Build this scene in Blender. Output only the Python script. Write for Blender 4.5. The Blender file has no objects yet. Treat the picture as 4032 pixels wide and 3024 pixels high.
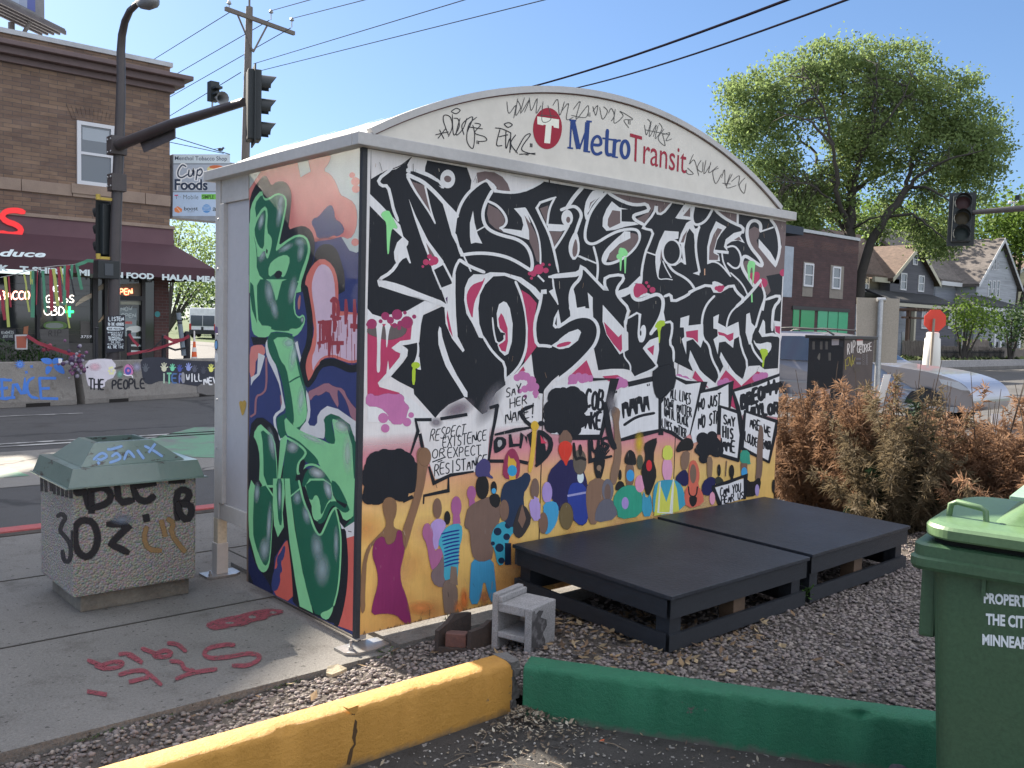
import bpy, bmesh, math, random
import numpy as np
from mathutils import Vector, Matrix
random.seed(7); RNG = np.random.default_rng(7)
S = bpy.context.scene; COL = S.collection
rad = math.radians
# ------------------------------------------------------------------ camera
CF, CP, CYAW, CPIT, CROL = 3608.35, Vector((-2.3959, -3.8153, 1.6064)), 0.724, -0.0642, 0.0265
_f = Vector((math.sin(CYAW)*math.cos(CPIT), math.cos(CYAW)*math.cos(CPIT), math.sin(CPIT)))
_r0 = Vector((math.cos(CYAW), -math.sin(CYAW), 0)); _u0 = _r0.cross(_f)
_r = math.cos(CROL)*_r0 + math.sin(CROL)*_u0; _u = -math.sin(CROL)*_r0 + math.cos(CROL)*_u0
cd = bpy.data.cameras.new('camera'); cam = bpy.data.objects.new('camera', cd); COL.objects.link(cam)
cd.sensor_width = 36; cd.lens = CF/4032*36; cd.clip_end = 2000; cd.clip_start = .05
cam.matrix_world = Matrix(((_r.x,_u.x,-_f.x,CP.x),(_r.y,_u.y,-_f.y,CP.y),(_r.z,_u.z,-_f.z,CP.z),(0,0,0,1)))
S.camera = cam
# ------------------------------------------------------------------ light
SUN_EL = rad(33)
SKY_TINT = (.25, .318, .415, 1); FILL_SKY = (2.9, 3.0, 3.3, 1)
w = bpy.data.worlds.new('World'); S.world = w; w.use_nodes = True
nt = w.node_tree; bg = nt.nodes['Background']; sk = nt.nodes.new('ShaderNodeTexSky')
sk.sky_type = 'NISHITA'; sk.sun_disc = False; sk.sun_elevation = SUN_EL; sk.sun_rotation = 0
sk.air_density = 1.0; sk.dust_density = .6; sk.ozone_density = 2.0
def wn(t, **k):
    x = nt.nodes.new(t)
    for a, v in k.items(): setattr(x, a, v)
    return x
gm = wn('ShaderNodeGamma'); gm.inputs[1].default_value = .8; nt.links.new(sk.outputs[0], gm.inputs[0])      # evens out the glare round the sun
tn = wn('ShaderNodeMix', data_type='RGBA', blend_type='MULTIPLY'); tn.inputs[0].default_value = 1; nt.links.new(gm.outputs[0], tn.inputs[6]); tn.inputs[7].default_value = SKY_TINT
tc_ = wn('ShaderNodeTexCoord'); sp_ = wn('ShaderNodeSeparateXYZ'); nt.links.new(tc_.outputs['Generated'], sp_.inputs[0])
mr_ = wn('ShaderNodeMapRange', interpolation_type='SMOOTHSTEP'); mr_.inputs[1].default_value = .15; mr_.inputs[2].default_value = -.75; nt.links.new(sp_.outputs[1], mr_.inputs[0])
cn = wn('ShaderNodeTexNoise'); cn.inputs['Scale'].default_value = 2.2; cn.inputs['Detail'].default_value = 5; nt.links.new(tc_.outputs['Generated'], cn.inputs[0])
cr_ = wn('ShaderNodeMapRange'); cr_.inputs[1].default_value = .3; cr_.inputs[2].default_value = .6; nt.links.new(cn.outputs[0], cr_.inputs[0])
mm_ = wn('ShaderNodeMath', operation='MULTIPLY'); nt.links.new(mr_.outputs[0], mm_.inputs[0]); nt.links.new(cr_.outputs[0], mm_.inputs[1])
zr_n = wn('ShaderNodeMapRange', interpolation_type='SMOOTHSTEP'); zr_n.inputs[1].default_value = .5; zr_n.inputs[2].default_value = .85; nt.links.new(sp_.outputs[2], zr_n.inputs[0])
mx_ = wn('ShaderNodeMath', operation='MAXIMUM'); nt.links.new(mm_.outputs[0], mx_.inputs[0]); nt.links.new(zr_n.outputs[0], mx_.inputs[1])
cl = wn('ShaderNodeMix', data_type='RGBA'); nt.links.new(mx_.outputs[0], cl.inputs[0]); nt.links.new(tn.outputs[2], cl.inputs[6]); cl.inputs[7].default_value = FILL_SKY   # added, unseen brightness overhead and behind the camera to lift the shade
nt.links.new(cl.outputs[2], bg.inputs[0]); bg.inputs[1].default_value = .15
sl = bpy.data.lights.new('sun', 'SUN'); sl.energy = 5.0; sl.angle = rad(.6); sl.color = (1, .9, .76)
sun = bpy.data.objects.new('sun', sl); COL.objects.link(sun); sun.rotation_euler = (-(math.pi/2-SUN_EL), 0, 0)
sun.location = (0, 30, 30)
vs = S.view_settings; vs.view_transform = 'Standard'; vs.look = 'None'; vs.exposure = 1.9; vs.gamma = 1
# ------------------------------------------------------------------ helpers
def ray(x, y): return _f + (x-2016)/CF*_r - (y-1512)/CF*_u
def at(x, y, ax, val):                      # photo pixel -> point on an axis plane
    d = ray(x, y); return CP + d*((val-CP[ax])/d[ax])
def atd(x, y, depth): return CP + ray(x, y)*depth
def lin(c): return c/12.92 if c <= .04045 else ((c+.055)/1.055)**2.4
def rgb(r, g, b): return (lin(r/255), lin(g/255), lin(b/255))
def pc(r, g, b, k=1.0):                     # colour of a paint seen in open shade -> its base colour
    f = (.69, .70, .81)
    return tuple(min(.85, max(.012, lin(v/255)/q*k)) for v, q in zip((r, g, b), f))
WL = {}
def tag(o, label, cat, group=None, kind=None):
    if label: o['label'] = label
    if cat: o['category'] = cat
    if group: o['group'] = group
    if kind: o['kind'] = kind
    return o
def thing(name, label, cat, loc, group=None, rz=0):
    o = bpy.data.objects.new(name, None); COL.objects.link(o); o.location = loc; o.rotation_euler = (0, 0, rz)
    o.empty_display_size = .2; WL[o.name] = Vector(loc)
    return tag(o, label, cat, group)
def link(name, me, mats, parent=None, local=False):
    for m in (mats if isinstance(mats, (list, tuple)) else [mats]): me.materials.append(m)
    o = bpy.data.objects.new(name, me); COL.objects.link(o)
    if parent is not None:
        o.parent = parent
        L = WL.get(parent.name, Vector((0, 0, 0))); WL[o.name] = L
        if not local: me.transform(Matrix.Translation(-L))
    else: WL[o.name] = Vector((0, 0, 0))
    return o
def copy_tree(o, parent=None):
    c = o.copy(); COL.objects.link(c); WL[c.name] = WL.get(o.name, Vector((0,0,0)))
    if parent is not None: c.parent = parent
    for ch in list(o.children): copy_tree(ch, c)
    return c
class MB:
    def __init__(s): s.v = []; s.f = []; s.m = []; s.sm = []
    def add(s, vs, fs, mi=0, smooth=False):
        b = len(s.v); s.v += [tuple(p) for p in vs]
        for f in fs: s.f.append([b+i for i in f]); s.m.append(mi); s.sm.append(smooth)
    def box(s, lo, hi, mi=0, M=None):
        x0,y0,z0 = lo; x1,y1,z1 = hi
        vs = [Vector(p) for p in ((x0,y0,z0),(x1,y0,z0),(x1,y1,z0),(x0,y1,z0),(x0,y0,z1),(x1,y0,z1),(x1,y1,z1),(x0,y1,z1))]
        if M: vs = [M @ p for p in vs]
        s.add(vs, [(0,3,2,1),(4,5,6,7),(0,1,5,4),(1,2,6,5),(2,3,7,6),(3,0,4,7)], mi); return s
    def hexa(s, lo4, hi4, mi=0):
        s.add(list(lo4)+list(hi4), [(0,3,2,1),(4,5,6,7),(0,1,5,4),(1,2,6,5),(2,3,7,6),(3,0,4,7)], mi); return s
    def tube(s, pts, r, n=8, mi=0, cap=True, smooth=True):
        pts = [Vector(p) for p in pts]; k = len(pts)
        rs = r if isinstance(r, (list, tuple)) else [r]*k
        vs = []; prev = None
        for i, p in enumerate(pts):
            d = (pts[min(i+1,k-1)]-pts[max(i-1,0)])
            d = d.normalized() if d.length > 1e-9 else Vector((0,0,1))
            a = prev if prev is not None else (Vector((0,0,1)) if abs(d.z) < .9 else Vector((1,0,0)))
            a = (a - d*a.dot(d)); a = a.normalized() if a.length > 1e-6 else d.orthogonal().normalized()
            b = d.cross(a); prev = a
            for j in range(n):
                t = 2*math.pi*j/n; vs.append(p+(a*math.cos(t)+b*math.sin(t))*rs[i])
        fs = [(i*n+j, i*n+(j+1)%n, (i+1)*n+(j+1)%n, (i+1)*n+j) for i in range(k-1) for j in range(n)]
        s.add(vs, fs, mi, smooth)
        if cap: s.add(vs[:n], [tuple(reversed(range(n)))], mi); s.add(vs[-n:], [tuple(range(n))], mi)
        return s
    def prism(s, poly, ext, mi=0, mi2=None):        # planar polygon (3D points) extruded by vector
        n = len(poly); poly = [Vector(p) for p in poly]; e = Vector(ext)
        top = [p+e for p in poly]
        nn = Vector((0,0,0))
        for i in range(n): nn += poly[i].cross(poly[(i+1)%n])
        if nn.dot(e) > 0: a, b = list(reversed(range(n))), list(range(n, 2*n)); sd = [(i,(i+1)%n,n+(i+1)%n,n+i) for i in range(n)]
        else: a, b = list(range(n)), list(reversed(range(n, 2*n))); sd = [(n+i,n+(i+1)%n,(i+1)%n,i) for i in range(n)]
        s.add(poly+top, [a, b], mi); s.add(poly+top, sd, mi if mi2 is None else mi2); return s
    def lathe(s, prof, c, n=16, mi=0, axis=(0,0,1), smooth=True):
        ax = Vector(axis).normalized(); a = ax.orthogonal().normalized(); b = ax.cross(a); c = Vector(c)
        vs = [c+ax*h+(a*math.cos(2*math.pi*j/n)+b*math.sin(2*math.pi*j/n))*r for r, h in prof for j in range(n)]
        fs = [(i*n+j, i*n+(j+1)%n, (i+1)*n+(j+1)%n, (i+1)*n+j) for i in range(len(prof)-1) for j in range(n)]
        s.add(vs, fs, mi, smooth); return s
    def ball(s, c, r, n=10, mi=0, sc=(1,1,1)):
        k = n//2; vs = []; c = Vector(c)
        for i in range(k+1):
            t = math.pi*i/k
            for j in range(n):
                p = 2*math.pi*j/n; vs.append(c+Vector((sc[0]*r*math.sin(t)*math.cos(p), sc[1]*r*math.sin(t)*math.sin(p), sc[2]*r*math.cos(t))))
        s.add(vs, [(i*n+j,(i+1)*n+j,(i+1)*n+(j+1)%n,i*n+(j+1)%n) for i in range(k) for j in range(n)], mi, True); return s
    def build(s, name, mats, parent=None, bevel=0, local=False, fix=False):
        me = bpy.data.meshes.new(name); me.from_pydata(s.v, [], s.f)
        me.polygons.foreach_set('material_index', s.m); me.polygons.foreach_set('use_smooth', s.sm)
        me.validate()
        if bevel or fix:
            bm = bmesh.new(); bm.from_mesh(me)
            if fix: bmesh.ops.recalc_face_normals(bm, faces=bm.faces)
            if bevel:
                ed = [e for e in bm.edges if e.is_manifold and e.calc_face_angle(0) > .5]
                bmesh.ops.bevel(bm, geom=ed, offset=bevel, segments=2, affect='EDGES', profile=.6, clamp_overlap=True)
            bm.to_mesh(me); bm.free()
        me.update()
        return link(name, me, mats, parent, local)
def T(o, label, cat, group=None): return tag(o, label, cat, group)
# ------------------------------------------------------------------ materials
def nodes(m):
    m.use_nodes = True; n = m.node_tree.nodes; return n, m.node_tree.links, n['Principled BSDF']
def mix_rgb(nt_, fac, a, b, mode='MIX'):
    x = nt_.nodes.new('ShaderNodeMix'); x.data_type = 'RGBA'; x.blend_type = mode
    for i, v in ((0, fac), (6, a), (7, b)):
        if hasattr(v, 'is_linked') or hasattr(v, 'links'): nt_.links.new(v, x.inputs[i])
        else: x.inputs[i].default_value = v if i == 0 else (*v, 1) if len(v) == 3 else v
    return x.outputs[2]
def mnoise(nt_, scale, detail=4, rough=.6, stretch=None, lo=.35, hi=.65):
    tc = nt_.nodes.new('ShaderNodeTexCoord'); src = tc.outputs['Object']
    if stretch:
        mp = nt_.nodes.new('ShaderNodeMapping'); mp.inputs['Scale'].default_value = stretch; nt_.links.new(src, mp.inputs[0]); src = mp.outputs[0]
    n = nt_.nodes.new('ShaderNodeTexNoise'); n.inputs['Scale'].default_value = scale; n.inputs['Detail'].default_value = detail; n.inputs['Roughness'].default_value = rough
    nt_.links.new(src, n.inputs['Vector'])
    r = nt_.nodes.new('ShaderNodeMapRange'); r.inputs[1].default_value = lo; r.inputs[2].default_value = hi; nt_.links.new(n.outputs[0], r.inputs[0])
    return r.outputs[0]
def bumpit(nt_, h, b, strength=.3, dist=.01):
    bp = nt_.nodes.new('ShaderNodeBump'); bp.inputs['Strength'].default_value = strength; bp.inputs['Distance'].default_value = dist
    nt_.links.new(h, bp.inputs['Height']); nt_.links.new(bp.outputs[0], b.inputs['Normal'])
def mat(name, c, rough=.6, metal=0, c2=None, scale=3, fine=60, fineamt=.12, bump=0, bdist=.005, stretch=None, coat=0, emis=None, es=1, spec=.5, lo=.35, hi=.65):
    m = bpy.data.materials.new(name); n, l, b = nodes(m); t = m.node_tree
    b.inputs['Roughness'].default_value = rough; b.inputs['Metallic'].default_value = metal; b.inputs['Specular IOR Level'].default_value = spec
    if coat: b.inputs['Coat Weight'].default_value = coat
    if c2 is None: c2 = tuple(v*.82 for v in c)
    big = mnoise(t, scale, 5, .6, stretch, lo, hi); col = mix_rgb(t, big, c, c2)
    fn = mnoise(t, fine, 3, .7, stretch, .3, .7)
    if fineamt: col = mix_rgb(t, fn, col, mix_rgb(t, 1.0, col, (1-fineamt*2.2,)*3, 'MULTIPLY'))
    l.new(col, b.inputs['Base Color'])
    if bump: bumpit(t, fn, b, bump, bdist)
    if emis: b.inputs['Emission Color'].default_value = (*emis, 1); b.inputs['Emission Strength'].default_value = es
    return m
def flat(name, c, rough=.5, metal=0, spec=.5, emis=None, es=1):
    m = bpy.data.materials.new(name); n, l, b = nodes(m)
    b.inputs['Base Color'].default_value = (*c, 1); b.inputs['Roughness'].default_value = rough; b.inputs['Metallic'].default_value = metal; b.inputs['Specular IOR Level'].default_value = spec
    if emis: b.inputs['Emission Color'].default_value = (*emis, 1); b.inputs['Emission Strength'].default_value = es
    return m
def paint_mat(name, soft=False, rough=.55, wear=.5, scr=True, bump=.25, stretch=(9, 9, .7), emis=0, worn=0):
    m = bpy.data.materials.new(name); n, l, b = nodes(m); t = m.node_tree
    at_ = n.new('ShaderNodeAttribute'); at_.attribute_name = 'Col'; col = at_.outputs['Color']
    g = mnoise(t, 6, 6, .7, (1,1,1), .3, .75); col = mix_rgb(t, g, col, mix_rgb(t, 1.0, col, (1-.3*wear,)*3, 'MULTIPLY'))
    gr = mnoise(t, 9, 5, .75, stretch, .25, .8); col = mix_rgb(t, gr, col, mix_rgb(t, 1.0, col, (1-.35*wear,)*3, 'MULTIPLY'))
    if scr:
        sc = mnoise(t, 26, 2, .5, (3.2, 3.2, .45), .7, .735); sp = mnoise(t, 3.2, 2, .5, None, .5, .62)
        mm = n.new('ShaderNodeMath'); mm.operation = 'MULTIPLY'; l.new(sc, mm.inputs[0]); l.new(sp, mm.inputs[1])
        m2 = n.new('ShaderNodeMath'); m2.operation = 'MULTIPLY'; l.new(mm.outputs[0], m2.inputs[0]); m2.inputs[1].default_value = .55
        col = mix_rgb(t, m2.outputs[0], col, (.42, .38, .34))
    l.new(col, b.inputs['Base Color']); b.inputs['Roughness'].default_value = rough; b.inputs['Specular IOR Level'].default_value = .22
    if bump: bumpit(t, gr, b, bump, .003)
    if emis: l.new(col, b.inputs['Emission Color']); b.inputs['Emission Strength'].default_value = emis
    if soft or worn:
        al = at_.outputs['Alpha']
        if worn:
            w_ = mnoise(t, 42, 5, .8, None, worn-.12, worn+.1); w2 = n.new('ShaderNodeMath'); w2.operation = 'MULTIPLY'; l.new(w_, w2.inputs[0]); l.new(al, w2.inputs[1]); al = w2.outputs[0]
        l.new(al, b.inputs['Alpha'])
    return m
# ------------------------------------------------------------------ painting on flat surfaces
class View:
    def __init__(s, x0, y0, sc): s.x, s.y, s.s = x0, y0, sc
    def __call__(s, pts): return [(s.x+p[0]*s.s, s.y+p[1]*s.s) for p in pts]
PX = View(0, 0, 1)
def chaikin(p, closed=True, it=2):
    for _ in range(it):
        q = []; n = len(p)
        if not closed: q.append(p[0])
        for i in range(n if closed else n-1):
            a, b = p[i], p[(i+1) % n]
            q += [(a[0]*.75+b[0]*.25, a[1]*.75+b[1]*.25), (a[0]*.25+b[0]*.75, a[1]*.25+b[1]*.75)]
        if not closed: q.append(p[-1])
        p = q
    return p
def catmull(p, k=6):
    q = [p[0]]+list(p)+[p[-1]]; o = []
    for i in range(1, len(q)-2):
        for j in range(k):
            t = j/k
            o.append(tuple(.5*(2*q[i][c]+(q[i+1][c]-q[i-1][c])*t+(2*q[i-1][c]-5*q[i][c]+4*q[i+1][c]-q[i+2][c])*t*t+(3*q[i][c]-q[i-1][c]-3*q[i+1][c]+q[i+2][c])*t**3) for c in (0, 1)))
    return o+[p[-1]]
FONT = {'A':[[(0,0),(.5,1),(1,0)],[(.18,.36),(.82,.36)]],'B':[[(0,0),(0,1),(.7,.95),(.8,.75),(.65,.55),(0,.52)],[(.05,.52),(.75,.5),(.95,.25),(.75,.03),(0,0)]],
'C':[[(1,.85),(.6,1),(.15,.8),(0,.45),(.2,.1),(.6,0),(1,.15)]],'D':[[(0,0),(0,1),(.6,.92),(.97,.5),(.6,.06),(0,0)]],'E':[[(1,1),(0,1),(0,0),(1,0)],[(0,.52),(.8,.52)]],
'F':[[(1,1),(0,1),(0,0)],[(0,.52),(.8,.52)]],'G':[[(1,.85),(.6,1),(.15,.8),(0,.45),(.2,.1),(.6,0),(1,.2),(1,.45),(.6,.45)]],'H':[[(0,0),(0,1)],[(1,0),(1,1)],[(0,.5),(1,.5)]],
'I':[[(.5,0),(.5,1)]],'J':[[(.9,1),(.9,.25),(.6,0),(.25,.05),(.1,.3)]],'K':[[(0,0),(0,1)],[(.95,1),(.05,.45)],[(.3,.6),(1,0)]],'L':[[(0,1),(0,0),(1,0)]],
'M':[[(0,0),(.1,1),(.5,.3),(.9,1),(1,0)]],'N':[[(0,0),(0,1),(1,0),(1,1)]],'O':[[(.5,1),(.1,.8),(0,.45),(.15,.1),(.5,0),(.85,.1),(1,.5),(.88,.85),(.5,1)]],
'P':[[(0,0),(0,1),(.75,.95),(.95,.72),(.7,.48),(0,.45)]],'Q':[[(.5,1),(.1,.8),(0,.45),(.15,.1),(.5,0),(.85,.1),(1,.5),(.88,.85),(.5,1)],[(.6,.3),(1,-.1)]],'R':[[(0,0),(0,1),(.75,.95),(.92,.74),(.7,.52),(.03,.48)],[(.4,.48),(1,0)]],
'S':[[(.95,.88),(.55,1),(.1,.85),(.15,.6),(.8,.42),(.95,.2),(.6,0),(.05,.1)]],'T':[[(0,1),(1,1)],[(.5,1),(.5,0)]],'U':[[(0,1),(.03,.25),(.4,0),(.85,.15),(1,1)]],'V':[[(0,1),(.5,0),(1,1)]],
'W':[[(0,1),(.25,0),(.5,.7),(.75,0),(1,1)]],'X':[[(0,1),(1,0)],[(1,1),(0,0)]],'Y':[[(0,1),(.5,.5),(.5,0)],[(1,1),(.5,.5)]],'Z':[[(0,1),(1,1),(0,0),(1,0)]],
'0':[[(.5,1),(.1,.8),(0,.45),(.15,.1),(.5,0),(.85,.1),(1,.5),(.88,.85),(.5,1)]],'1':[[(.3,.8),(.55,1),(.55,0)]],'3':[[(0,.9),(.5,1),(.9,.75),(.4,.55),(.95,.3),(.5,0),(0,.12)]],'5':[[(.9,1),(.1,1),(.05,.55),(.6,.6),(.95,.3),(.5,0),(0,.1)]],
'7':[[(0,1),(1,1),(.4,0)]],'9':[[(.9,.6),(.5,.45),(.1,.65),(.3,.97),(.8,.95),(.95,.6),(.8,0)]],'2':[[(0,.8),(.4,1),(.9,.8),(.7,.5),(0,0),(1,0)]],"'":[[(.5,1.05),(.4,.8)]],'!':[[(.7,1.2),(.45,.3)],[(.4,.12),(.38,.02)]],'+':[[(.5,.8),(.5,.1)],[(.1,.45),(.9,.45)]],'"':[[(.3,1.1),(.35,.85)],[(.7,1.1),(.65,.85)]],'-':[[(.1,.5),(.9,.5)]],'.':[[(.4,0),(.5,.05)]]}
class Paint:
    def __init__(s, O, N, U, base=.001, dl=.000007):
        s.O, s.N, s.U = Vector(O), Vector(N).normalized(), Vector(U).normalized(); s.V = s.N.cross(s.U)
        s.v = []; s.f = []; s.c = []; s.mi = []; s.lv = 0; s.base = base; s.dl = dl; s.clip = None
    def P(s, p):
        d = ray(*p); t = (s.O-CP).dot(s.N)/d.dot(s.N); return CP+d*t
    def up(s): s.lv += 1; return s.N*(s.base+s.lv*s.dl)
    def raw(s, pts3, faces, cols, soft=False):
        b = len(s.v); s.v += [tuple(p) for p in pts3]
        s.c += [tuple(c) if len(c) == 4 else (*c, 1) for c in cols]
        for f in faces: s.f.append([b+i for i in f]); s.mi.append(1 if soft else 0)
    def poly(s, view, pts, col, sm=0, soft=0, cols=None):
        p = view(pts)
        if sm: p = chaikin(p, True, sm)
        n = len(p); off = s.up(); q = [s.P(a)+off for a in p]
        cc = [col]*n if cols is None else cols
        s.raw(q, [list(range(n))], cc)
        if soft:
            A = sum(p[i][0]*p[(i+1)%n][1]-p[(i+1)%n][0]*p[i][1] for i in range(n)); sg = 1 if A > 0 else -1; w_ = soft*view.s; ring = []
            for i in range(n):
                a, b = p[i-1], p[(i+1)%n]; dx, dy = b[0]-a[0], b[1]-a[1]; L = math.hypot(dx, dy) or 1
                ring.append((p[i][0]+sg*dy/L*w_, p[i][1]-sg*dx/L*w_))
            r3 = [s.P(a)+off for a in ring]
            s.raw(q+r3, [[i,(i+1)%n,n+(i+1)%n,n+i] for i in range(n)], [(*col,1)]*n+[(*col,0)]*n, True)
    def stroke(s, view, pts, w_, col, sm=2, soft=0, cap=True, taper=None):
        p = view(pts); p = (catmull(p) if sm < 0 else chaikin(p, False, sm)) if sm and len(p) > 2 else p
        q = [p[0]]
        for a in p[1:]:
            if math.hypot(a[0]-q[-1][0], a[1]-q[-1][1]) > .4: q.append(a)
        p = q; n = len(p)
        if n < 2: return
        off = s.up(); h = w_*view.s/2; Ls = []; Rs = []; L2 = []; R2 = []; sw = soft*view.s
        if cap:
            for (i, j) in ((0, 1), (n-1, n-2)):
                dx, dy = p[i][0]-p[j][0], p[i][1]-p[j][1]; L = math.hypot(dx, dy); p[i] = (p[i][0]+dx/L*h*.5, p[i][1]+dy/L*h*.5)
        for i in range(n):
            a, b = p[max(i-1,0)], p[min(i+1,n-1)]
            dx, dy = b[0]-a[0], b[1]-a[1]; L = math.hypot(dx, dy) or 1; nx, ny = -dy/L, dx/L; k = 1
            if 0 < i < n-1:
                e1 = (p[i][0]-a[0], p[i][1]-a[1]); l1 = math.hypot(*e1) or 1
                k = 1/max(.55, abs((-e1[1]*nx+e1[0]*ny)/l1))
            hh = h*k
            if taper: hh *= taper[0]+(taper[1]-taper[0])*i/(n-1)
            if cap and i in (0, n-1) and n > 2: hh *= .55
            Ls.append((p[i][0]+nx*hh, p[i][1]+ny*hh)); Rs.append((p[i][0]-nx*hh, p[i][1]-ny*hh))
            L2.append((p[i][0]+nx*(hh+sw), p[i][1]+ny*(hh+sw))); R2.append((p[i][0]-nx*(hh+sw), p[i][1]-ny*(hh+sw)))
        rmp = [off+s.N*(s.dl*.85*i/n) for i in range(n)]; A = [s.P(x)+o for x, o in zip(Ls, rmp)]; B = [s.P(x)+o for x, o in zip(Rs, rmp)]
        s.raw(A+B, [[i, i+1, n+i+1, n+i] for i in range(n-1)], [col]*(2*n))
        if soft:
            for X, X2 in ((A, L2), (B, R2)):
                Y = [s.P(x)+o for x, o in zip(X2, rmp)]
                s.raw(X+Y, [[i, i+1, n+i+1, n+i] for i in range(n-1)], [(*col,1)]*n+[(*col,0)]*n, True)
    def ell(s, view, c, rx, ry, col, soft=0, n=22, rot=0):
        pts = []
        for i in range(n):
            t = 2*math.pi*i/n; x, y = rx*math.cos(t), ry*math.sin(t)
            pts.append((c[0]+x*math.cos(rot)-y*math.sin(rot), c[1]+x*math.sin(rot)+y*math.cos(rot)))
        s.poly(view, pts, col, 0, soft)
    def glow(s, view, c, rx, ry, col, rot=0, n=20, a=1.0):      # sprayed fade: opaque centre, clear rim
        pts = [c]
        for i in range(n):
            t = 2*math.pi*i/n; x, y = rx*math.cos(t), ry*math.sin(t)
            pts.append((c[0]+x*math.cos(rot)-y*math.sin(rot), c[1]+x*math.sin(rot)+y*math.cos(rot)))
        off = s.up(); q = [s.P(p)+off for p in view(pts)]
        s.raw(q, [[0, 1+i, 1+(i+1)%n] for i in range(n)], [(*col, a)]+[(*col, 0)]*n, True)
    def blobs(s, view, cs, col):
        for x, y, r in cs: s.ell(view, (x, y), r, r, col, n=14)
    def text(s, view, st, p0, p1, h, w_, col, up=None, jit=.06, gap=.28, soft=0, sm=1):
        n = len(st); ux, uy = p1[0]-p0[0], p1[1]-p0[1]; vx, vy = up if up else (0, -h)
        cw = 1/(n*(1+gap)-gap); rr = random.Random(st)
        for i, ch in enumerate(st):
            if ch not in FONT: continue
            x0 = i*cw*(1+gap); jy = rr.uniform(-jit, jit); js = 1+rr.uniform(-jit, jit)*1.5
            wd = cw*(.5 if ch in "I'!1.," else 1)*js; x1 = x0+(cw-wd)/2
            for stn in FONT[ch]:
                pts = [(p0[0]+ux*(x1+a*wd)+vx*(b*js+jy), p0[1]+uy*(x1+a*wd)+vy*(b*js+jy)) for a, b in stn]
                s.stroke(view, pts, w_, col, sm, soft)
    def glyphs(s, st, quad, col, bold=0, shear=0):          # built-in font fitted into a photo quad (tl,tr,br,bl)
        c = bpy.data.curves.new('t', 'FONT'); c.body = st; c.offset = bold; c.shear = shear; c.resolution_u = 3
        o = bpy.data.objects.new('t', c); me = bpy.data.meshes.new_from_object(o)
        vs_ = np.array([v.co[:] for v in me.vertices]); fs = [list(p.vertices) for p in me.polygons]
        bpy.data.objects.remove(o); bpy.data.curves.remove(c); bpy.data.meshes.remove(me)
        lo, hi = vs_.min(0), vs_.max(0); off = s.up(); tl, tr, br, bl = [s.P(q) for q in quad]; pts = []
        for v in vs_:
            a, b = (v[0]-lo[0])/(hi[0]-lo[0]), (v[1]-lo[1])/(hi[1]-lo[1])
            pts.append((bl*(1-a)+br*a)*(1-b)+(tl*(1-a)+tr*a)*b+off)
        s.raw(pts, fs, [col]*len(pts))
    def build(s, name, mats, parent):
        me = bpy.data.meshes.new(name); me.from_pydata(s.v, [], s.f)
        a = me.color_attributes.new('Col', 'FLOAT_COLOR', 'POINT'); a.data.foreach_set('color', np.array(s.c, dtype=np.float32).ravel())
        me.polygons.foreach_set('material_index', s.mi); me.update()
        if s.clip:
            bm = bmesh.new(); bm.from_mesh(me)
            for co, no in s.clip: bmesh.ops.bisect_plane(bm, geom=bm.verts[:]+bm.edges[:]+bm.faces[:], plane_co=co, plane_no=no, clear_outer=True, dist=1e-7)
            bm.to_mesh(me); bm.free(); me.update()
        # faces look towards +N
        nn = np.zeros(len(me.polygons)*3, dtype=np.float32); me.polygons.foreach_get('normal', nn)
        flip = [i for i, x in enumerate(nn.reshape(-1, 3) @ np.array(s.N)) if x < 0]
        if flip:
            bm = bmesh.new(); bm.from_mesh(me); bm.faces.ensure_lookup_table(); bmesh.ops.reverse_faces(bm, faces=[bm.faces[i] for i in flip]); bm.to_mesh(me); bm.free()
        return link(name, me, mats, parent)
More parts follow.
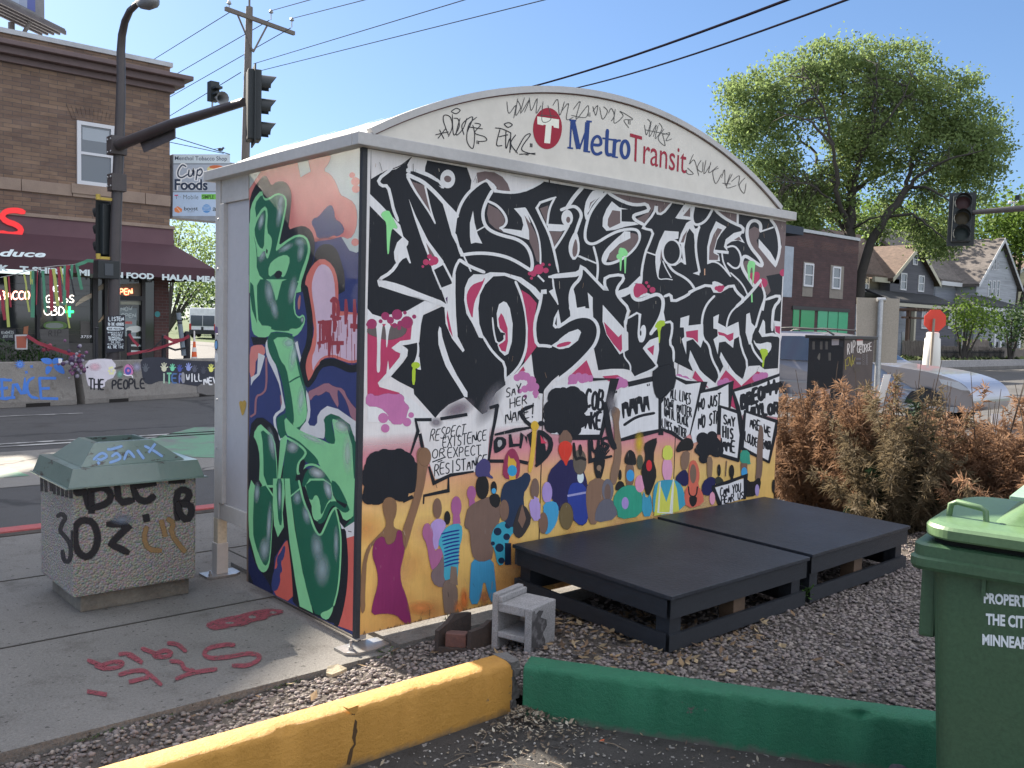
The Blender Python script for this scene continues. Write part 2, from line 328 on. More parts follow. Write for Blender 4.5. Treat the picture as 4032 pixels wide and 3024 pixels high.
# ------------------------------------------------------------------ setting: ground, road, kerbs
def sheet(name, poly, z, m, n=0):
    b = MB(); b.add([(x, y, z) for x, y in poly], [list(range(len(poly)))]); o = b.build(name, m); o['kind'] = 'structure'; return o
def slab(name, poly, z0, z1, m):
    b = MB(); b.prism([(x, y, z0) for x, y in poly], (0, 0, z1-z0)); o = b.build(name, m); o['kind'] = 'structure'; return o
def ground_mat(name, c, c2, scale, rough=.9, grain=160, bump=.35, speck=None, crack=None, bd=.006):
    m = bpy.data.materials.new(name); n, l, b = nodes(m); t = m.node_tree
    col = mix_rgb(t, mnoise(t, scale, 6, .65, None, .3, .7), c, c2)
    gr = mnoise(t, grain, 3, .8, None, .25, .75); col = mix_rgb(t, gr, col, mix_rgb(t, 1.0, col, (.55,)*3, 'MULTIPLY'))
    st = mnoise(t, scale*3.1, 6, .75, None, .52, .72); col = mix_rgb(t, st, col, mix_rgb(t, 1.0, col, (.62, .60, .58), 'MULTIPLY')); fg = mnoise(t, grain*2.3, 2, .8, None, .35, .65); col = mix_rgb(t, fg, col, mix_rgb(t, 1.0, col, (.74,)*3, 'MULTIPLY'))
    if speck: col = mix_rgb(t, mnoise(t, 34, 2, .5, None, .665, .69), col, speck)
    if crack:
        tc = n.new('ShaderNodeTexCoord'); nz = n.new('ShaderNodeTexNoise'); nz.inputs['Scale'].default_value = 2.5; l.new(tc.outputs['Object'], nz.inputs['Vector'])
        va = n.new('ShaderNodeVectorMath'); va.operation = 'MULTIPLY_ADD'; l.new(nz.outputs['Color'], va.inputs[0]); va.inputs[1].default_value = (.5,.5,.5); l.new(tc.outputs['Object'], va.inputs[2])
        vo = n.new('ShaderNodeTexVoronoi'); vo.feature = 'DISTANCE_TO_EDGE'; vo.inputs['Scale'].default_value = crack; l.new(va.outputs[0], vo.inputs['Vector'])
        mr = n.new('ShaderNodeMapRange'); mr.inputs[1].default_value = .004; mr.inputs[2].default_value = .012; mr.inputs[3].default_value = .75; mr.inputs[4].default_value = 0; l.new(vo.outputs[0], mr.inputs[0])
        col = mix_rgb(t, mr.outputs[0], col, (.03, .03, .03))
    l.new(col, b.inputs['Base Color']); b.inputs['Roughness'].default_value = rough; b.inputs['Specular IOR Level'].default_value = .3
    bumpit(t, gr, b, bump, bd); return m
M = {}
M['concrete'] = ground_mat('sidewalk_concrete', (.285,.27,.25), (.20,.19,.175), 1.3, .9, 75, .6, (.07,.065,.06))
M['asphalt'] = ground_mat('asphalt', (.125,.12,.118), (.095,.092,.09), .55, .85, 120, .4, None, .16)
M['asphalt_pale'] = ground_mat('worn_concrete_strip', (.33,.31,.28), (.24,.225,.205), .8, .9, 90, .4, None, .4)
M['lot'] = ground_mat('lot_asphalt', (.13,.12,.112), (.085,.08,.075), 2.2, .95, 150, .9, (.34,.32,.3), None, .01)
M['soil'] = ground_mat('gravel_soil', (.15,.128,.112), (.09,.078,.068), 5, 1, 90, .9)
M['grass'] = ground_mat('lawn', (.075,.12,.03), (.05,.085,.022), .6, 1, 30, .8)
M['whitepaint'] = mat('worn_white_line', (.5,.49,.46), .8, c2=(.2,.195,.185), scale=3, lo=.45, hi=.6)
M['redpaint'] = mat('red_kerb_paint', (.42,.085,.085), .7, c2=(.3,.09,.085), scale=6)
M['greenlane'] = mat('worn_green_lane', (.13,.27,.17), .8, c2=(.16,.18,.16), scale=2.5, lo=.45, hi=.62)
sheet('ground', [(-400,-200),(500,-200),(500,600),(-400,600)], -.19, M['grass'])
sheet('road', [(-200,3.66),(26,3.66),(26,-120),(9.3,-120),(9.3,3.66),(9.4,3.6),(200,3.6),(200,17),(26,17),(26,200),(11.5,200),(11.5,17),(-200,17)][:2]+[(200,3.66),(200,17),(-200,17)], -.15, M['asphalt'])
sheet('cross_road', [(11.2,17),(24,17),(24,300),(11.2,300)], -.146, M['asphalt'])
sheet('cross_road_west', [(9.3,-120),(24,-120),(24,3.66),(9.3,3.66)], -.146, M['asphalt'])
slab('pavement', [(-60,-.17),(-60,3.5),(8.2,3.5),(8.95,3.1),(9.15,2.4),(9.15,-40),(6.2,-40),(6.2,-.17)], -.3, 0, M['concrete'])
slab('far_pavement', [(-120,17),(11.1,17),(11.1,22.1),(-120,22.1)], -.3, .0, M['concrete'])
slab('alley_pavement', [(7.6,22.1),(11.1,22.1),(11.1,200),(7.6,200)], -.3, -.004, M['concrete'])
slab('far_corner_pavement', [(24,17),(300,17),(300,22),(24,22)], -.3, 0, M['concrete'])
M['joint'] = mat('joint_dirt', (.05,.045,.04), 1)
b = MB()
for y in (.985, 2.2): b.box((-60, y-.006, 0), (6.2, y+.006, .0035))
for x in (-4.1, -2.85, -1.62, .05, 1.3, 2.6, 3.9, 5.1):
    b.box((x-.006, -.165, .0), (x+.006, .975, .003)); b.box((x+.25-.006, .995, 0), (x+.25+.006, 2.19, .003)); b.box((x-.006, 2.21, 0), (x+.006, 3.49, .003))
j = b.build('pavement_joints', M['joint']); j['kind'] = 'structure'
# red painted kerb along the stop, dirt line behind it
b = MB(); b.box((-60, 3.502, -.3), (8.2, 3.66, .02)); k = b.build('red_kerb', M['redpaint'], bevel=.02); k['kind'] = 'structure'
b = MB(); b.box((-60, 3.40, 0), (8.2, 3.5, .006)); k = b.build('kerb_dirt', M['soil']); k['kind'] = 'structure'
b = MB(); b.box((-60, 3.68, -.15), (9, 4.0, -.146)); k = b.build('gutter', M['asphalt_pale']); k['kind'] = 'structure'
# lane markings and bike lane patches
def road_px(name, px, z, m): return sheet(name, [tuple(at(x, y, 2, z)[:2]) for x, y in px], z, m)
sheet('parking_strip', [(-60,6.3),(8,6.3),(8,8.9),(-60,8.9)], -.146, M['asphalt_pale'])
sheet('green_lane_patch', [(2.15,7.3),(2.05,9.0),(3.4,10.3),(4.6,9.9),(4.2,8.0),(2.7,6.9)], -.142, M['greenlane'])
sheet('green_lane_mark', [(-3,6.9),(-3,7.6),(.15,7.55),(.2,6.9)], -.142, M['greenlane'])
for i, (y0, y1) in enumerate(((9.35,9.45),(9.62,9.72))): sheet('lane_line', [(-60,y0),(30,y0),(30,y1),(-60,y1)], -.142, M['whitepaint'])
sheet('lane_line', [(-60,13.2),(2.6,13.2),(2.6,13.3),(-60,13.3)], -.142, M['whitepaint'])
sheet('stop_line', [(7.0,11.2),(8.6,11.2),(8.6,13.6),(5.8,13.6)], -.142, M['whitepaint'])
for i in range(7): sheet('crossing_stripe', [(9.6+i*1.9,-3.5),(10.2+i*1.9,-3.5),(10.2+i*1.9,.2),(9.6+i*1.9,.2)], -.141, M['whitepaint'])
# ------------------------------------------------------------------ planting bed, kerbs, lot
sheet('lot', [(-40,-.95),(.25,-.95),(3.5,-6),(3.5,-40),(-40,-40)], -.018, M['lot'])
def bed_z(x, y):
    t = max(0, min(1, (-y-.17)/.6)); u = max(0, min(1, (x+.6)/1.3))
    return -.035+.085*t*(.35+.65*u)+.045*u+.008*math.sin(9*x+2*y)+.006*math.sin(17*y-5*x)
NX, NY = 130, 70; vs_ = []; fs_ = []
for iy in range(NY+1):
    for ix in range(NX+1):
        x = -4+10.2*ix/NX; y = -.165-4.2*iy/NY; vs_.append((x, y, bed_z(x, y)))
def in_bed(x, y):
    if y > -.18 or x > 6.15: return False
    if x < .17: return y > -.94
    return (y+.96) > -1.64*(x-.17)      # right of the green kerb
for iy in range(NY):
    for ix in range(NX):
        if in_bed(*vs_[iy*(NX+1)+ix][:2]) or in_bed(*vs_[(iy+1)*(NX+1)+ix+1][:2]): fs_.append((iy*(NX+1)+ix, (iy+1)*(NX+1)+ix, (iy+1)*(NX+1)+ix+1, iy*(NX+1)+ix+1))
b = MB(); b.add(vs_, fs_, 0, True); o = b.build('planting_bed', M['soil'], fix=True); o['kind'] = 'structure'
def ico():
    bm = bmesh.new(); bmesh.ops.create_icosphere(bm, subdivisions=1, radius=1)
    v = np.array([x.co[:] for x in bm.verts]); f = np.array([[x.index for x in q.verts] for q in bm.faces]); bm.free(); return v, f
IV, IF = ico()
def pebbles(name, pts, r0, r1, cols, label, cat):
    n = len(pts); pts = np.array(pts); nv = len(IV)
    r = RNG.uniform(r0, r1, (n,1,1))*RNG.uniform(.7, 1.35, (n,1,3)); r[:,:,2] *= .62
    V = IV[None]*(1+RNG.uniform(-.22, .22, (n, nv, 1)))*r
    th = RNG.uniform(0, 6.28, n); c, s_ = np.cos(th)[:,None], np.sin(th)[:,None]
    tl = RNG.uniform(-.5, .5, (n,1)); V = np.stack([V[:,:,0]*c-V[:,:,1]*s_, V[:,:,0]*s_+V[:,:,1]*c, V[:,:,2]+V[:,:,0]*tl*.5], 2)+pts[:,None,:]
    F = IF[None]+(np.arange(n)*nv)[:,None,None]; F = F.reshape(-1, 3)
    me = bpy.data.meshes.new(name); me.vertices.add(n*nv); me.vertices.foreach_set('co', V.astype(np.float32).ravel())
    me.loops.add(F.size); me.loops.foreach_set('vertex_index', F.astype(np.int32).ravel()); me.polygons.add(len(F)); me.polygons.foreach_set('loop_start', np.arange(0, F.size, 3, dtype=np.int32))
    try: me.polygons.foreach_set('loop_total', np.full(len(F), 3, dtype=np.int32))
    except Exception: pass
    me.polygons.foreach_set('use_smooth', np.ones(len(F), dtype=bool))
    a = me.color_attributes.new('Col', 'FLOAT_COLOR', 'POINT'); k = np.array(cols)[RNG.integers(0, len(cols), n)]*RNG.uniform(.65, 1.25, (n,1))
    a.data.foreach_set('color', np.repeat(np.concatenate([k, np.ones((n,1))], 1), nv, 0).astype(np.float32).ravel())
    me.update(); me.validate(); o = link(name, me, M['stone']); return tag(o, label, cat, None, 'stuff')
M['stone'] = paint_mat('stone', False, .8, .6, False, .3, (60, 60, 60))
pts = []
for _ in range(64000):
    x = random.uniform(-2.6, 4.6); y = random.uniform(-3.2, -.17)
    if not in_bed(x, y): continue
    if x > .6 and y > -1.0 and random.random() < .6: continue
    if x < .2 and random.random() < .15: continue
    pts.append((x, y, bed_z(x, y)+random.uniform(-.004, .010)))
pebbles('gravel', pts, .006, .0135, [(.24,.20,.185),(.21,.18,.17),(.27,.235,.21),(.18,.16,.155),(.29,.25,.22),(.23,.19,.18)], 'grey pink river gravel covering the planting bed', 'gravel')
# painted concrete kerbs round the bed
def kerb(name, p0, p1, inward, wid, z0, z1, m, label, sd, cut=.0):
    rr = random.Random(sd); p0, p1, inw = Vector(p0), Vector(p1), Vector(inward); n = int((p1-p0).length/.02); b = MB()
    prof = [(0,z0-.05),(0,z1-.022),(.004,z1-.009),(.012,z1-.002),(.03,z1),(wid-.02,z1+.001),(wid-.004,z1-.006),(wid,z1-.02),(wid,z0-.05)]
    k = len(prof); vs = []
    low = [rr.gauss(0,1) for _ in range(n+20)]
    for i in range(n+1):
        c = p0+(p1-p0)*(i/n); e = sum(low[i:i+6])/6; ch = max(0, sum(low[i+4:i+8])/4-.25)
        for jn, (o_, z) in enumerate(prof):
            o2 = o_+(rr.uniform(-.0035,.0035) if 0 < jn < 5 else 0); z2 = z
            if jn in (1,2,3): o2 += .004*e+.014*ch*(jn != 1); z2 -= .012*ch*(1.4 if jn == 2 else .6)+rr.uniform(0,.005)
            if jn in (4,5): z2 += rr.uniform(-.0015,.0015)
            vs.append(c+inw*o2+Vector((0,0,z2)))
    fs = [(i*k+j_, (i+1)*k+j_, (i+1)*k+j_+1, i*k+j_+1) for i in range(n) for j_ in range(k-1)]
    b.add(vs, fs, 0, True); b.add(vs[:k], [tuple(range(k))]); b.add(vs[-k:], [tuple(reversed(range(k)))])
    o = b.build(name, m, fix=True); return tag(o, label, 'kerb')
def kerb_mat(name, c, c2, chip):
    m = bpy.data.materials.new(name); n, l, b = nodes(m); t = m.node_tree
    col = mix_rgb(t, mnoise(t, 3, 5, .7, None, .3, .7), c, c2)
    col = mix_rgb(t, mnoise(t, 3.4, 9, .75, (1,1,1.6), .655, .675), col, chip)
    tc = n.new('ShaderNodeTexCoord'); sx = n.new('ShaderNodeSeparateXYZ'); l.new(tc.outputs['Object'], sx.inputs[0])
    ns = mnoise(t, 9, 5, .7, None, .2, .8); ad = n.new('ShaderNodeMath'); ad.operation = 'MULTIPLY_ADD'; l.new(ns, ad.inputs[0]); ad.inputs[1].default_value = .05; l.new(sx.outputs[2], ad.inputs[2])
    mr = n.new('ShaderNodeMapRange'); mr.inputs[1].default_value = .0; mr.inputs[2].default_value = .035; mr.inputs[3].default_value = 1; mr.inputs[4].default_value = 0; l.new(ad.outputs[0], mr.inputs[0])
    col = mix_rgb(t, mr.outputs[0], col, chip)
    l.new(col, b.inputs['Base Color']); b.inputs['Roughness'].default_value = .6
    bumpit(t, mnoise(t, 45, 6, .8, None, .2, .8), b, .8, .008); return m
M['yellow'] = kerb_mat('yellow_kerb_paint', (.52,.265,.045), (.45,.22,.035), (.16,.11,.06))
M['green'] = kerb_mat('green_kerb_paint', (.012,.15,.07), (.012,.12,.058), (.10,.095,.08))
ky = kerb('painted_kerb', (-4.5,-1.025,0), (.115,-1.025,0), (0,1,0), .125, -.02, .2, M['yellow'], 'cracked yellow painted concrete kerb edging the gravel', 3)
gd = Vector((1.06-.23, -2.31+.96, 0)).normalized(); gn = Vector((-gd.y, gd.x, 0))
g0 = Vector((.125,-1.085,0))
kg = kerb('painted_kerb', g0, g0+gd*2.6, gn, .13, -.02, .2, M['green'], 'green painted concrete kerb running towards the wheeled bin', 5)
# crack through the yellow kerb
b = MB(); ck = [(1385,2790),(1392,2812),(1388,2826),(1400,2840),(1397,2862),(1400,2880),(1394,2905),(1398,2930),(1385,2950),(1380,2975),(1372,3010)]
wd_ = [3,7,5,8,9,10,8,4,7,9,8]; L_ = []; R_ = []
for (x, y), q in zip(ck, wd_):
    L_.append(at(x-q, y, 1, -1.0275)); R_.append(at(x+q*.8, y+random.uniform(-3,3), 1, -1.0275))
b.add(L_+R_, [(i, i+1, len(L_)+i+1, len(L_)+i) for i in range(len(L_)-1)]); b.build('crack', mat('crack', (.09,.05,.02), 1), ky)
b = MB(); b.prism([at(x, y, 1, -1.0285) for x, y in ((1350,2782),(1372,2790),(1412,2776),(1408,2800),(1392,2812),(1378,2806))], (0,.004,0)); b.build('chipped_edge', M['yellow'], ky)
# ------------------------------------------------------------------ bus shelter
W_, DS, H_ = 3.645, 1.21, 2.434
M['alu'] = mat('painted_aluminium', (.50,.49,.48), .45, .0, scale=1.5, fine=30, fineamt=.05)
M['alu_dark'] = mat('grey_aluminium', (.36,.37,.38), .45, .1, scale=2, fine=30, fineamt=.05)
M['cream'] = mat('cream_sign_panel', (.70,.665,.59), .4, c2=(.64,.60,.53), scale=.8, fine=8, fineamt=.05)
M['panelgrey'] = mat('grey_infill_panel', (.43,.43,.46), .5, c2=(.40,.40,.43), scale=1, fine=20, fineamt=.03)
M['darktrim'] = mat('dark_trim', (.03,.032,.04), .6)
M['brownedge'] = mat('bare_plywood', (.17,.12,.095), .8, stretch=(20,20,1))
M['steel'] = mat('galvanised_steel', (.48,.48,.48), .38, .8, scale=8)
sh = thing('bus_shelter', 'graffiti covered bus shelter with an arched cream sign and two boarded up walls', 'bus shelter', (1.8,.85,0))
b = MB(); b.box((.012,0,.05), (1.214,.018,H_)); b.box((1.222,0,.055), (2.434,.018,H_)); b.box((2.442,0,.05), (W_,.018,H_)); b.box((1.1,.0185,.06),(1.33,.04,H_)); b.box((2.3,.0185,.06),(2.56,.04,H_))
front = b.build('front_board', M['brownedge'], sh)
b = MB(); b.box((-.012,.02,.05), (.006,DS,H_)); side = b.build('side_board', M['brownedge'], sh)
b = MB(); b.box((-.016,-.006,.04), (.011,.0195,H_)); b.build('corner_trim', M['darktrim'], sh)
slab('shelter_pad', [(.135,-.166),(3.8,-.166),(3.8,1.75),(.135,1.75)], -.1, .027, M['concrete'])
# fascia: four box rails mitred by butting
XL, XR, DF, ZB, ZT, EF = -.076, 3.69, 1.712, 2.434, 2.494, -.06
b = MB(); b.box((XL,EF,ZB),(XR,0.0-.003,ZT)); b.box((XL,DF-.06,ZB),(XR,DF,ZT)); b.box((XL,0,ZB),(-.015,DF-.06,ZT)); b.box((XR-.06,0,ZB),(XR,DF-.06,ZT))
b.build('fascia', M['alu'], sh, bevel=.004)
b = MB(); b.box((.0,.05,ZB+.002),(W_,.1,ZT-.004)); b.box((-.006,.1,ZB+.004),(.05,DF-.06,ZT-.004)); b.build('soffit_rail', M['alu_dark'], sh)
XC, RA, HA, HW = 1.745, 3.56, .46, 1.74
RA = (HW*HW+HA*HA)/(2*HA)
def arc(h, k=0, n=36, hw=HW): # arch curve, z above fascia top
    return [(XC+hw*(2*i/n-1), ZT+h-HA+k+ (math.sqrt(max(0,(RA+k)**2-(hw*(2*i/n-1))**2))-(RA-HA)) - (0 if k == 0 else k)) for i in range(n+1)]
A0 = [(x, ZT+math.sqrt(RA**2-(x-XC)**2)-(RA-HA)) for x in [XC-HW+2*HW*i/40 for i in range(41)]]
b = MB(); b.prism([(x,-.045,z) for x, z in A0], (0,.02,0)); arch = b.build('arch_panel', M['cream'], sh)
b = MB(); n_ = len(A0)
def off(p, i, d):
    x, z = p; a = (x-XC)/RA; return (x+a*d, z+math.sqrt(1-a*a)*d)
inn = [off(p, i, -.006) for i, p in enumerate(A0)]; out = [off(p, i, .028) for i, p in enumerate(A0)]
q = [(x,-.062,z) for x, z in inn]+[(x,-.062,z) for x, z in out]+[(x,-.02,z) for x, z in inn]+[(x,-.02,z) for x, z in out]
fs = []
for i in range(n_-1): fs += [(i,i+1,n_+i+1,n_+i),(n_+i,n_+i+1,3*n_+i+1,3*n_+i),(i+1,i,2*n_+i,2*n_+i+1)]
b.add(q, fs, 0, False); b.add(q, [(0,n_,3*n_,2*n_),(n_-1,3*n_-1,4*n_-1,2*n_-1)]); b.build('arch_rim', M['alu'], sh, fix=True)
b = MB(); in2 = [off(p, i, -.012) for i, p in enumerate(A0)]; in1 = [off(p, i, -.0062) for i, p in enumerate(A0)]
b.add([(x,-.0475,z) for x, z in in2]+[(x,-.0475,z) for x, z in in1], [(i,i+1,n_+i+1,n_+i) for i in range(n_-1)]); b.build('rim_seal', mat('rim_seal', (.16,.06,.055), .6), sh, fix=True)
# vaulted roof sheet with ribs
b = MB(); rf = [(x, z+.012) for x, z in A0]
q = [(x,-.018,z) for x, z in rf]+[(x,DF-.02,z) for x, z in rf]
b.add(q, [(i,n_+i,n_+i+1,i+1) for i in range(n_-1)], 0, True)
roof = b.build('roof', mat('translucent_roof', (.55,.55,.52), .4, scale=2), sh)
for y in (.5, 1.0, 1.45):
    b = MB()
    for i in range(n_-1):
        (x0,z0),(x1,z1) = rf[i], rf[i+1]; b.add([(x0,y,z0+.008),(x1,y,z1+.008),(x1,y+.04,z1+.008),(x0,y+.04,z0+.008)], [(0,1,2,3)])
    b.build('roof_rib', M['alu'], roof, fix=True)
for y in (.42, .92, 1.3): b = MB(); b.box((XL+.03,y,ZT),(XL+.06,y+.02,ZT+.012)); b.build('rib_end', M['alu'], roof)
# street side: post, infill panel, feet
def foot(x, y, lab=None):
    b = MB(); b.box((x-.03,y-.03,.012),(x+.03,y+.03,.36)); p = b.build('leg', M['leg'], sh)
    b = MB(); b.box((x-.037,y-.037,.013),(x+.037,y+.037,.205)); b.build('leg_sleeve', M['alu'], p, bevel=.002)
    b = MB(); b.prism([(x-.11,y-.06,.001),(x-.07,y-.085,.001),(x+.07,y-.085,.001),(x+.11,y-.05,.001),(x+.11,y+.06,.001),(x-.11,y+.06,.001)], (0,0,.012)); b.build('base_plate', M['steel'], p)
    b = MB(); b.tube([(x-.08,y-.04,.013),(x-.08,y-.04,.045)], .007, 8); b.tube([(x-.08,y-.04,.014),(x-.08,y-.04,.027)], .012, 6); b.build('bolt', M['steel'], p)
M['leg'] = mat('beige_leg', (.60,.54,.42), .5)
b = MB(); b.box((-.028,1.575,.36),(.03,1.64,ZB)); post = b.build('corner_post', M['alu'], sh, bevel=.003)
b = MB(); b.box((-.02,DS+.002,.36),(.02,1.574,.46)); b.box((-.02,DS+.002,ZB-.14),(.02,1.574,ZB-.002)); b.box((-.03,1.52,.462),(.022,1.572,ZB-.142)); b.build('panel_frame', M['alu'], sh, bevel=.003)
b = MB(); b.box((-.004,DS+.003,.462),(.006,1.519,ZB-.142)); b.build('infill_panel', M['panelgrey'], sh)
foot(.0, 1.608); foot(W_-.03, 1.6)
b = MB(); b.prism([(-.12,-.075,.001),(-.075,-.115,.001),(.03,-.125,.001),(.13,-.095,.001),(.13,.02,.001),(-.12,.02,.001)], (0,0,.013)); bp = b.build('base_plate', M['steel'], sh)
b = MB(); b.tube([(-.07,-.055,.014),(-.07,-.055,.06)], .008, 8); b.tube([(-.07,-.055,.015),(-.07,-.055,.028)], .014, 6); b.build('bolt', M['steel'], bp)
for lo_, hi_ in (((.02,.03,.014),(.07,.08,ZB)),((W_-.06,.025,.0),(W_-.005,.08,ZB)),((W_-.06,1.2,0),(W_-.01,1.26,ZB))): b = MB(); b.box(lo_, hi_); b.build('inner_post', M['alu'], sh)
for y, z in ((1.6, 2.2),(1.6,1.9),(1.6,1.5),(1.6,1.1),(1.6,.8)): b = MB(); b.lathe([(0,.004),(.006,.004),(.008,0)], (-.0285,y,z), 8, axis=(-1,0,0)); b.build('rivet', M['alu_dark'], post)
# stickers on the post
b = MB()
def sticker(px, r, m, nm):
    q = [at(x, y, 0, -.0295) for x, y in px]; b = MB(); b.add(q, [list(range(len(q)))]); b.build(nm, m, post, fix=True)
M['st_b'] = flat('sticker_blue', (.16,.36,.62)); M['st_w'] = flat('sticker_white', (.6,.6,.6)); M['st_p'] = flat('sticker_purple', (.16,.1,.22)); M['st_y'] = flat('sticker_yellow', (.62,.56,.3)); M['gold'] = mat('gold_paint', (.52,.33,.06), .6)
circ = lambda cx, cy, rx, ry, n=16: [(cx+rx*math.cos(2*math.pi*i/n), cy+ry*math.sin(2*math.pi*i/n)) for i in range(n)]
q = circ(851,1358,7,22); sticker(q, 0, M['darktrim'], 'round_sticker')
b = MB(); qq = [at(x, y, 0, -.0305) for x, y in circ(851,1358,5.5,17)]; b.add(qq, [list(range(16))]); b.build('round_sticker', M['st_b'], post, fix=True)
sticker([(846,1290),(850,1283),(857,1290),(857,1314),(846,1310)], 0, M['st_p'], 'sticker'); sticker(circ(852,1408,7,20), 0, M['st_w'], 'sticker')
# yellow heart on the infill panel
b = MB(); hp = chaikin([(940,1585),(947,1577),(955,1582),(962,1574),(970,1583),(968,1605),(955,1643),(948,1620)], True, 2)
b.add([at(x, y, 0, -.006) for x, y in hp], [list(range(len(hp)))]); b.build('painted_heart', M['gold'], sh, fix=True)

# rough mortar in the joint between the two kerbs
b = MB(); rr = random.Random(8)
for k in range(7):
    z = -.03+.033*k; q = [(.105+rr.uniform(0,.02),-1.02+rr.uniform(-.02,.01)),(.16+rr.uniform(-.02,.01),-1.03+rr.uniform(-.01,.01)),(.175+rr.uniform(-.02,.01),-.93),(.10+rr.uniform(0,.02),-.91)]
    b.hexa([(x,y,z) for x,y in q], [(x+rr.uniform(-.008,.008),y+rr.uniform(-.008,.008),z+.034) for x,y in q])
b.build('mortar_joint', mat('rough_mortar', (.16,.15,.14), 1, scale=20, bump=.8), kg, fix=True)
# ------------------------------------------------------------------ mural on the front board
M['paint'] = paint_mat('mural_paint'); M['spray'] = paint_mat('mural_spray', True)
VA, VB, VC, VD = View(1400,540,.40687), View(2200,700,.42495), View(1400,1080,.40687), View(2200,1080,.42495)
VE, VF, VG = View(1400,1500,.33906), View(2100,1450,.46112), View(1400,1900,.37369)
WH, BK, BR, MG, PK, GN, YG = pc(203,206,222), pc(30,33,42), pc(104,90,96), pc(166,58,98), pc(172,106,160), pc(132,204,144), pc(158,184,58)
PWH, YL, PINK = pc(208,200,212), pc(206,166,78), pc(196,128,148)
p = Paint((0,0,0), (0,-1,0), (1,0,0)); p.clip = [((W_,0,0),(1,0,0)), ((.0118,0,0),(-1,0,0)), ((0,0,H_),(0,0,1)), ((0,0,.0505),(0,0,-1))]
S_ = p.stroke; Q_ = p.poly
# plain ground of the three boards
p.poly(PX, [at_ for at_ in ()] or [(1462,584),(2176,716),(2122,2320),(1411,2503)], PWH) if 0 else None
def quad3(x0, x1, z0, z1, c):
    o = p.up(); p.raw([Vector((x0,0,z0))+o, Vector((x1,0,z0))+o, Vector((x1,0,z1))+o, Vector((x0,0,z1))+o], [[0,1,2,3]], [c]*4)
for x0, x1 in ((.0125,1.2135),(1.2225,2.4335),(2.4425,W_-.001)): quad3(x0, x1, .052, H_-.002, PWH)
def band(xs, zs, cols):                         # sprayed vertical fade of the sunset ground
    for x0, x1 in xs:
        o = p.up(); n = len(zs)
        p.raw([Vector((x0,0,z))+o for z in zs]+[Vector((x1,0,z))+o for z in zs], [[i, n+i, n+i+1, i+1] for i in range(n-1)], [(*c, 1 if i < n-1 else 0) for i, c in enumerate(cols)]*2, True)
band(((.0126,1.2134),(1.2226,2.4334),(2.4426,W_-.0011)), (.053,.3,.62,.78,.92,1.05), (pc(190,148,92), pc(200,164,100), pc(204,170,110), pc(204,154,122), PINK, pc(200,144,160)))
rr = random.Random(12)
for _ in range(46): p.glow(PX, (rr.uniform(1430,3060), rr.uniform(1950,2440)), rr.uniform(25,110), rr.uniform(40,150), rr.choice((pc(206,186,150), pc(196,140,90), pc(208,174,96), pc(190,150,120))), 0, 14, rr.uniform(.25,.6))
# black mass of the two rows of letters
edgeC = [(112,-1330),(112,395),(240,410),(500,352),(690,243),(860,300),(640,400),(615,660),(440,680),(500,720),(500,790),(460,850),(340,990),(420,1040),(560,1110),(565,1160),(770,1390),(820,1330),(900,1260),(1050,1190),(1225,1355),(1275,1330),(1300,1240),(1360,1140),(1450,1070),(1445,1010),(1540,960),(1640,850),(1700,770),(1720,960),(1770,1150),(1810,1155),(1830,1110),(1900,1030),(1966,975)]
edgeD = [(0,965),(130,880),(270,735),(325,690),(365,890),(480,876),(600,876),(665,890),(705,950),(870,870),(865,1040),(890,1130),(940,1163),(1000,1112),(1080,1050),(1065,810),(1235,895),(1300,890),(1450,1010),(1500,900),(1530,840),(1700,970),(1760,850),(1860,845),(1905,880),(2030,870)]
top = [(3092,874),(2176,721),(1460,592)]
p.poly(PX, VC(edgeC[1:])+VD(edgeD)+top, BK)
# ---- upper row, left
Q_(VA, [(150,118),(695,218),(672,290),(670,332),(560,310),(505,300),(500,265),(540,195),(480,250),(390,310),(310,325),(240,350),(150,405)], PWH)
S_(VA, [(540,195),(420,290),(300,320),(230,370)], 9, BK)
S_(VA, [(350,305),(212,410),(245,472),(312,470),(345,600),(365,700),(410,810)], 30, WH, 1)
Q_(VA, [(132,545),(240,650),(430,850),(460,960),(510,1010),(505,1040),(490,1060),(535,1220),(520,1220),(490,1165),(455,1180),(400,1240),(375,1180),(370,1110),(400,1020),(450,970),(300,830),(132,660)], WH)
S_(VA, [(410,1215),(340,1310),(222,1378),(235,1440)], 32, WH, 1)
Q_(VA, [(240,740),(315,703),(345,760),(375,820),(410,890),(350,870),(328,1000),(320,1130),(308,1130),(302,950),(300,830),(270,790)], GN, 1, 6)
S_(VA, [(500,320),(600,330),(700,370),(780,420),(850,480)], 46, WH)
p.ell(VA, (890,405), 72, 90, WH); p.ell(VA, (890,405), 36, 32, BR, rot=.4)
Q_(VA, [(530,330),(560,330),(700,385),(800,440),(830,480),(760,450),(640,385),(530,365)], BK)
Q_(VA, [(530,425),(670,470),(695,580),(725,735)], BR)
S_(VA, [(500,360),(560,390),(640,425),(720,490),(800,570),(860,640),(920,700),(985,770)], 38, WH)
S_(VA, [(500,380),(560,500),(640,620),(720,740),(768,835)], 24, WH, 2, 0, True, (1.2,.5)); S_(VA, [(672,475),(700,600),(735,740),(768,830)], 20, WH, 2, 0, True, (1,.6))
Q_(VA, [(513,595),(580,760),(700,1000),(850,1200),(850,1225),(740,1280),(700,1150),(640,1000),(560,760)], WH)
Q_(VA, [(680,1020),(745,1120),(785,1185),(725,1175)], BR)
p.blobs(VA, [(680,1210,30),(760,1195,42),(715,1155,24),(650,1252,13),(735,1215,30)], MG)
S_(VA, [(748,1285),(825,1470)], 17, WH); S_(VA, [(850,1225),(940,1400)], 20, WH); S_(VA, [(745,1280),(850,1222)], 20, WH)
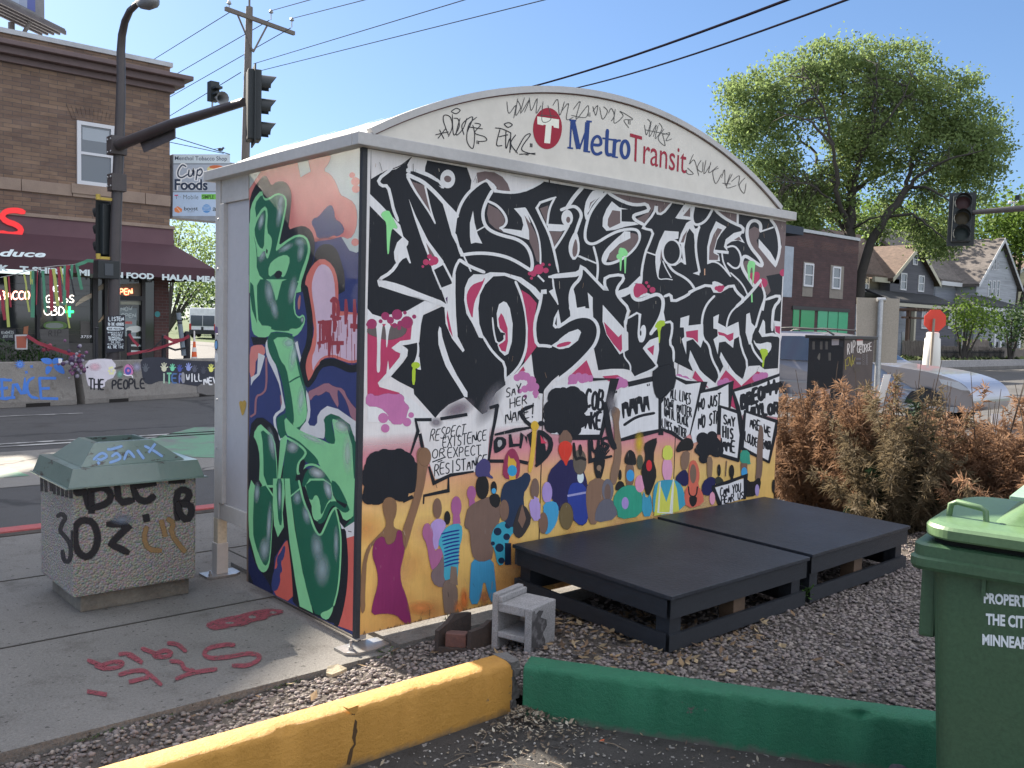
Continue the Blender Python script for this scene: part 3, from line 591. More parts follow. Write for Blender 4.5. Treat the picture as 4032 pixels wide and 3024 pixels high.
Q_(VA, [(840,640),(985,755),(975,830),(963,930),(985,1010),(1015,1110),(930,950),(870,740)], WH)
S_(VA, [(980,760),(1010,660),(1070,560),(1150,485),(1210,440),(1265,412),(1345,480)], 28, WH)
Q_(VA, [(1075,290),(1210,312),(1330,335),(1450,362),(1560,385),(1750,415),(1815,428),(1740,480),(1650,525),(1500,550),(1340,535),(1310,500),(1265,430),(1190,460),(1140,500),(1110,500),(1120,420)], PWH)
Q_(VA, [(1170,345),(1250,330),(1340,340),(1420,385),(1470,450),(1497,525),(1330,525),(1365,485),(1270,405),(1180,445)], BR)
S_(VA, [(1265,412),(1350,480),(1345,520),(1450,535),(1560,535),(1680,500),(1810,430)], 26, WH, 1)
S_(VA, [(1320,520),(1290,570),(1250,650),(1228,730),(1235,810),(1265,875),(1330,920),(1430,955),(1560,985),(1650,1045),(1695,1130),(1712,1230),(1700,1285)], 32, WH)
Q_(VA, [(1135,712),(1105,830),(1105,960),(1115,1032),(1160,1020),(1225,1030),(1180,940),(1150,830)], WH); S_(VA, [(1173,907),(1262,857)], 13, WH)
Q_(VA, [(1285,650),(1380,700),(1440,780),(1440,840),(1390,870),(1400,900),(1435,925),(1350,885),(1290,830),(1270,740)], BR)
S_(VA, [(1285,622),(1370,660),(1440,740),(1465,810),(1440,862),(1395,882)], 24, WH)
Q_(VA, [(1530,690),(1640,680),(1690,820),(1678,995),(1560,955),(1430,918),(1395,882),(1500,890),(1605,905),(1622,850),(1605,780),(1570,735)], WH)
Q_(VA, [(1632,755),(1700,850),(1750,950),(1775,1080),(1782,1215),(1750,1200),(1720,1100),(1680,1010),(1676,900)], BR)
S_(VA, [(1640,690),(1720,830),(1770,960),(1788,1100),(1788,1225)], 17, WH)
S_(VA, [(1020,1142),(1150,1122),(1300,1125),(1450,1155),(1560,1205),(1695,1290)], 32, WH)
S_(VA, [(962,940),(1000,1080),(1018,1130)], 24, WH); S_(VA, [(1010,1070),(1060,1180),(1115,1300)], 15, WH)
S_(VA, [(940,1475),(945,1360),(962,1260),(1005,1185)], 26, WH); S_(VA, [(1005,1187),(1100,1250),(1245,1308)], 32, WH)
p.blobs(VA, [(1770,1280,48),(1720,1320,30),(1683,1320,18),(1700,1365,15),(1840,1290,27),(1810,1232,18),(1875,1235,12)], MG)
S_(VA, [(1765,1340),(1820,1395)], 18, WH)
Q_(VA, [(1780,690),(1865,660),(1840,825)], BR); Q_(VA, [(1876,912),(2005,918),(1920,1060)], BR)
S_(VA, [(1935,582),(1735,650),(1800,790),(1870,930),(1915,1080),(1962,1305)], 24, WH, 1); S_(VA, [(1925,588),(1872,690),(1852,850)], 21, WH)
Q_(VA, [(1850,838),(2045,850),(2055,890),(1990,912),(1868,908)], WH); S_(VA, [(2065,850),(1995,975),(1915,1090)], 22, WH)
p.ell(VA, (2046,782), 56, 78, WH); p.ell(VA, (2056,800), 20, 30, BR)
S_(VA, [(2195,485),(2110,580),(2040,692)], 38, WH); S_(VA, [(1985,705),(2050,680),(2130,665),(2192,745),(2160,830),(2128,925)], 30, WH)
Q_(VA, [(2130,895),(2165,1000),(2168,1130),(2110,1203),(2063,1130),(2058,1040),(2090,960)], WH, 1); Q_(VA, [(2130,970),(2150,1060),(2140,1140),(2108,1168),(2093,1110),(2105,1040)], BR, 1)
S_(VA, [(2150,1150),(2230,1190)], 13, WH)
# ---- upper row, right
Q_(VB, [(325,108),(440,125),(320,230),(268,335),(240,330),(240,240),(280,160)], WH, 1); Q_(VB, [(345,195),(300,240),(275,300),(290,230)], BR)
S_(VB, [(438,135),(350,230),(285,330),(258,420),(240,510),(245,585),(290,617),(350,605),(450,540),(560,487),(680,472),(740,492),(752,560),(700,660),(600,745),(500,792),(428,800),(402,762),(430,685),(520,590),(610,515)], 26, WH)
S_(VB, [(262,385),(245,320),(262,240),(320,150)], 30, WH)
Q_(VB, [(655,505),(735,525),(738,580),(690,655),(600,735),(500,772),(448,762),(470,700),(560,612),(650,565)], BR, 1)
Q_(VB, [(605,495),(660,500),(662,560),(560,612),(470,700),(445,762),(430,802),(402,772),(420,690),(520,590)], WH)
p.blobs(VB, [(590,690,40),(560,730,28),(612,700,27),(575,665,18)], GN); Q_(VB, [(560,740),(586,740),(575,862),(565,862)], GN); Q_(VB, [(603,740),(626,730),(618,885),(608,885)], GN)
Q_(VB, [(490,218),(560,275),(640,292),(580,292),(580,405),(700,410),(740,432),(620,452),(520,482),(440,492),(403,450),(408,370),(440,290)], WH)
Q_(VB, [(495,300),(568,310),(568,420),(470,465),(450,440),(455,380)], BR)
Q_(VB, [(490,142),(880,208),(1035,236),(1000,285),(960,338),(905,325),(905,240),(850,330),(800,415),(740,405),(720,380),(850,310),(830,240),(740,240),(640,232)], BR)
S_(VB, [(455,140),(560,205),(660,245),(740,252),(812,240),(840,300),(765,325),(695,345),(690,372),(720,402),(792,437)], 30, WH, 1)
S_(VB, [(1040,238),(958,338),(902,328),(910,242),(878,335),(790,440),(778,468),(880,490),(840,600),(800,690),(767,850),(764,965)], 22, WH, 1)
S_(VB, [(803,685),(897,717)], 13, WH)
Q_(VB, [(980,490),(1110,500),(1105,565),(1030,575),(985,620),(960,700),(940,800),(925,870),(922,945),(900,860),(893,780),(895,700),(930,590)], WH); Q_(VB, [(946,660),(958,730),(935,785)], BR)
S_(VB, [(1045+85*math.cos(t),690+118*math.sin(t)) for t in [i*.35-1.3 for i in range(19)]], 18, WH, 1)
Q_(VB, [(1000,800),(1060,812),(1110,785),(1135,740),(1175,805),(1130,780),(1080,815),(1030,815)], WH)
S_(VB, [(962,770),(990,840),(1040,925)], 11, WH); S_(VB, [(905,860),(922,945),(990,934),(1052,945)], 10, WH); S_(VB, [(1010,800),(1060,870),(1160,920),(1220,970),(1257,1030)], 22, WH)
Q_(VB, [(1230,388),(1180,420),(1130,520),(1105,605),(1130,620),(1155,800),(1178,805),(1162,640),(1182,520),(1210,470),(1250,520),(1262,650),(1285,500),(1312,462),(1260,472)], WH); Q_(VB, [(1190,485),(1155,600),(1128,600),(1150,540)], BR)
Q_(VB, [(1160,248),(1252,265),(1235,392),(1100,380),(1078,372)], WH); Q_(VB, [(1218,272),(1150,352),(1215,362)], BR)
S_(VB, [(1250,268),(1230,360),(1248,432),(1300,437),(1370,392),(1422,295)], 23, WH)
S_(VB, [(1300,450),(1268,560),(1268,700),(1303,875)], 22, WH); Q_(VB, [(1240,885),(1305,862),(1300,905)], WH)
Q_(VB, [(1455,403),(1552,456),(1500,520),(1465,580),(1440,680),(1482,712),(1492,772),(1420,775),(1373,802),(1373,640),(1400,520)], WH)
Q_(VB, [(1470,465),(1512,480),(1465,560),(1430,690),(1440,702),(1480,722),(1470,762),(1390,762),(1395,640),(1430,530)], BR)
S_(VB, [(1440,680),(1565,692)], 27, WH); S_(VB, [(1380,792),(1430,772),(1500,802),(1592,915)], 15, WH)
Q_(VB, [(1712,488),(1620,512),(1545,570),(1528,640),(1562,682),(1555,620),(1600,590),(1660,580),(1722,607),(1680,540)], WH); Q_(VB, [(1670,545),(1620,576),(1692,582)], BR)
S_(VB, [(1540,650),(1620,625),(1672,680),(1692,760),(1670,832),(1620,842),(1562,790)], 17, WH)
S_(VB, [(1510,700),(1522,790),(1582,892)], 14, WH); S_(VB, [(1590,880),(1700,980),(1752,1095)], 14, WH)
Q_(VB, [(1480,312),(1655,337),(1652,432),(1560,390)], BR); S_(VB, [(1448,302),(1530,372),(1620,422),(1707,457),(1705,510)], 27, WH, 1); S_(VB, [(1657,337),(1655,425)], 20, WH)
Q_(VB, [(1970,387),(2118,412),(2090,905),(2000,842),(2048,720),(2062,600),(2030,480)], BR)
Q_(VB, [(1810,452),(1865,480),(1850,550),(1830,580),(1850,640),(1960,780),(2000,832),(2075,832),(2062,885),(1920,910),(1932,940),(1962,1050),(1930,1090),(1900,1042),(1860,960),(1810,1012),(1740,920),(1700,822),(1720,772),(1800,762),(1880,822),(1870,760),(1790,652),(1755,550),(1760,482)], BR)
Q_(VB, [(1735,895),(1850,865),(1865,930),(1808,1002)], MG, 1); p.blobs(VB, [(1888,975,45),(2078,880,34),(1830,900,30)], MG)
S_(VB, [(1868,495),(1870,430),(1830,395),(1780,400),(1745,450),(1740,540),(1770,640),(1878,765),(1885,830),(1790,762),(1730,722),(1700,742),(1688,800),(1720,880),(1812,1012)], 30, WH)
Q_(VB, [(1850,565),(1960,690),(2008,775),(2036,690),(2048,590),(2062,640),(2035,760),(2005,832),(1960,780),(1850,645)], WH)
S_(VB, [(1962,388),(2010,450),(2040,560),(2046,690),(2005,815)], 26, WH); S_(VB, [(1865,500),(1987,458)], 15, WH)
Q_(VB, [(1740,765),(1822,775),(1815,832),(1800,992),(1790,992),(1797,832),(1775,832),(1767,962),(1755,962)], GN, 1)
S_(VB, [(1785,1060),(1788,1150)], 14, GN); S_(VB, [(1810,1012),(1870,945)], 20, WH); S_(VB, [(1350,845),(1350,900)], 10, pc(190,150,130))
# ---- lower row, left
Q_(VC, [(222,45),(240,120),(500,205),(690,240),(740,220),(880,290),(880,332),(800,297),(655,382),(640,440),(618,560),(600,662),(440,645),(430,672),(345,715),(385,745),(430,765),(430,800),(330,920),(212,1050),(230,1090),(330,1110),(420,1150),(560,1222),(770,1432),(112,1432),(112,330),(160,385),(240,410),(400,385),(500,355),(690,243),(560,175),(235,75)], WH)
Q_(VC, [(112,480),(545,480),(530,632),(430,645),(345,715),(385,745),(430,765),(425,800),(325,925),(212,1050),(230,1090),(420,1145),(440,1180),(112,1180)], MG)
Q_(VC, [(112,520),(250,505),(420,500),(500,520),(470,590),(380,625),(300,635),(180,600),(112,570)], pc(92,84,90), 1, 6)
Q_(VC, [(190,470),(265,470),(250,560),(237,700),(238,930),(217,958),(200,930),(208,700),(203,560)], WH, 1); Q_(VC, [(275,480),(345,480),(318,560),(305,705),(293,705),(293,560)], WH, 1); Q_(VC, [(312,830),(325,930),(295,965),(300,920)], WH)
p.blobs(VC, [(155,480,50),(285,405,40),(400,390,52),(495,465,60),(335,445,35),(375,495,25),(430,475,28),(475,372,18),(565,410,21),(240,455,20),(120,485,20),(420,520,20)], pc(140,52,96))
Q_(VC, [(345,712),(430,645),(600,660),(505,680),(440,690),(505,730),(500,770),(430,870),(335,985),(220,1050),(300,955),(430,800),(432,765),(385,745)], WH)
Q_(VC, [(100,1170),(150,1150),(190,1185),(300,1150),(380,1165),(430,1155),(470,1190),(460,1230),(520,1285),(500,1320),(480,1420),(420,1460),(330,1420),(310,1390),(320,1360),(230,1280),(100,1275)], PK, 1, 5)
p.blobs(VC, [(265,1390,50),(285,1490,42),(385,1400,55),(495,1430,42),(535,1362,28),(350,1350,40)], PK)
S_(VC, [(600,650),(607,740),(590,830),(560,880)], 20, WH, 2, 0, True, (.6,1.7)); Q_(VC, [(585,790),(615,800),(630,925),(600,920),(560,880)], WH)
p.ell(VC, (580,880), 42, 32, YG); Q_(VC, [(545,890),(580,890),(574,1070),(543,1070)], YG, 1)
S_(VC, [(240,75),(420,120),(560,180),(700,235),(850,290)], 50, WH, 1)
Q_(VC, [(770,0),(830,130),(930,90),(950,0),(965,0),(963,180),(970,400),(985,600),(1052,735),(1035,755),(930,620),(870,480),(858,330),(880,300),(820,130),(760,0)], WH)
Q_(VC, [(885,345),(910,470),(940,610),(900,540),(878,420)], MG); Q_(VC, [(868,232),(888,215),(885,290)], pc(70,40,90))
Q_(VC, [(808,503),(825,520),(835,600),(870,720),(910,840),(980,980),(1080,1140),(1080,1190),(1050,1185),(1000,1100),(930,990),(870,890),(830,780),(800,680),(795,560)], WH)
Q_(VC, [(1245,1),(1140,0),(1090,45),(1055,130),(1048,250),(1070,380),(1130,480),(1190,610),(1225,620),(1235,600),(1195,480),(1185,330),(1200,200),(1250,100),(1330,20),(1440,15),(1560,60),(1680,150),(1770,250),(1790,190),(1740,130),(1600,30),(1440,-15),(1300,-20)], WH)
Q_(VC, [(1240,35),(1230,65),(1190,75),(1120,105),(1075,180),(1070,250),(1090,340),(1130,440),(1135,350),(1150,260),(1200,160),(1250,45)], MG, 1)
S_(VC, [(1230,600),(1300,720),(1370,800),(1445,865),(1448,1030)], 24, WH, 1); S_(VC, [(1545,70),(1610,220),(1650,400),(1660,560),(1650,720),(1600,860),(1530,950),(1460,1010)], 25, WH)
Q_(VC, [(1600,150),(1680,200),(1750,280),(1730,420),(1725,560),(1750,700),(1690,780),(1630,860),(1660,700),(1665,520),(1640,330)], MG)
S_(VC, [(1800,170),(1780,300),(1735,440),(1728,560),(1750,690),(1830,690),(1890,700)], 30, WH, 1); Q_(VC, [(1790,150),(1845,145),(1848,190),(1800,190)], WH)
Q_(VC, [(1640,860),(1700,780),(1720,960),(1770,1160),(1810,1160),(1760,1430),(1450,1430),(1360,1200),(1450,1080),(1540,960),(1610,880)], PWH)
Q_(VC, [(1620,890),(1640,930),(1560,970)], MG); p.blobs(VC, [(1560,1000,35),(1610,980,45),(1650,990,40),(1700,1030,45),(1735,1090,40),(1690,1090,45),(1740,1150,32),(1635,1110,35),(1585,1130,24),(1640,1180,18),(1740,1180,20)], PK)
Q_(VC, [(1430,262),(1385,290),(1362,380),(1370,500),(1400,560),(1445,570),(1440,640),(1370,680),(1390,740),(1440,788),(1475,770),(1510,650),(1518,480),(1490,330),(1460,275)], WH); Q_(VC, [(1405,375),(1378,430),(1392,520),(1430,560),(1448,570),(1445,640),(1380,685),(1410,740),(1450,750),(1472,650),(1468,520),(1430,410)], MG)
S_(VC, [(1322,420),(1335,560),(1365,680),(1440,640),(1435,590)], 16, WH, 1)
Q_(VC, [(1870,170),(1900,150),(1905,50),(1880,40),(1880,0),(2180,0),(2175,60),(2095,110),(2070,190),(2065,330),(2090,400),(2000,470),(1930,520),(1905,480),(1960,340),(1980,460),(2080,390),(2140,330),(2220,345),(2220,310),(2140,325),(2110,150),(2210,85),(2210,-10),(1870,-20),(1870,45),(1910,100),(1955,290)], WH) if 0 else None
S_(VC, [(1870,25),(1990,20),(2175,5),(2178,-70)], 32, WH, 1); S_(VC, [(1905,40),(1915,140),(1955,290)], 18, WH, 1); Q_(VC, [(1868,165),(1912,140),(1955,295)], WH)
Q_(VC, [(1960,340),(1918,420),(1905,500),(1930,525),(1985,510),(2100,420),(2220,345),(2220,310),(2140,325),(2110,180),(2100,110),(2070,190),(2062,330),(2088,395),(1985,480)], WH); Q_(VC, [(1945,410),(1925,480),(1945,500)], BK)
Q_(VC, [(1890,690),(1950,650),(2060,560),(2150,530),(2180,560),(2150,640),(2060,710),(1960,722)], WH); Q_(VC, [(1955,700),(2020,660),(2090,650),(2080,680),(2010,702)], MG)
Q_(VC, [(2212,820),(2110,940),(2050,1010),(1850,1130),(1815,1230),(1960,1100),(2212,1060)], PWH); p.blobs(VC, [(2100,1030,45),(2150,990,40),(2190,1010,45)], PK)
# ---- lower row, right
S_(VD, [(-60,12),(60,0),(190,-15),(207,-85),(340,55),(445,165),(420,90),(428,22),(588,0),(600,50),(550,105),(530,165),(560,225),(650,318),(625,400),(612,480)], 27, WH, 1)
Q_(VD, [(530,160),(640,120),(750,15),(766,68),(700,85),(688,165),(610,205),(555,222)], WH)
S_(VD, [(320,-255),(352,-140),(362,-50),(350,55)], 21, WH); S_(VD, [(190,-168),(342,-103)], 15, WH)
S_(VD, [(207,-65),(200,40),(125,110),(100,200),(108,300),(125,385)], 30, WH); Q_(VD, [(125,105),(150,200),(165,310),(312,318),(316,400),(105,395),(95,260),(100,150)], WH); Q_(VD, [(265,168),(312,215),(312,330),(280,315)], WH)
S_(VD, [(-10,490),(130,400),(260,382),(340,430),(372,520),(342,640),(262,740),(120,880),(-20,985)], 30, WH)
Q_(VD, [(-20,620),(80,540),(190,508),(206,550),(150,632),(60,690),(-20,695)], WH, 1); Q_(VD, [(-20,650),(70,622),(122,627),(80,662),(-20,680)], MG, 1)
Q_(VD, [(405,283),(600,500),(640,540),(642,700),(605,720),(560,742),(440,562),(403,440)], WH); Q_(VD, [(415,440),(550,582),(580,552),(585,692),(570,722),(500,642),(440,552)], MG)
S_(VD, [(610,430),(620,600),(628,700)], 22, WH); S_(VD, [(600,720),(604,770),(662,835),(662,895)], 14, WH)
S_(VD, [(630,412),(752,340),(742,470),(735,570),(752,625)], 19, WH, 1); p.ell(VD, (775,550), 30, 82, WH, rot=.12); p.ell(VD, (756,545), 8, 26, BK)
Q_(VD, [(665,160),(690,95),(770,60),(760,150),(850,185),(760,215),(700,220)], WH)
p.blobs(VD, [(745,140,56),(720,175,42),(790,150,30),(865,145,28),(810,78,15),(830,112,15),(725,105,22)], MG)
S_(VD, [(672,150),(682,218),(740,246),(850,200),(920,180),(968,232),(960,330),(930,420),(848,555)], 32, WH)
Q_(VD, [(980,200),(950,400),(870,545),(985,430),(965,330)], WH)
Q_(VD, [(880,490),(920,425),(985,430),(985,472),(940,492),(935,632),(920,642),(915,500)], YG, 1)
S_(VD, [(975,205),(1035,182),(1047,262),(1200,190),(1212,160),(1400,85),(1452,182),(1610,90),(1642,162),(1722,232),(1640,302)], 26, WH, 1)
Q_(VD, [(1410,75),(1450,60),(1545,110),(1450,180)], WH, 1); p.blobs(VD, [(1490,135,32),(1460,130,20),(1515,120,18)], MG)
S_(VD, [(985,447),(1045,437),(1050,520),(1022,640),(1062,692),(1062,805)], 22, WH, 1)
Q_(VD, [(778,680),(840,608),(920,580),(926,700),(902,832),(810,712)], WH); Q_(VD, [(815,690),(882,655),(872,752)], MG); S_(VD, [(782,685),(902,832),(912,868),(700,952)], 19, WH, 1)
Q_(VD, [(1125,405),(1207,380),(1197,492),(1120,492)], WH); Q_(VD, [(1155,480),(1335,460),(1338,600),(1312,680),(1240,600),(1180,622),(1178,742),(1135,600),(1160,580)], WH); Q_(VD, [(1175,530),(1287,515),(1287,635),(1240,592),(1180,582)], MG)
S_(VD, [(1440,200),(1370,272),(1330,370),(1320,480),(1332,600),(1392,652),(1412,782),(1492,922),(1470,1010)], 20, WH)
Q_(VD, [(1215,703),(1262,800),(1302,882),(1442,1030),(1450,1080),(1380,1060),(1240,892),(1200,800)], WH)
Q_(VD, [(1430,395),(1482,370),(1472,450),(1550,492),(1662,440),(1675,572),(1622,602),(1612,682),(1540,622),(1482,632),(1470,742),(1430,602),(1470,572),(1467,512),(1430,502)], WH); Q_(VD, [(1470,530),(1530,546),(1560,562),(1617,540),(1612,602),(1580,622),(1530,572),(1480,562)], MG)
S_(VD, [(1642,300),(1590,352),(1562,420),(1552,485)], 16, WH); S_(VD, [(1672,570),(1692,692),(1752,832),(1715,965)], 19, WH, 1)
Q_(VD, [(1500,718),(1540,790),(1602,882),(1702,1002),(1690,1042),(1640,1002),(1522,852),(1488,770)], WH)
Q_(VD, [(1735,370),(1767,355),(1782,450),(1822,492),(1792,562),(1782,642),(1760,652),(1728,540)], WH); S_(VD, [(1640,302),(1762,190),(1870,55)], 27, WH); S_(VD, [(1885,120),(1915,205),(1865,332),(1822,492)], 20, WH)
Q_(VD, [(1870,60),(1920,200),(1895,340),(1870,330),(1900,220)], WH)
S_(VD, [(1915,235),(2040,190),(2047,242),(1990,302),(1977,420),(1975,520)], 26, WH, 1); Q_(VD, [(1890,418),(1907,440),(1912,552),(1982,540),(2052,582),(1960,572),(1880,582),(1848,530)], WH)
Q_(VD, [(1990,430),(2052,438),(2045,600),(2000,542)], WH); Q_(VD, [(2000,480),(2050,482),(2045,555),(2005,532)], MG)
Q_(VD, [(1800,600),(1832,652),(1960,620),(1972,682),(1930,742),(1860,712),(1808,642)], WH, 1); Q_(VD, [(1850,690),(1932,690),(1937,742),(1905,772),(1897,862),(1880,862),(1885,772)], YG, 1); S_(VD, [(1780,640),(1802,712),(1882,812)], 19, WH)
# ---- magenta and pink between the letters and the placards
Q_(VD, [(255,795),(325,975),(110,930)], MG); p.blobs(VD, [(130,970,48),(180,945,35),(240,960,42),(290,965,32),(110,1010,30)], PK)
Q_(VD, [(400,945),(540,932),(655,1000),(520,1035)], MG); p.blobs(VD, [(560,1000,52),(600,1010,42),(530,1030,40)], PK)
Q_(VD, [(1260,892),(1390,1060),(1235,960)], MG); p.blobs(VD, [(1110,960,38),(1165,985,45),(1205,1000,34),(1190,1035,22)], PK)
Q_(VD, [(1545,888),(1622,962),(1690,1035),(1640,1250),(1590,1220),(1590,1000),(1480,985)], MG); p.blobs(VD, [(1500,1010,36),(1545,990,32),(1590,1010,26)], PK)
Q_(VD, [(1838,898),(1935,940),(1700,1042),(1690,1032)], MG); p.blobs(VD, [(1830,960,40),(1880,940,34),(1910,935,28)], PK)
Q_(VD, [(880,880),(1060,830),(1082,1050),(1000,1112),(940,1165),(890,1132),(862,1040)], BK, 1, 8)
# ---- placards
def placard(V, poly, frame, w_, fill=PWH):
    Q_(V, poly, fill)
    for s_ in frame: S_(V, s_, w_, BK, 0, 3)
Q_(VE, [(735,480),(1560,420),(1530,900),(1420,1050),(920,1140),(870,1000),(800,780)], PWH)
p.glow(VE, (1180,330), 230, 120, pc(120,108,125), -.4); p.glow(VE, (930,480), 90, 70, pc(120,115,130)); p.glow(VE, (1560,260), 120, 330, pc(120,118,132), .5, 20, .8)
for s_ in ([(690,450),(870,448)],[(690,440),(722,580),(640,835)],[(745,620),(772,770)],[(990,438),(1285,390)]): S_(VE, s_, 38, BK, 0)
for s_ in ([(850,1000),(905,1185),(1100,1092),(1360,1052)],[(1560,930),(1705,930)],[(1890,930),(1990,952)]): S_(VE, s_, 40, BK, 0)
S_(VE, [(1075,1120),(1075,1272),(790,1332),(785,1420)], 30, BK, 0); S_(VE, [(1560,310),(1650,282)], 38, BK, 0); Q_(VE, [(1620,270),(1665,275),(1640,430),(1600,620),(1555,930),(1530,920),(1560,640),(1590,500)], BK)
p.text(VE, 'RESPECT', (858,706), (1262,622), 145, 12, BK, (20,-135)); p.text(VE, 'EXISTENCE', (1005,782), (1512,690), 125, 12, BK, (5,-122))
p.text(VE, 'OR', (885,897), (1030,878), 105, 12, BK, (5,-105)); p.text(VE, 'EXPECT', (1065,892), (1450,850), 120, 12, BK, (0,-118)); p.text(VE, 'RESISTANCE', (915,1098), (1520,985), 135, 13, BK, (0,-130))
S_(VE, [(890,940),(1040,882)], 14, BK); S_(VE, [(950,940),(1000,922)], 12, BK)
p.text(VE, 'SAY', (1745,190), (1915,140), 110, 12, BK, (0,-105)); p.text(VE, 'HER', (1790,310), (1985,265), 100, 12, BK, (0,-105)); p.text(VE, 'NAME!', (1740,490), (2080,415), 130, 13, BK, (0,-130))
S_(VE, [(2055,285),(1900,350),(1950,450),(2035,520)], 44, BK, 1); S_(VE, [(1620,622),(1850,570),(2030,540)], 46, BK, 0)
Q_(VE, [(1600,650),(1740,650),(1750,760),(1640,840),(1600,830)], BK, 1); Q_(VE, [(1640,690),(1690,680),(1700,740),(1650,780)], pc(160,158,170), 1)
S_(VE, [(1790,630),(1802,750),(1890,742)], 52, BK, 0); S_(VE, [(1910,770),(1930,610),(1985,690),(2020,600),(2040,765)], 44, BK, 0)
# second and further placards
PL = pc(204,202,216)
placard(VF, [(160,150),(665,110),(560,590),(150,560)], [[(515,95),(690,92),(570,590)],[(330,590),(570,588)]], 42, PL)
p.text(VF, 'COB', (440,330), (590,370), 170, 24, BK, (10,-165)); p.text(VF, 'AKE', (440,512), (570,520), 130, 22, BK, (5,-135))
placard(VF, [(745,180),(1075,90),(1075,480),(1070,530),(735,620),(690,300)], [[(815,135),(1080,75)],[(740,612),(900,570),(1090,528)],[(1085,250),(1085,560)]], 40, PL)
p.text(VF, 'MAMA', (765,425), (985,350), 160, 24, BK, (-15,-165)); S_(VF, [(770,485),(880,410),(1030,382)], 24, BK); p.text(VF, '"', (680,260), (720,250), 60, 10, BK); p.text(VF, '"', (955,200), (1000,190), 60, 10, BK)
placard(VF, [(1215,60),(1450,130),(1330,560),(1270,610),(1090,520),(1090,300),(1160,200)], [[(1210,80),(1300,122),(1455,118),(1340,560)],[(1090,520),(1180,550),(1270,615)]], 30, PL)
p.text(VF, 'ALL LIVES', (1165,255), (1335,310), 90, 11, BK, (5,-92)); p.text(VF, 'DONT MATTER', (1115,330), (1345,420), 80, 11, BK, (0,-84)); p.text(VF, 'UNTIL BLACK', (1115,410), (1315,498), 80, 11, BK, (0,-84)); p.text(VF, 'LIVES MATTER', (1095,500), (1300,600), 75, 10, BK, (0,-78))
Q_(VF, [(1020,0),(1200,-40),(1212,150),(1140,210),(1080,262),(1040,240),(1015,120)], BK, 1, 10)
placard(VF, [(1425,215),(1680,130),(1670,330),(1590,340),(1570,560),(1360,640),(1340,560),(1400,330)], [[(1430,200),(1560,172),(1685,120),(1672,330)]], 30, PL)
p.text(VF, 'NO JUST', (1405,365), (1590,310), 95, 13, BK, (5,-95)); p.text(VF, 'NO STR', (1405,515), (1580,460), 110, 14, BK, (5,-112))
placard(VF, [(1705,200),(2100,70),(2090,420),(1800,380),(1760,420)], [[(1690,195),(1900,130),(2098,55)],[(1700,200),(1740,330),(1790,520)]], 34, PL)
p.text(VF, 'BREONNA', (1775,345), (2105,190), 110, 30, BK, (-5,-110)); p.text(VF, 'TAYLOR', (1800,400), (2090,390), 90, 28, BK, (0,-95))
placard(VF, [(1590,330),(1745,385),(1770,560),(1745,785),(1600,740)], [[(1580,322),(1748,375),(1772,570),(1745,790)],[(1600,742),(1745,785)],[(1585,325),(1578,560)]], 28, PL)
p.text(VF, 'SAY', (1620,470), (1715,505), 75, 14, BK, (0,-78)); p.text(VF, 'HIS', (1615,590), (1700,600), 90, 16, BK, (0,-88)); p.text(VF, 'NAME', (1570,690), (1715,722), 90, 15, BK, (0,-95))
placard(VF, [(1810,370),(2075,460),(2010,800),(1780,680)], [[(1800,365),(2080,455),(2008,800)],[(2008,802),(1775,682),(1803,368)]], 28, PL)
p.text(VF, 'ARE WE', (1845,500), (2020,590), 80, 12, BK, (0,-82)); p.text(VF, 'LOUDER', (1800,620), (1925,690), 75, 11, BK, (5,-80)); p.text(VF, 'ENOUGH', (1955,680), (2020,700), 70, 10, BK)
# ---- the painted crowd
BRN, DKB, OLV = pc(112,88,80), pc(34,34,38), pc(120,98,66)
# afro woman, far left
Q_(VG, [(60,-60),(120,-330+200),(60,-100)], BK) if 0 else None
p.blobs(VE, [(400,1090,300),(260,960,150),(540,960,150),(600,1100,125),(200,1120,150),(230,1290,150),(330,880,95),(500,870,90),(620,1210,95),(520,1310,90),(150,1350,85),(640,1020,95),(170,1010,80)], BK)
Q_(VG, [(700,-370),(745,-330),(770,-260),(735,-100),(720,0),(700,90),(640,300),(600,420),(540,640),(510,720),(480,640),(490,500),(560,310),(620,110),(640,0),(650,-200),(640,-300),(660,-360)], pc(122,94,78), 1, 8)
p.ell(VE, (795,880), 72, 105, pc(122,94,78), 8)
Q_(VG, [(355,150),(415,180),(428,260),(415,350),(390,400),(395,480),(470,500),(520,560),(510,700),(470,760),(300,680),(180,620),(110,800),(100,1000),(90,1200),(95,1330),(60,1390),(45,1250),(60,900),(110,690),(200,590),(310,480),(320,410),(290,320),(280,230),(300,170)], pc(118,92,74), 1, 6)
Q_(VG, [(290,560),(310,640),(340,660),(390,640),(420,600),(435,500),(480,505),(490,640),(510,700),(490,800),(460,920),(470,1060),(520,1180),(560,1340),(580,1480),(560,1510),(480,1450),(430,1390),(300,1370),(160,1395),(180,1260),(230,1100),(235,980),(210,870),(175,780),(180,680),(210,600)], pc(116,42,92), 1, 8)
S_(VG, [(590,150),(500,190)], 40, BK)
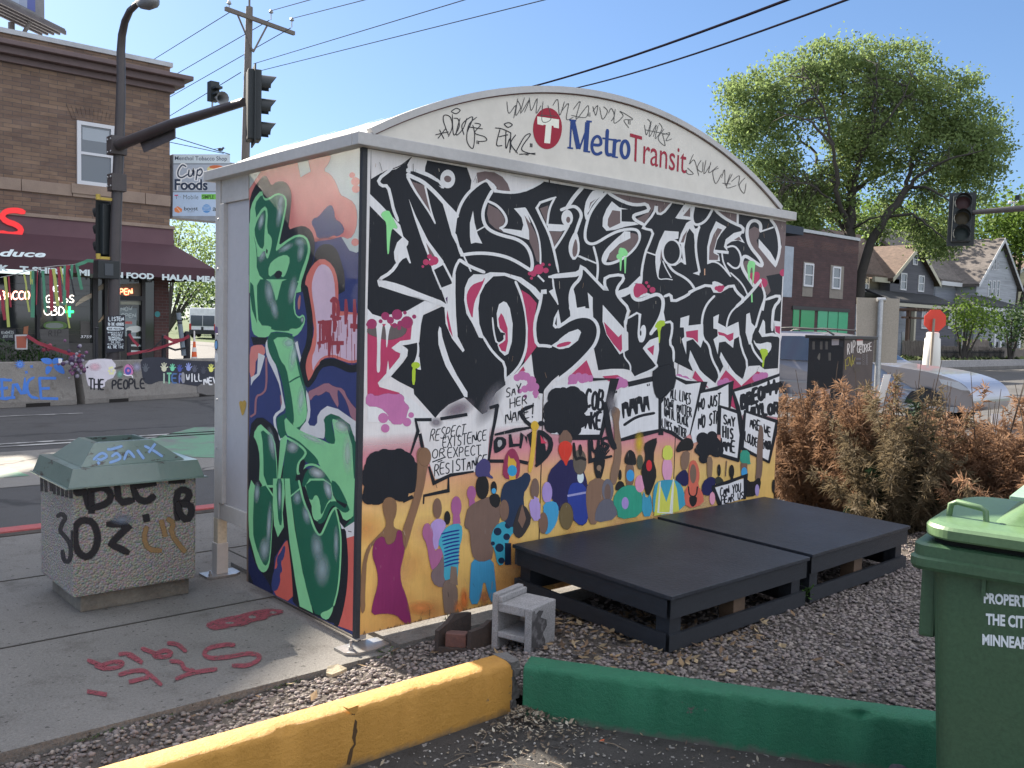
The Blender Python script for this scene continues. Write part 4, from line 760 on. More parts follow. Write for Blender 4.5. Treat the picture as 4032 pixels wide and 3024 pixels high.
# figures to the next board
for c, rx, ry, col in (((855,270),45,105,BRN),((1055,250),52,105,pc(150,88,140)),((960,370),30,70,DKB),((1215,110),45,75,pc(150,88,140))): p.ell(VG, c, rx, ry, col, 5)
Q_(VG, [(1190,170),(1240,160),(1260,230),(1190,250)], pc(150,88,140)); Q_(VG, [(1020,340),(1090,340),(1100,430),(1020,440)], pc(150,88,140))
Q_(VG, [(820,400),(870,375),(940,410),(940,480),(880,560),(860,700),(820,700),(790,560),(780,450)], pc(158,136,198), 1, 5)
Q_(VG, [(730,430),(770,430),(810,520),(800,620),(830,730),(870,690),(915,720),(900,820),(850,920),(800,930),(770,800),(745,640),(700,560),(705,480)], pc(150,92,138), 1, 5)
Q_(VG, [(870,870),(920,760),(960,900),(960,1100),(840,1090),(790,1000),(800,930)], pc(110,96,104), 1, 8)
Q_(VG, [(920,500),(1000,440),(1110,430),(1120,560),(1080,700),(1075,900),(1060,1060),(1000,1000),(925,1050),(930,800),(900,690),(860,640)], pc(66,150,182), 1, 4)
for i in range(10): S_(VG, [(900+i*5 if i < 4 else 930,540+i*38),(1000,515+i*38),(1085,500+i*38)], 17, pc(30,50,128), 1)
Q_(VG, [(910,1090),(960,1010),(1060,1080),(1070,1230),(1040,1390),(940,1400),(920,1250)], pc(112,96,92), 1, 10); Q_(VG, [(1000,880),(1055,890),(1070,1080),(985,1060)], pc(118,102,96), 0, 4)
Q_(VG, [(1400,145),(1480,170),(1520,230),(1510,420),(1440,560),(1440,780),(1400,830),(1320,845),(1240,800),(1210,700),(1200,500),(1140,470),(1150,380),(1180,260),(1290,190)], pc(108,88,84), 1, 5)
p.ell(VE, (1465,1230), 75, 140, DKB, 4); Q_(VE, [(1380,1000),(1430,930),(1480,890),(1550,930),(1565,1010),(1545,1080),(1590,1110),(1590,1140),(1500,1100),(1390,1120)], pc(66,62,112), 1)
Q_(VG, [(1220,800),(1320,845),(1440,800),(1460,1000),(1480,1260),(1420,1270),(1345,980),(1300,1270),(1195,1280),(1205,1000)], pc(60,132,178), 1, 8); p.glow(VG, (1140,1230), 60, 150, pc(200,110,60)); p.glow(VG, (1350,1210), 60, 90, pc(170,110,80)); p.glow(VG, (680,1320), 160, 90, pc(206,130,80)); p.glow(VG, (1080,1330), 60, 110, pc(200,120,70))
Q_(VG, [(1500,420),(1640,400),(1695,490),(1620,560),(1600,640),(1560,860),(1490,870),(1460,700),(1420,640),(1430,520)], pc(52,140,170), 1, 4)
p.blobs(VG, [(1490,515,42),(1600,450,34),(1585,570,36),(1510,685,46),(1440,640,22),(1530,820,34),(1635,360,28)], pc(24,40,66)); S_(VG, [(1600,650),(1600,850)], 60, pc(24,36,58), 0, 6)
Q_(VE, [(1760,1160),(1900,1130),(1970,1050),(2035,1110),(1990,1240),(1940,1300),(1950,1500),(1900,1680),(1740,1700),(1670,1400),(1700,1220)], pc(36,50,78), 1, 4); p.ell(VG, (1560,290), 48, 110, BRN, 4)
Q_(VG, [(1740,220),(1810,280),(1850,400),(1760,560),(1700,590),(1640,500),(1700,300)], pc(50,46,50), 1, 5); Q_(VG, [(1750,225),(1790,380),(1750,480),(1705,400)], BRN)
p.ell(VE, (1598,1240), 36, 78, DKB); p.ell(VE, (1598,1275), 26, 32, pc(70,150,205)); Q_(VE, [(1540,1330),(1640,1300),(1680,1380),(1640,1480),(1560,1440)], DKB, 1, 4)
Q_(VE, [(1800,780),(1850,800),(1900,920),(1900,1080),(1860,1140),(1700,1130),(1710,950),(1750,830)], pc(138,52,86), 1, 4); Q_(VE, [(1770,860),(1790,900),(1830,900),(1860,950),(1850,1140),(1780,1150),(1760,960)], pc(196,158,66)); p.ell(VE, (1812,1040), 55, 65, pc(50,142,194))
Q_(VE, [(2050,480),(2100,500),(2090,620),(2080,800),(2040,1060),(1990,1060),(2030,800),(2045,600)], pc(202,164,70), 1, 3); p.ell(VE, (2075,520), 45, 55, pc(196,160,60), 4)
p.ell(VG, (1880,80), 45, 90, BRN, 4); Q_(VG, [(1810,180),(1940,165),(1940,400),(1850,400)], pc(156,136,196), 1)
p.ell(VE, (2078,1245), 45, 115, pc(108,88,84), 4)
Q_(VE, [(2110,560),(2160,620),(2212,800),(2180,900),(2110,930),(2080,980),(2095,700)], BK, 1)
# second board: big afro, red scarf, navy coat
p.blobs(VF, [(260,370,160),(160,350,80),(200,250,85),(330,230,80),(390,320,75),(380,440,75),(160,480,75),(130,400,55),(270,510,80),(350,520,55),(250,200,40),(390,240,50)], BK)
p.ell(VF, (62,470), 28, 22, BK); S_(VF, [(40,540),(90,560),(150,620),(130,720),(20,830)], 40, BK, 1); Q_(VF, [(55,570),(80,610),(110,640),(60,640)], pc(190,60,90))
Q_(VF, [(210,590),(265,510),(330,580),(320,650),(220,650)], BRN, 1); Q_(VF, [(215,640),(270,612),(325,645),(325,720),(290,790),(270,860),(235,770),(205,710)], pc(196,58,48), 1)
Q_(VF, [(240,770),(275,850),(300,770),(370,800),(440,900),(470,1090),(460,1310),(400,1350),(340,1290),(250,1260),(170,1150),(110,1000),(130,880),(200,810)], pc(40,38,82), 1, 3)
Q_(VF, [(300,1010),(340,970),(440,990),(460,1120),(465,1300),(400,1345),(335,1290),(330,1180),(280,1140)], pc(44,60,142), 1, 3); S_(VF, [(290,1088),(440,1060)], 18, pc(140,140,190), 0)
p.ell(VF, (397,930), 28, 50, pc(190,205,225)); p.ell(VF, (390,800), 55, 105, pc(92,84,80), 6)
p.ell(VF, (112,1060), 42, 90, pc(152,132,196), 3); Q_(VF, [(80,1150),(180,1130),(215,1200),(190,1330),(120,1420),(80,1400),(85,1250)], pc(62,142,192), 1, 4); p.ell(VF, (80,1320), 38, 90, BRN, 3); Q_(VF, [(0,1090),(40,1110),(55,1280),(0,1300)], pc(156,136,196))
p.ell(VF, (275,1260), 55, 110, pc(100,86,62), 10)
Q_(VF, [(510,760),(555,700),(610,770),(600,850),(575,940),(550,970),(525,920),(510,840)], DKB, 1); p.ell(VF, (555,850), 20, 25, pc(130,108,96))
for a in range(9): S_(VF, [(530+a*8,760),(515+a*16,640+abs(a-4)*14)], 12, BK, 0)
Q_(VF, [(460,975),(545,930),(620,970),(640,1100),(540,1330),(470,1330),(440,1100)], pc(122,96,84), 1, 4)
p.ell(VF, (630,1040), 48, 95, pc(100,100,116), 4); p.ell(VF, (628,1060), 28, 75, pc(104,86,84)); Q_(VF, [(570,1130),(640,1110),(690,1150),(715,1280),(520,1320),(525,1220)], pc(92,92,108), 1, 4)
Q_(VF, [(670,320),(735,350),(730,420),(720,470),(745,640),(745,760),(720,900),(690,1010),(650,950),(655,880),(690,760),(690,560),(680,440),(662,380)], pc(124,100,88), 1, 4); p.glow(VF, (660,300), 60, 120, pc(110,108,120)) 
S_(VF, [(605,300),(650,600),(690,680)], 50, BK, 1); S_(VF, [(470,620),(480,790),(660,750)], 34, BK, 0); p.text(VF, 'US', (490,710), (640,690), 110, 26, BK)
p.ell(VF, (395,700), 17, 52, DKB); S_(VF, [(340,640),(350,780),(400,760),(440,780)], 26, DKB, 1)
p.ell(VF, (735,910), 14, 45, DKB); Q_(VF, [(720,960),(760,965),(780,1020),(700,1050),(692,1010)], DKB, 1)
Q_(VF, [(790,810),(850,810),(860,940),(830,1030),(790,1010),(780,900)], BRN, 1); Q_(VF, [(770,780),(790,720),(820,690),(860,720),(875,790),(870,830),(780,820)], DKB, 1); p.ell(VF, (822,915), 34, 50, pc(56,138,200))
Q_(VF, [(770,1000),(870,1000),(930,1090),(920,1260),(720,1290),(710,1200),(675,1150),(690,1070)], pc(48,140,122), 1, 4); p.ell(VF, (778,1150), 30, 52, pc(150,130,196))
p.ell(VF, (905,800), 22, 60, pc(76,80,70), 8); p.glow(VF, (900,640), 50, 120, pc(212,172,60)); p.ell(VF, (905,985), 40, 72, pc(206,140,176), 4)
Q_(VF, [(935,650),(1000,610),(1060,590),(1010,760),(1050,900),(1020,1000),(970,1110),(930,960),(915,860),(960,760)], DKB, 1, 5); p.ell(VF, (982,830), 24, 48, pc(190,50,60))
Q_(VF, [(930,1030),(960,1120),(1000,1060),(1010,1260),(920,1265)], pc(60,140,176), 1, 3)
p.ell(VF, (1138,860), 42, 105, pc(206,146,184), 3); Q_(VF, [(1105,660),(1180,660),(1185,780),(1095,780)], pc(190,196,92), 1, 3)
Q_(VF, [(1040,970),(1130,950),(1230,960),(1280,1040),(1300,1200),(1020,1270),(1015,1080)], pc(60,142,176), 1, 3); Q_(VF, [(1065,960),(1130,1140),(1190,940),(1220,1030),(1240,1220),(1025,1260),(1040,1100)], pc(188,190,88)); S_(VF, [(1078,970),(1060,1230),(1170,1235),(1190,950)], 17, pc(200,202,206), 0)
Q_(VF, [(1200,940),(1260,870),(1310,870),(1320,980),(1290,1010),(1240,980)], pc(36,36,80), 1, 3); Q_(VF, [(1255,720),(1330,700),(1325,800),(1300,870),(1255,860)], pc(122,98,88), 1, 3); Q_(VF, [(1210,690),(1260,610),(1330,590),(1365,640),(1350,700),(1270,700),(1225,720)], DKB, 1, 4)
Q_(VF, [(1330,800),(1370,780),(1400,830),(1415,920),(1395,1000),(1440,1060),(1450,1160),(1300,1200),(1280,1060),(1325,990),(1320,900)], pc(190,96,84), 1, 4); p.ell(VF, (1358,900), 28, 82, pc(112,92,84)); S_(VF, [(1318,1010),(1325,1090),(1385,1095),(1395,1010)], 12, DKB); Q_(VF, [(1325,1085),(1392,1090),(1390,1150),(1355,1190),(1325,1150)], DKB, 1)
p.blobs(VF, [(1500,650,90),(1450,690,70),(1560,700,60),(1520,580,45),(1440,600,55),(1450,770,42),(1400,700,30)], BK); Q_(VF, [(1480,750),(1525,760),(1520,900),(1510,940),(1480,930),(1478,830)], pc(124,102,88), 1, 3); Q_(VF, [(1440,970),(1510,920),(1560,950),(1520,1050),(1500,1090),(1430,1070)], pc(36,36,80), 1, 4)
p.ell(VF, (1580,870), 15, 52, DKB); Q_(VF, [(1545,940),(1580,920),(1620,960),(1610,1000),(1555,1000)], pc(50,54,52), 1, 4); p.ell(VF, (1688,880), 22, 58, DKB); S_(VF, [(1645,790),(1635,920)], 9, pc(110,90,80)); S_(VF, [(1690,900),(1690,970)], 22, DKB)
Q_(VF, [(1760,700),(1840,700),(1845,800),(1855,820),(1760,820)], pc(52,138,124), 1); Q_(VF, [(1765,810),(1820,810),(1825,930),(1770,920)], BRN); p.ell(VF, (1795,890), 26, 46, pc(60,140,200))
Q_(VF, [(1930,470),(1960,520),(1950,720),(1950,880),(1920,1000),(1890,950),(1900,860),(1905,700),(1915,560)], pc(106,88,84), 1, 3)
Q_(VF, [(1800,930),(1860,980),(1930,920),(1940,1000),(1900,1090),(1790,1100)], DKB, 1); p.ell(VF, (1905,1040), 18, 50, pc(150,136,190))
placard(VF, [(1540,1020),(1790,940),(1790,1110),(1590,1170)], [[(1525,1010),(1660,970),(1808,915),(1800,1110)],[(1530,1020),(1590,1170)]], 28, PL); p.text(VF, 'CAN YOU', (1590,1100), (1765,1050), 75, 10, BK); p.text(VF, 'HEAR US', (1600,1160), (1790,1110), 60, 10, BK); p.ell(VF, (1522,1110), 24, 55, pc(204,140,170))
Q_(VF, [(2035,950),(2062,950),(2058,1090),(2030,1040)], DKB, 1)
# scuffs, staples and splinters at the edges of the boards
rr = random.Random(4)
for _ in range(130):
    x = rr.uniform(.03, W_-.03); z = rr.choice((rr.uniform(.06,.2), rr.uniform(.06,H_-.02), rr.uniform(H_-.12,H_-.01))); L = rr.uniform(.01,.05); a = rr.uniform(-.5,.5)+math.pi/2; o = p.up()
    dx, dz = math.cos(a)*L, math.sin(a)*L; wq = rr.uniform(.0006,.0016); c = rr.choice((pc(60,48,44), pc(190,180,175), pc(40,40,44), pc(150,120,100)))
    if x+dx > W_-.01 or z+dz > H_-.003: continue
    p.raw([Vector((x-wq,0,z))+o, Vector((x+wq,0,z))+o, Vector((x+dx+wq,0,z+dz))+o, Vector((x+dx-wq,0,z+dz))+o], [[0,1,2,3]], [c]*4)
for _ in range(60):   # chipped bottom edge
    x = rr.uniform(.02, 1.2); wq = rr.uniform(.004,.02); o = p.up(); p.raw([Vector((x,0,.0525))+o, Vector((x+wq,0,.0525))+o, Vector((x+wq*.6,0,.06+rr.uniform(0,.02)))+o], [[0,1,2]], [pc(120,95,70)]*3)
p.build('mural', [M['paint'], M['spray']], front)
# ------------------------------------------------------------------ mural on the side board
WP, WQ, WR = View(780,480,.36166), View(960,1100,.48216), View(780,1900,.3978)
SAL, LG, NV, G1, G2, WT, LIL, RUST = pc(208,124,124), pc(178,188,196), pc(50,60,114), pc(130,196,150), pc(32,94,76), pc(206,214,230), pc(204,178,206), pc(150,62,76)
p = Paint((-.012,0,0), (-1,0,0), (0,-1,0)); p.clip = [((0,.018,0),(0,-1,0)), ((0,DS,0),(0,1,0)), ((0,0,H_),(0,0,1)), ((0,0,.0505),(0,0,-1))]
Q_, S_ = p.poly, p.stroke
Q_(PX, [(985,690),(1434,560),(1400,2505),(980,2292)], NV)
Q_(WP, [(540,560),(1830,220),(1830,1360),(1720,1430),(1600,1380),(1500,1250),(1250,1160),(900,1300),(700,1400),(540,1400)], LG)
Q_(WP, [(545,545),(1200,400),(1450,350),(1430,440),(1360,530),(1440,570),(1500,660),(1550,800),(1600,820),(1700,880),(1735,1000),(1720,1180),(1650,1280),(1560,1240),(1400,1300),(1150,1300),(900,1400),(545,1400)], SAL, 1, 6)
Q_(WP, [(1085,430),(1195,405),(1225,540),(1120,600)], LG, 0, 6); p.blobs(WP, [(1680,580,32),(1715,650,48),(1720,730,44),(1712,1310,42)], SAL)
Q_(WP, [(1400,930),(1450,900),(1480,960),(1490,1060),(1560,1100),(1600,1190),(1520,1250),(1480,1230),(1400,1270),(1300,1270),(1280,1180),(1235,1100),(1260,1050),(1310,1040)], NV, 1, 5); p.glow(WP, (1400,1290), 180, 50, pc(180,110,120))
Q_(WP, [(1300,1300),(1450,1280),(1560,1250),(1650,1400),(1740,1430),(1830,1350),(1830,1700),(1200,1700)], NV)
# black shadow and the green upper letters
Q_(WP, [(555,900),(600,730),(700,600),(740,585),(770,640),(800,700),(860,650),(950,650),(1000,720),(1020,820),(1000,1000),(980,1180),(1060,1150),(1150,1130),(1230,1180),(1270,1280),(1270,1420),(1240,1560),(1200,1659),(1130,1900),(545,1900)], BK, 1, 5)
Q_(WP, [(1210,1659),(1260,1520),(1280,1400),(1350,1330),(1450,1330),(1520,1400),(1560,1520),(1600,1659),(1600,1900),(1180,1900)], BK, 1)
Q_(WQ, [(500,0),(560,-120),(640,-180),(730,-120),(770,0),(775,120),(770,260),(850,262),(985,290),(985,660),(880,690),(790,660),(720,632),(640,650),(590,740),(560,830),(525,840),(500,770),(490,680),(540,560),(580,430),(560,300),(510,100)], pc(204,112,108), 1)
Q_(WQ, [(560,0),(600,-100),(650,-130),(710,-90),(740,0),(750,140),(745,290),(800,300),(860,282),(972,300),(972,640),(880,670),(800,640),(730,610),(640,630),(585,700),(565,760),(555,640),(590,560),(600,420),(580,250),(555,100)], LIL, 1)
for cx, y0, y1 in ((735,150,330),(770,190,330),(835,170,360),(905,170,420),(650,340,520),(700,400,620),(745,320,420),(770,520,600)): S_(WQ, [(cx,y0),(cx+3,(y0+y1)/2),(cx-2,y1)], 34, RUST, 0)
S_(WQ, [(715,180),(740,150),(770,190)], 30, RUST); S_(WQ, [(715,300),(790,320)], 28, RUST); S_(WQ, [(880,380),(970,390)], 40, RUST); S_(WQ, [(615,350),(690,350),(690,500),(610,520)], 40, RUST, 0); S_(WQ, [(700,520),(810,520)], 34, RUST)
rr = random.Random(9)
for _ in range(34): x = rr.choice((rr.uniform(610,700),rr.uniform(700,810),rr.uniform(830,970))); y = rr.uniform(330,540); S_(WQ, [(x,y),(x+1,y+rr.uniform(60,210))], rr.uniform(3,7), RUST, 0)
S_(WQ, [(640,700),(600,740),(570,810),(520,870)], 40, BK); S_(WQ, [(640,690),(720,670),(800,700),(880,740),(985,700)], 62, BK); S_(WQ, [(500,60),(525,200),(545,330),(540,520),(490,640),(480,740),(510,850)], 48, BK)
Q_(WQ, [(520,920),(590,890),(680,840),(740,880),(815,890),(850,980),(960,1110),(960,1180),(880,1140),(850,1010),(790,910),(760,900),(780,1060),(740,1000),(690,900),(620,950),(580,940),(540,1000)], pc(150,106,126), 1, 4)
# upper letter body
Q_(WP, [(560,1800),(562,1000),(600,850),(700,730),(715,830),(770,830),(860,770),(940,790),(975,860),(950,1020),(900,1250),(880,1350),(960,1290),(1080,1220),(1180,1240),(1225,1340),(1220,1450),(1160,1640),(1120,1760),(1125,1880),(560,1880)], G1, 1)
Q_(WP, [(615,900),(700,780),(720,860),(780,850),(860,790),(930,810),(955,880),(930,1020),(870,1300),(840,1420),(900,1370),(1000,1290),(1090,1245),(1170,1265),(1200,1350),(1190,1450),(1120,1640),(1090,1760),(760,1760),(640,1640),(640,1400),(600,1200),(640,1050)], G2, 1)
for c, rx, ry, rt in (((900,870),40,120,.2),((890,1000),40,170,.15),((690,1040),36,130,.25),((660,1150),30,120,.1),((1110,1310),70,60,.4),((1120,1420),46,120,.15),((700,1450),50,90,.3),((960,1370),110,40,-.5)): p.glow(WP, c, rx, ry, pc(168,186,198), rt, 20, .8)
Q_(WP, [(610,1080),(720,905),(765,960),(750,1200),(800,1250),(810,1320),(770,1480),(745,1490),(730,1380),(650,1500),(640,1360),(600,1200),(560,1300),(560,1050)], G1, 1)
Q_(WP, [(640,1080),(715,960),(745,970),(725,1200),(720,1390),(660,1360),(610,1200)], G2, 1); p.glow(WP, (690,1080), 36, 110, pc(168,186,198), .2); Q_(WP, [(745,1380),(762,1400),(755,1440),(742,1420)], BK)
Q_(WP, [(770,1560),(850,1480),(960,1440),(1010,1490),(960,1659),(920,1700),(900,1650),(850,1640),(770,1700)], G1, 1); Q_(WP, [(820,1670),(870,1610),(930,1640),(880,1720)], BK, 1)
# lower part of that letter (middle view)
Q_(WQ, [(50,0),(470,0),(420,130),(420,270),(450,310),(490,280),(508,340),(460,440),(400,475),(400,440),(228,420),(205,475),(95,470),(60,390)], G1, 1)
Q_(WQ, [(110,0),(210,0),(250,110),(268,195),(300,60),(320,0),(460,0),(410,130),(408,270),(450,325),(490,300),(495,345),(450,405),(380,400),(370,425),(225,415),(225,380),(125,375),(110,200)], G2, 1)
for c, rx, ry, rt in (((210,110),44,130,-.1),((250,240),36,100,-.2),((400,90),40,130,.15),((480,330),20,34,0)): p.glow(WQ, c, rx, ry, pc(170,186,200), rt, 20, .8)
Q_(WQ, [(55,20),(80,50),(95,200),(110,360),(70,250),(52,120)], G2); Q_(WQ, [(440,170),(468,110),(462,240),(445,250)], pc(170,110,110), 1)
Q_(WQ, [(60,470),(195,475),(185,530),(80,535)], BK); Q_(WQ, [(50,560),(90,535),(170,535),(180,620),(100,640),(95,780),(50,820)], SAL, 1); Q_(WQ, [(120,600),(175,625),(150,720),(130,780),(80,830),(60,870),(60,800),(110,770)], WT)
for pt in ([(185,640),(190,890),(150,940),(100,950),(95,1100)],[(60,1120),(90,1100)],[(305,950),(315,1050)]): S_(WQ, pt, 16, pc(150,104,120))
# white halo and the leg between the letters
Q_(WQ, [(175,530),(200,480),(230,600),(290,780),(330,1000),(345,1060),(270,1110),(260,1160),(290,1290),(320,1290),(300,1320),(280,1300),(245,1190),(242,1105),(320,1050),(300,880),(250,760),(190,640)], WT, 1)
Q_(WQ, [(205,460),(230,430),(405,440),(425,560),(470,760),(520,930),(535,1100),(515,1160),(450,1240),(400,1200),(340,1120),(345,1050),(330,900),(290,740),(215,620),(190,520)], G2, 1)
Q_(WQ, [(235,475),(395,470),(410,560),(455,780),(500,930),(520,1080),(510,1150),(440,1220),(400,1190),(415,1150),(400,1000),(375,860),(350,720),(300,660),(270,560)], G1, 1); S_(WQ, [(375,840),(420,810),(465,790)], 12, G2)
for c, rx, ry, rt in (((370,520),60,50,0),((410,620),40,150,.2),((470,980),36,140,.1)): p.glow(WQ, c, rx, ry, pc(186,206,216), rt, 20, .7)
Q_(WQ, [(420,520),(440,505),(470,640),(460,680)], WT); Q_(WQ, [(505,890),(535,950),(550,1100),(520,1190),(600,1200),(605,1090),(710,1015),(960,1190),(985,1190),(980,1700),(930,1700),(915,1300),(880,1240),(735,1090),(660,1140),(668,1270),(650,1310),(470,1245),(450,1235),(530,1130)], WT, 1)
# big lower letters
Q_(WQ, [(45,1200),(130,1110),(250,1200),(290,1280),(300,1500),(270,1700),(45,1700)], BK, 1, 5)
Q_(WR, [(500,-200),(760,-200),(900,-150),(1600,-100),(1600,280),(1450,560),(1470,1000),(1400,1400),(1300,1380),(1000,1240),(940,1180),(900,700),(870,560),(760,740),(740,1100),(500,980)], BK)
Q_(WR, [(880,560),(895,600),(930,900),(945,1200),(720,1090),(760,860),(780,720)], pc(190,92,86), 1); Q_(WR, [(850,620),(870,640),(850,760),(820,780),(840,880),(810,900),(820,980),(780,1080),(720,1060),(750,860),(790,840),(780,740),(820,690)], NV, 1)
Q_(WR, [(500,560),(560,800),(640,900),(740,1060),(720,1090),(500,985)], pc(28,36,78), 1)
Q_(WQ, [(270,1130),(345,1090),(335,1160),(350,1280),(300,1300),(275,1220)], G2); Q_(WQ, [(330,1110),(400,1190),(470,1240),(640,1310),(720,1350),(750,1300),(720,1140),(735,1120),(880,1240),(900,1500),(920,1700),(700,1700),(620,1500),(520,1390),(400,1290),(345,1270)], G1, 1)
Q_(WQ, [(650,1130),(735,1085),(915,1220),(915,1659),(930,1700),(905,1700),(880,1240),(735,1125),(715,1180),(752,1300),(740,1355),(660,1310),(668,1200)], G2, 1); Q_(WQ, [(350,1270),(440,1310),(520,1380),(600,1460),(620,1510),(520,1510),(440,1400)], G2, 1)
p.glow(WQ, (800,1200), 90, 60, pc(196,216,222), .6, 20, .8); p.glow(WQ, (850,1420), 46, 190, pc(196,216,222), 0, 20, .6); p.glow(WQ, (560,1300), 130, 30, pc(196,216,222), .4, 20, .7)
Q_(WQ, [(75,1270),(132,1175),(170,1210),(255,1290),(275,1500),(280,1700),(125,1700),(135,1450),(110,1330)], G1, 1); Q_(WQ, [(135,1210),(240,1300),(265,1450),(275,1680),(165,1680),(160,1350)], G2, 1); p.glow(WQ, (230,1340), 34, 150, pc(170,184,198), -.15, 20, .8)
Q_(WQ, [(300,1310),(345,1270),(360,1290),(290,1700),(275,1700)], G1); Q_(WQ, [(355,1300),(420,1330),(515,1400),(500,1450),(440,1490),(430,1620),(400,1700),(310,1700),(330,1500)], G2, 1); S_(WQ, [(355,1295),(440,1340),(515,1405),(495,1450),(445,1500),(440,1600),(470,1560),(520,1510),(600,1515),(680,1590),(740,1690)], 18, G1); p.glow(WQ, (400,1370), 60, 60, pc(176,186,200), .5, 20, .9)
Q_(WQ, [(455,1500),(490,1460),(510,1500),(470,1600),(450,1570)], BK, 1); Q_(WQ, [(480,1660),(510,1560),(580,1520),(650,1560),(720,1659),(720,1700),(480,1700)], G2, 1); p.glow(WQ, (600,1580), 80, 50, pc(196,206,216), .4, 20, .9)
# bottom view: long drops
Q_(WR, [(505,-60),(600,80),(660,0),(745,130),(740,400),(720,760),(690,870),(640,895),(590,840),(540,650),(500,500)], G1, 1)
Q_(WR, [(560,0),(600,50),(700,20),(745,140),(735,400),(712,740),(680,830),(640,800),(570,620),(542,480)], G2, 1); S_(WR, [(660,0),(745,130)], 14, G1)
for c, rx, ry in (((585,100),34,120),((705,420),28,260),((660,660),60,140)): p.glow(WR, c, rx, ry, pc(168,184,200), .05, 20, .85)
Q_(WR, [(745,-40),(850,-40),(862,110),(840,300),(852,440),(792,540),(755,420),(742,200)], G1); Q_(WR, [(775,-40),(840,-40),(830,180),(835,430),(800,410),(785,200)], G2, 1); p.glow(WR, (810,120), 22, 180, pc(168,184,200), 0)
Q_(WR, [(860,-40),(910,-40),(925,180),(960,460),(1040,900),(1110,1150),(1140,1290),(1010,1225),(970,1000),(910,600),(870,200)], G1)
Q_(WR, [(915,-20),(1015,-20),(1050,180),(1120,340),(1180,480),(1215,540),(1260,430),(1320,290),(1370,250),(1390,380),(1415,520),(1410,800),(1390,1050),(1340,1230),(1290,1345),(1225,1320),(1140,1290),(1050,950),(980,560),(930,200)], G2, 1)
S_(WR, [(1365,260),(1400,400),(1418,560),(1412,800),(1392,1050),(1345,1220)], 16, G1); S_(WR, [(1000,-20),(1050,200),(1110,320),(1150,450),(1210,540),(1260,440),(1330,270),(1380,240),(1430,280),(1490,300),(1540,230)], 20, G1); S_(WR, [(920,135),(1010,60)], 14, G1)
Q_(WR, [(1215,1290),(1300,1260),(1345,1215),(1330,1290),(1285,1365),(1220,1335)], G1, 1)
for c, rx, ry, rt in (((1075,320),46,110,-.2),((1180,640),70,170,-.1),((1230,860),90,190,0),((985,150),50,80,0),((1370,600),30,200,0)): p.glow(WR, c, rx, ry, pc(164,182,198), rt, 20, .75)
Q_(WR, [(1040,-40),(1310,-40),(1350,180),(1480,280),(1500,180),(1560,260),(1540,340),(1450,390),(1400,260),(1330,170),(1270,230),(1230,370),(1200,390),(1130,250)], G1, 1); Q_(WR, [(1060,-20),(1310,-20),(1335,160),(1290,180),(1240,300),(1215,320),(1215,200),(1160,130),(1130,180),(1090,150)], G2, 1); p.glow(WR, (1290,70), 46, 120, pc(176,190,206), -.25)
p.ell(WR, (1170,250), 42, 125, G1); Q_(WR, [(1170,380),(1230,390),(1225,340)], G1); S_(WR, [(1200,390),(1245,370),(1290,240),(1350,195),(1400,240),(1470,290),(1510,200)], 44, G2)
Q_(WR, [(1310,-40),(1560,-40),(1570,300),(1535,345),(1480,210),(1400,60)], G1); Q_(WR, [(1310,-30),(1380,0),(1450,130),(1490,220),(1440,200),(1350,160)], G2, 1); Q_(WR, [(1555,-40),(1610,-40),(1595,330),(1540,410),(1450,440),(1500,380),(1540,330)], G2)
Q_(WR, [(1405,390),(1450,450),(1560,380),(1610,290),(1610,530),(1455,560)], WT); Q_(WR, [(1455,555),(1600,512),(1585,1490),(1380,1415),(1430,1200),(1465,900)], pc(196,96,92)); S_(WR, [(1440,470),(1465,700),(1460,1000),(1420,1250),(1370,1410)], 50, BK)
S_(WR, [(1562,200),(1560,1470)], 6, pc(206,160,156), 0); Q_(WR, [(1540,1420),(1590,1380),(1585,1500),(1535,1485)], pc(190,180,184))
S_(WR, [(1490,480),(1520,488)], 8, BK)
M['stucco'] = paint_mat('mural_paint_rough', False, .5, .5, False, .8, (30, 30, 30)); M['stucco_s'] = paint_mat('mural_spray_rough', True, .5, .5, False, .8, (30, 30, 30))
p.build('mural', [M['stucco'], M['stucco_s']], side)
# ------------------------------------------------------------------ lettering and pen tags on the arch sign
Z5 = View(1500,300,.76854)
p = Paint((0,-.0455,0), (0,-1,0), (1,0,0)); S_, Q_ = p.stroke, p.poly
RED, BLU, INK = rgb(158,28,52), rgb(28,62,128), rgb(28,28,36)
p.ell(Z5, (853,268), 74, 106, RED, n=40, rot=.04)
Q_(Z5, [(800,206),(912,222),(911,268),(884,262),(884,255),(874,253),(866,345),(836,342),(844,250),(833,248),(831,252),(801,246)], pc(214,210,202))
for pts, w_ in (([(965,225),(1000,228)],9),([(975,228),(968,370)],9),([(983,230),(1012,372)],24),([(1016,374),(1066,234)],9),([(1058,236),(1048,388)],24),([(955,366),(984,370)],9),([(1040,384),(1072,388)],9),([(1052,230),(1080,233)],9)): S_(Z5, pts, w_, BLU, 0, cap=False)
S_(Z5, [(1080,350),(1128,356),(1126,320),(1108,304),(1086,322),(1078,360),(1088,394),(1110,402),(1130,390)], 15, BLU)
S_(Z5, [(1160,275),(1154,380),(1160,404),(1180,402)], 18, BLU); S_(Z5, [(1136,318),(1188,326)], 9, BLU, 0)
S_(Z5, [(1198,326),(1192,412)], 18, BLU, 0); S_(Z5, [(1195,352),(1208,330),(1226,330)], 12, BLU); S_(Z5, [(1184,412),(1212,416)], 8, BLU, 0); S_(Z5, [(1188,326),(1204,328)], 8, BLU, 0)
S_(Z5, [(1250+20*math.cos(t), 375+44*math.sin(t)) for t in [i*.45 for i in range(15)]], 17, BLU)
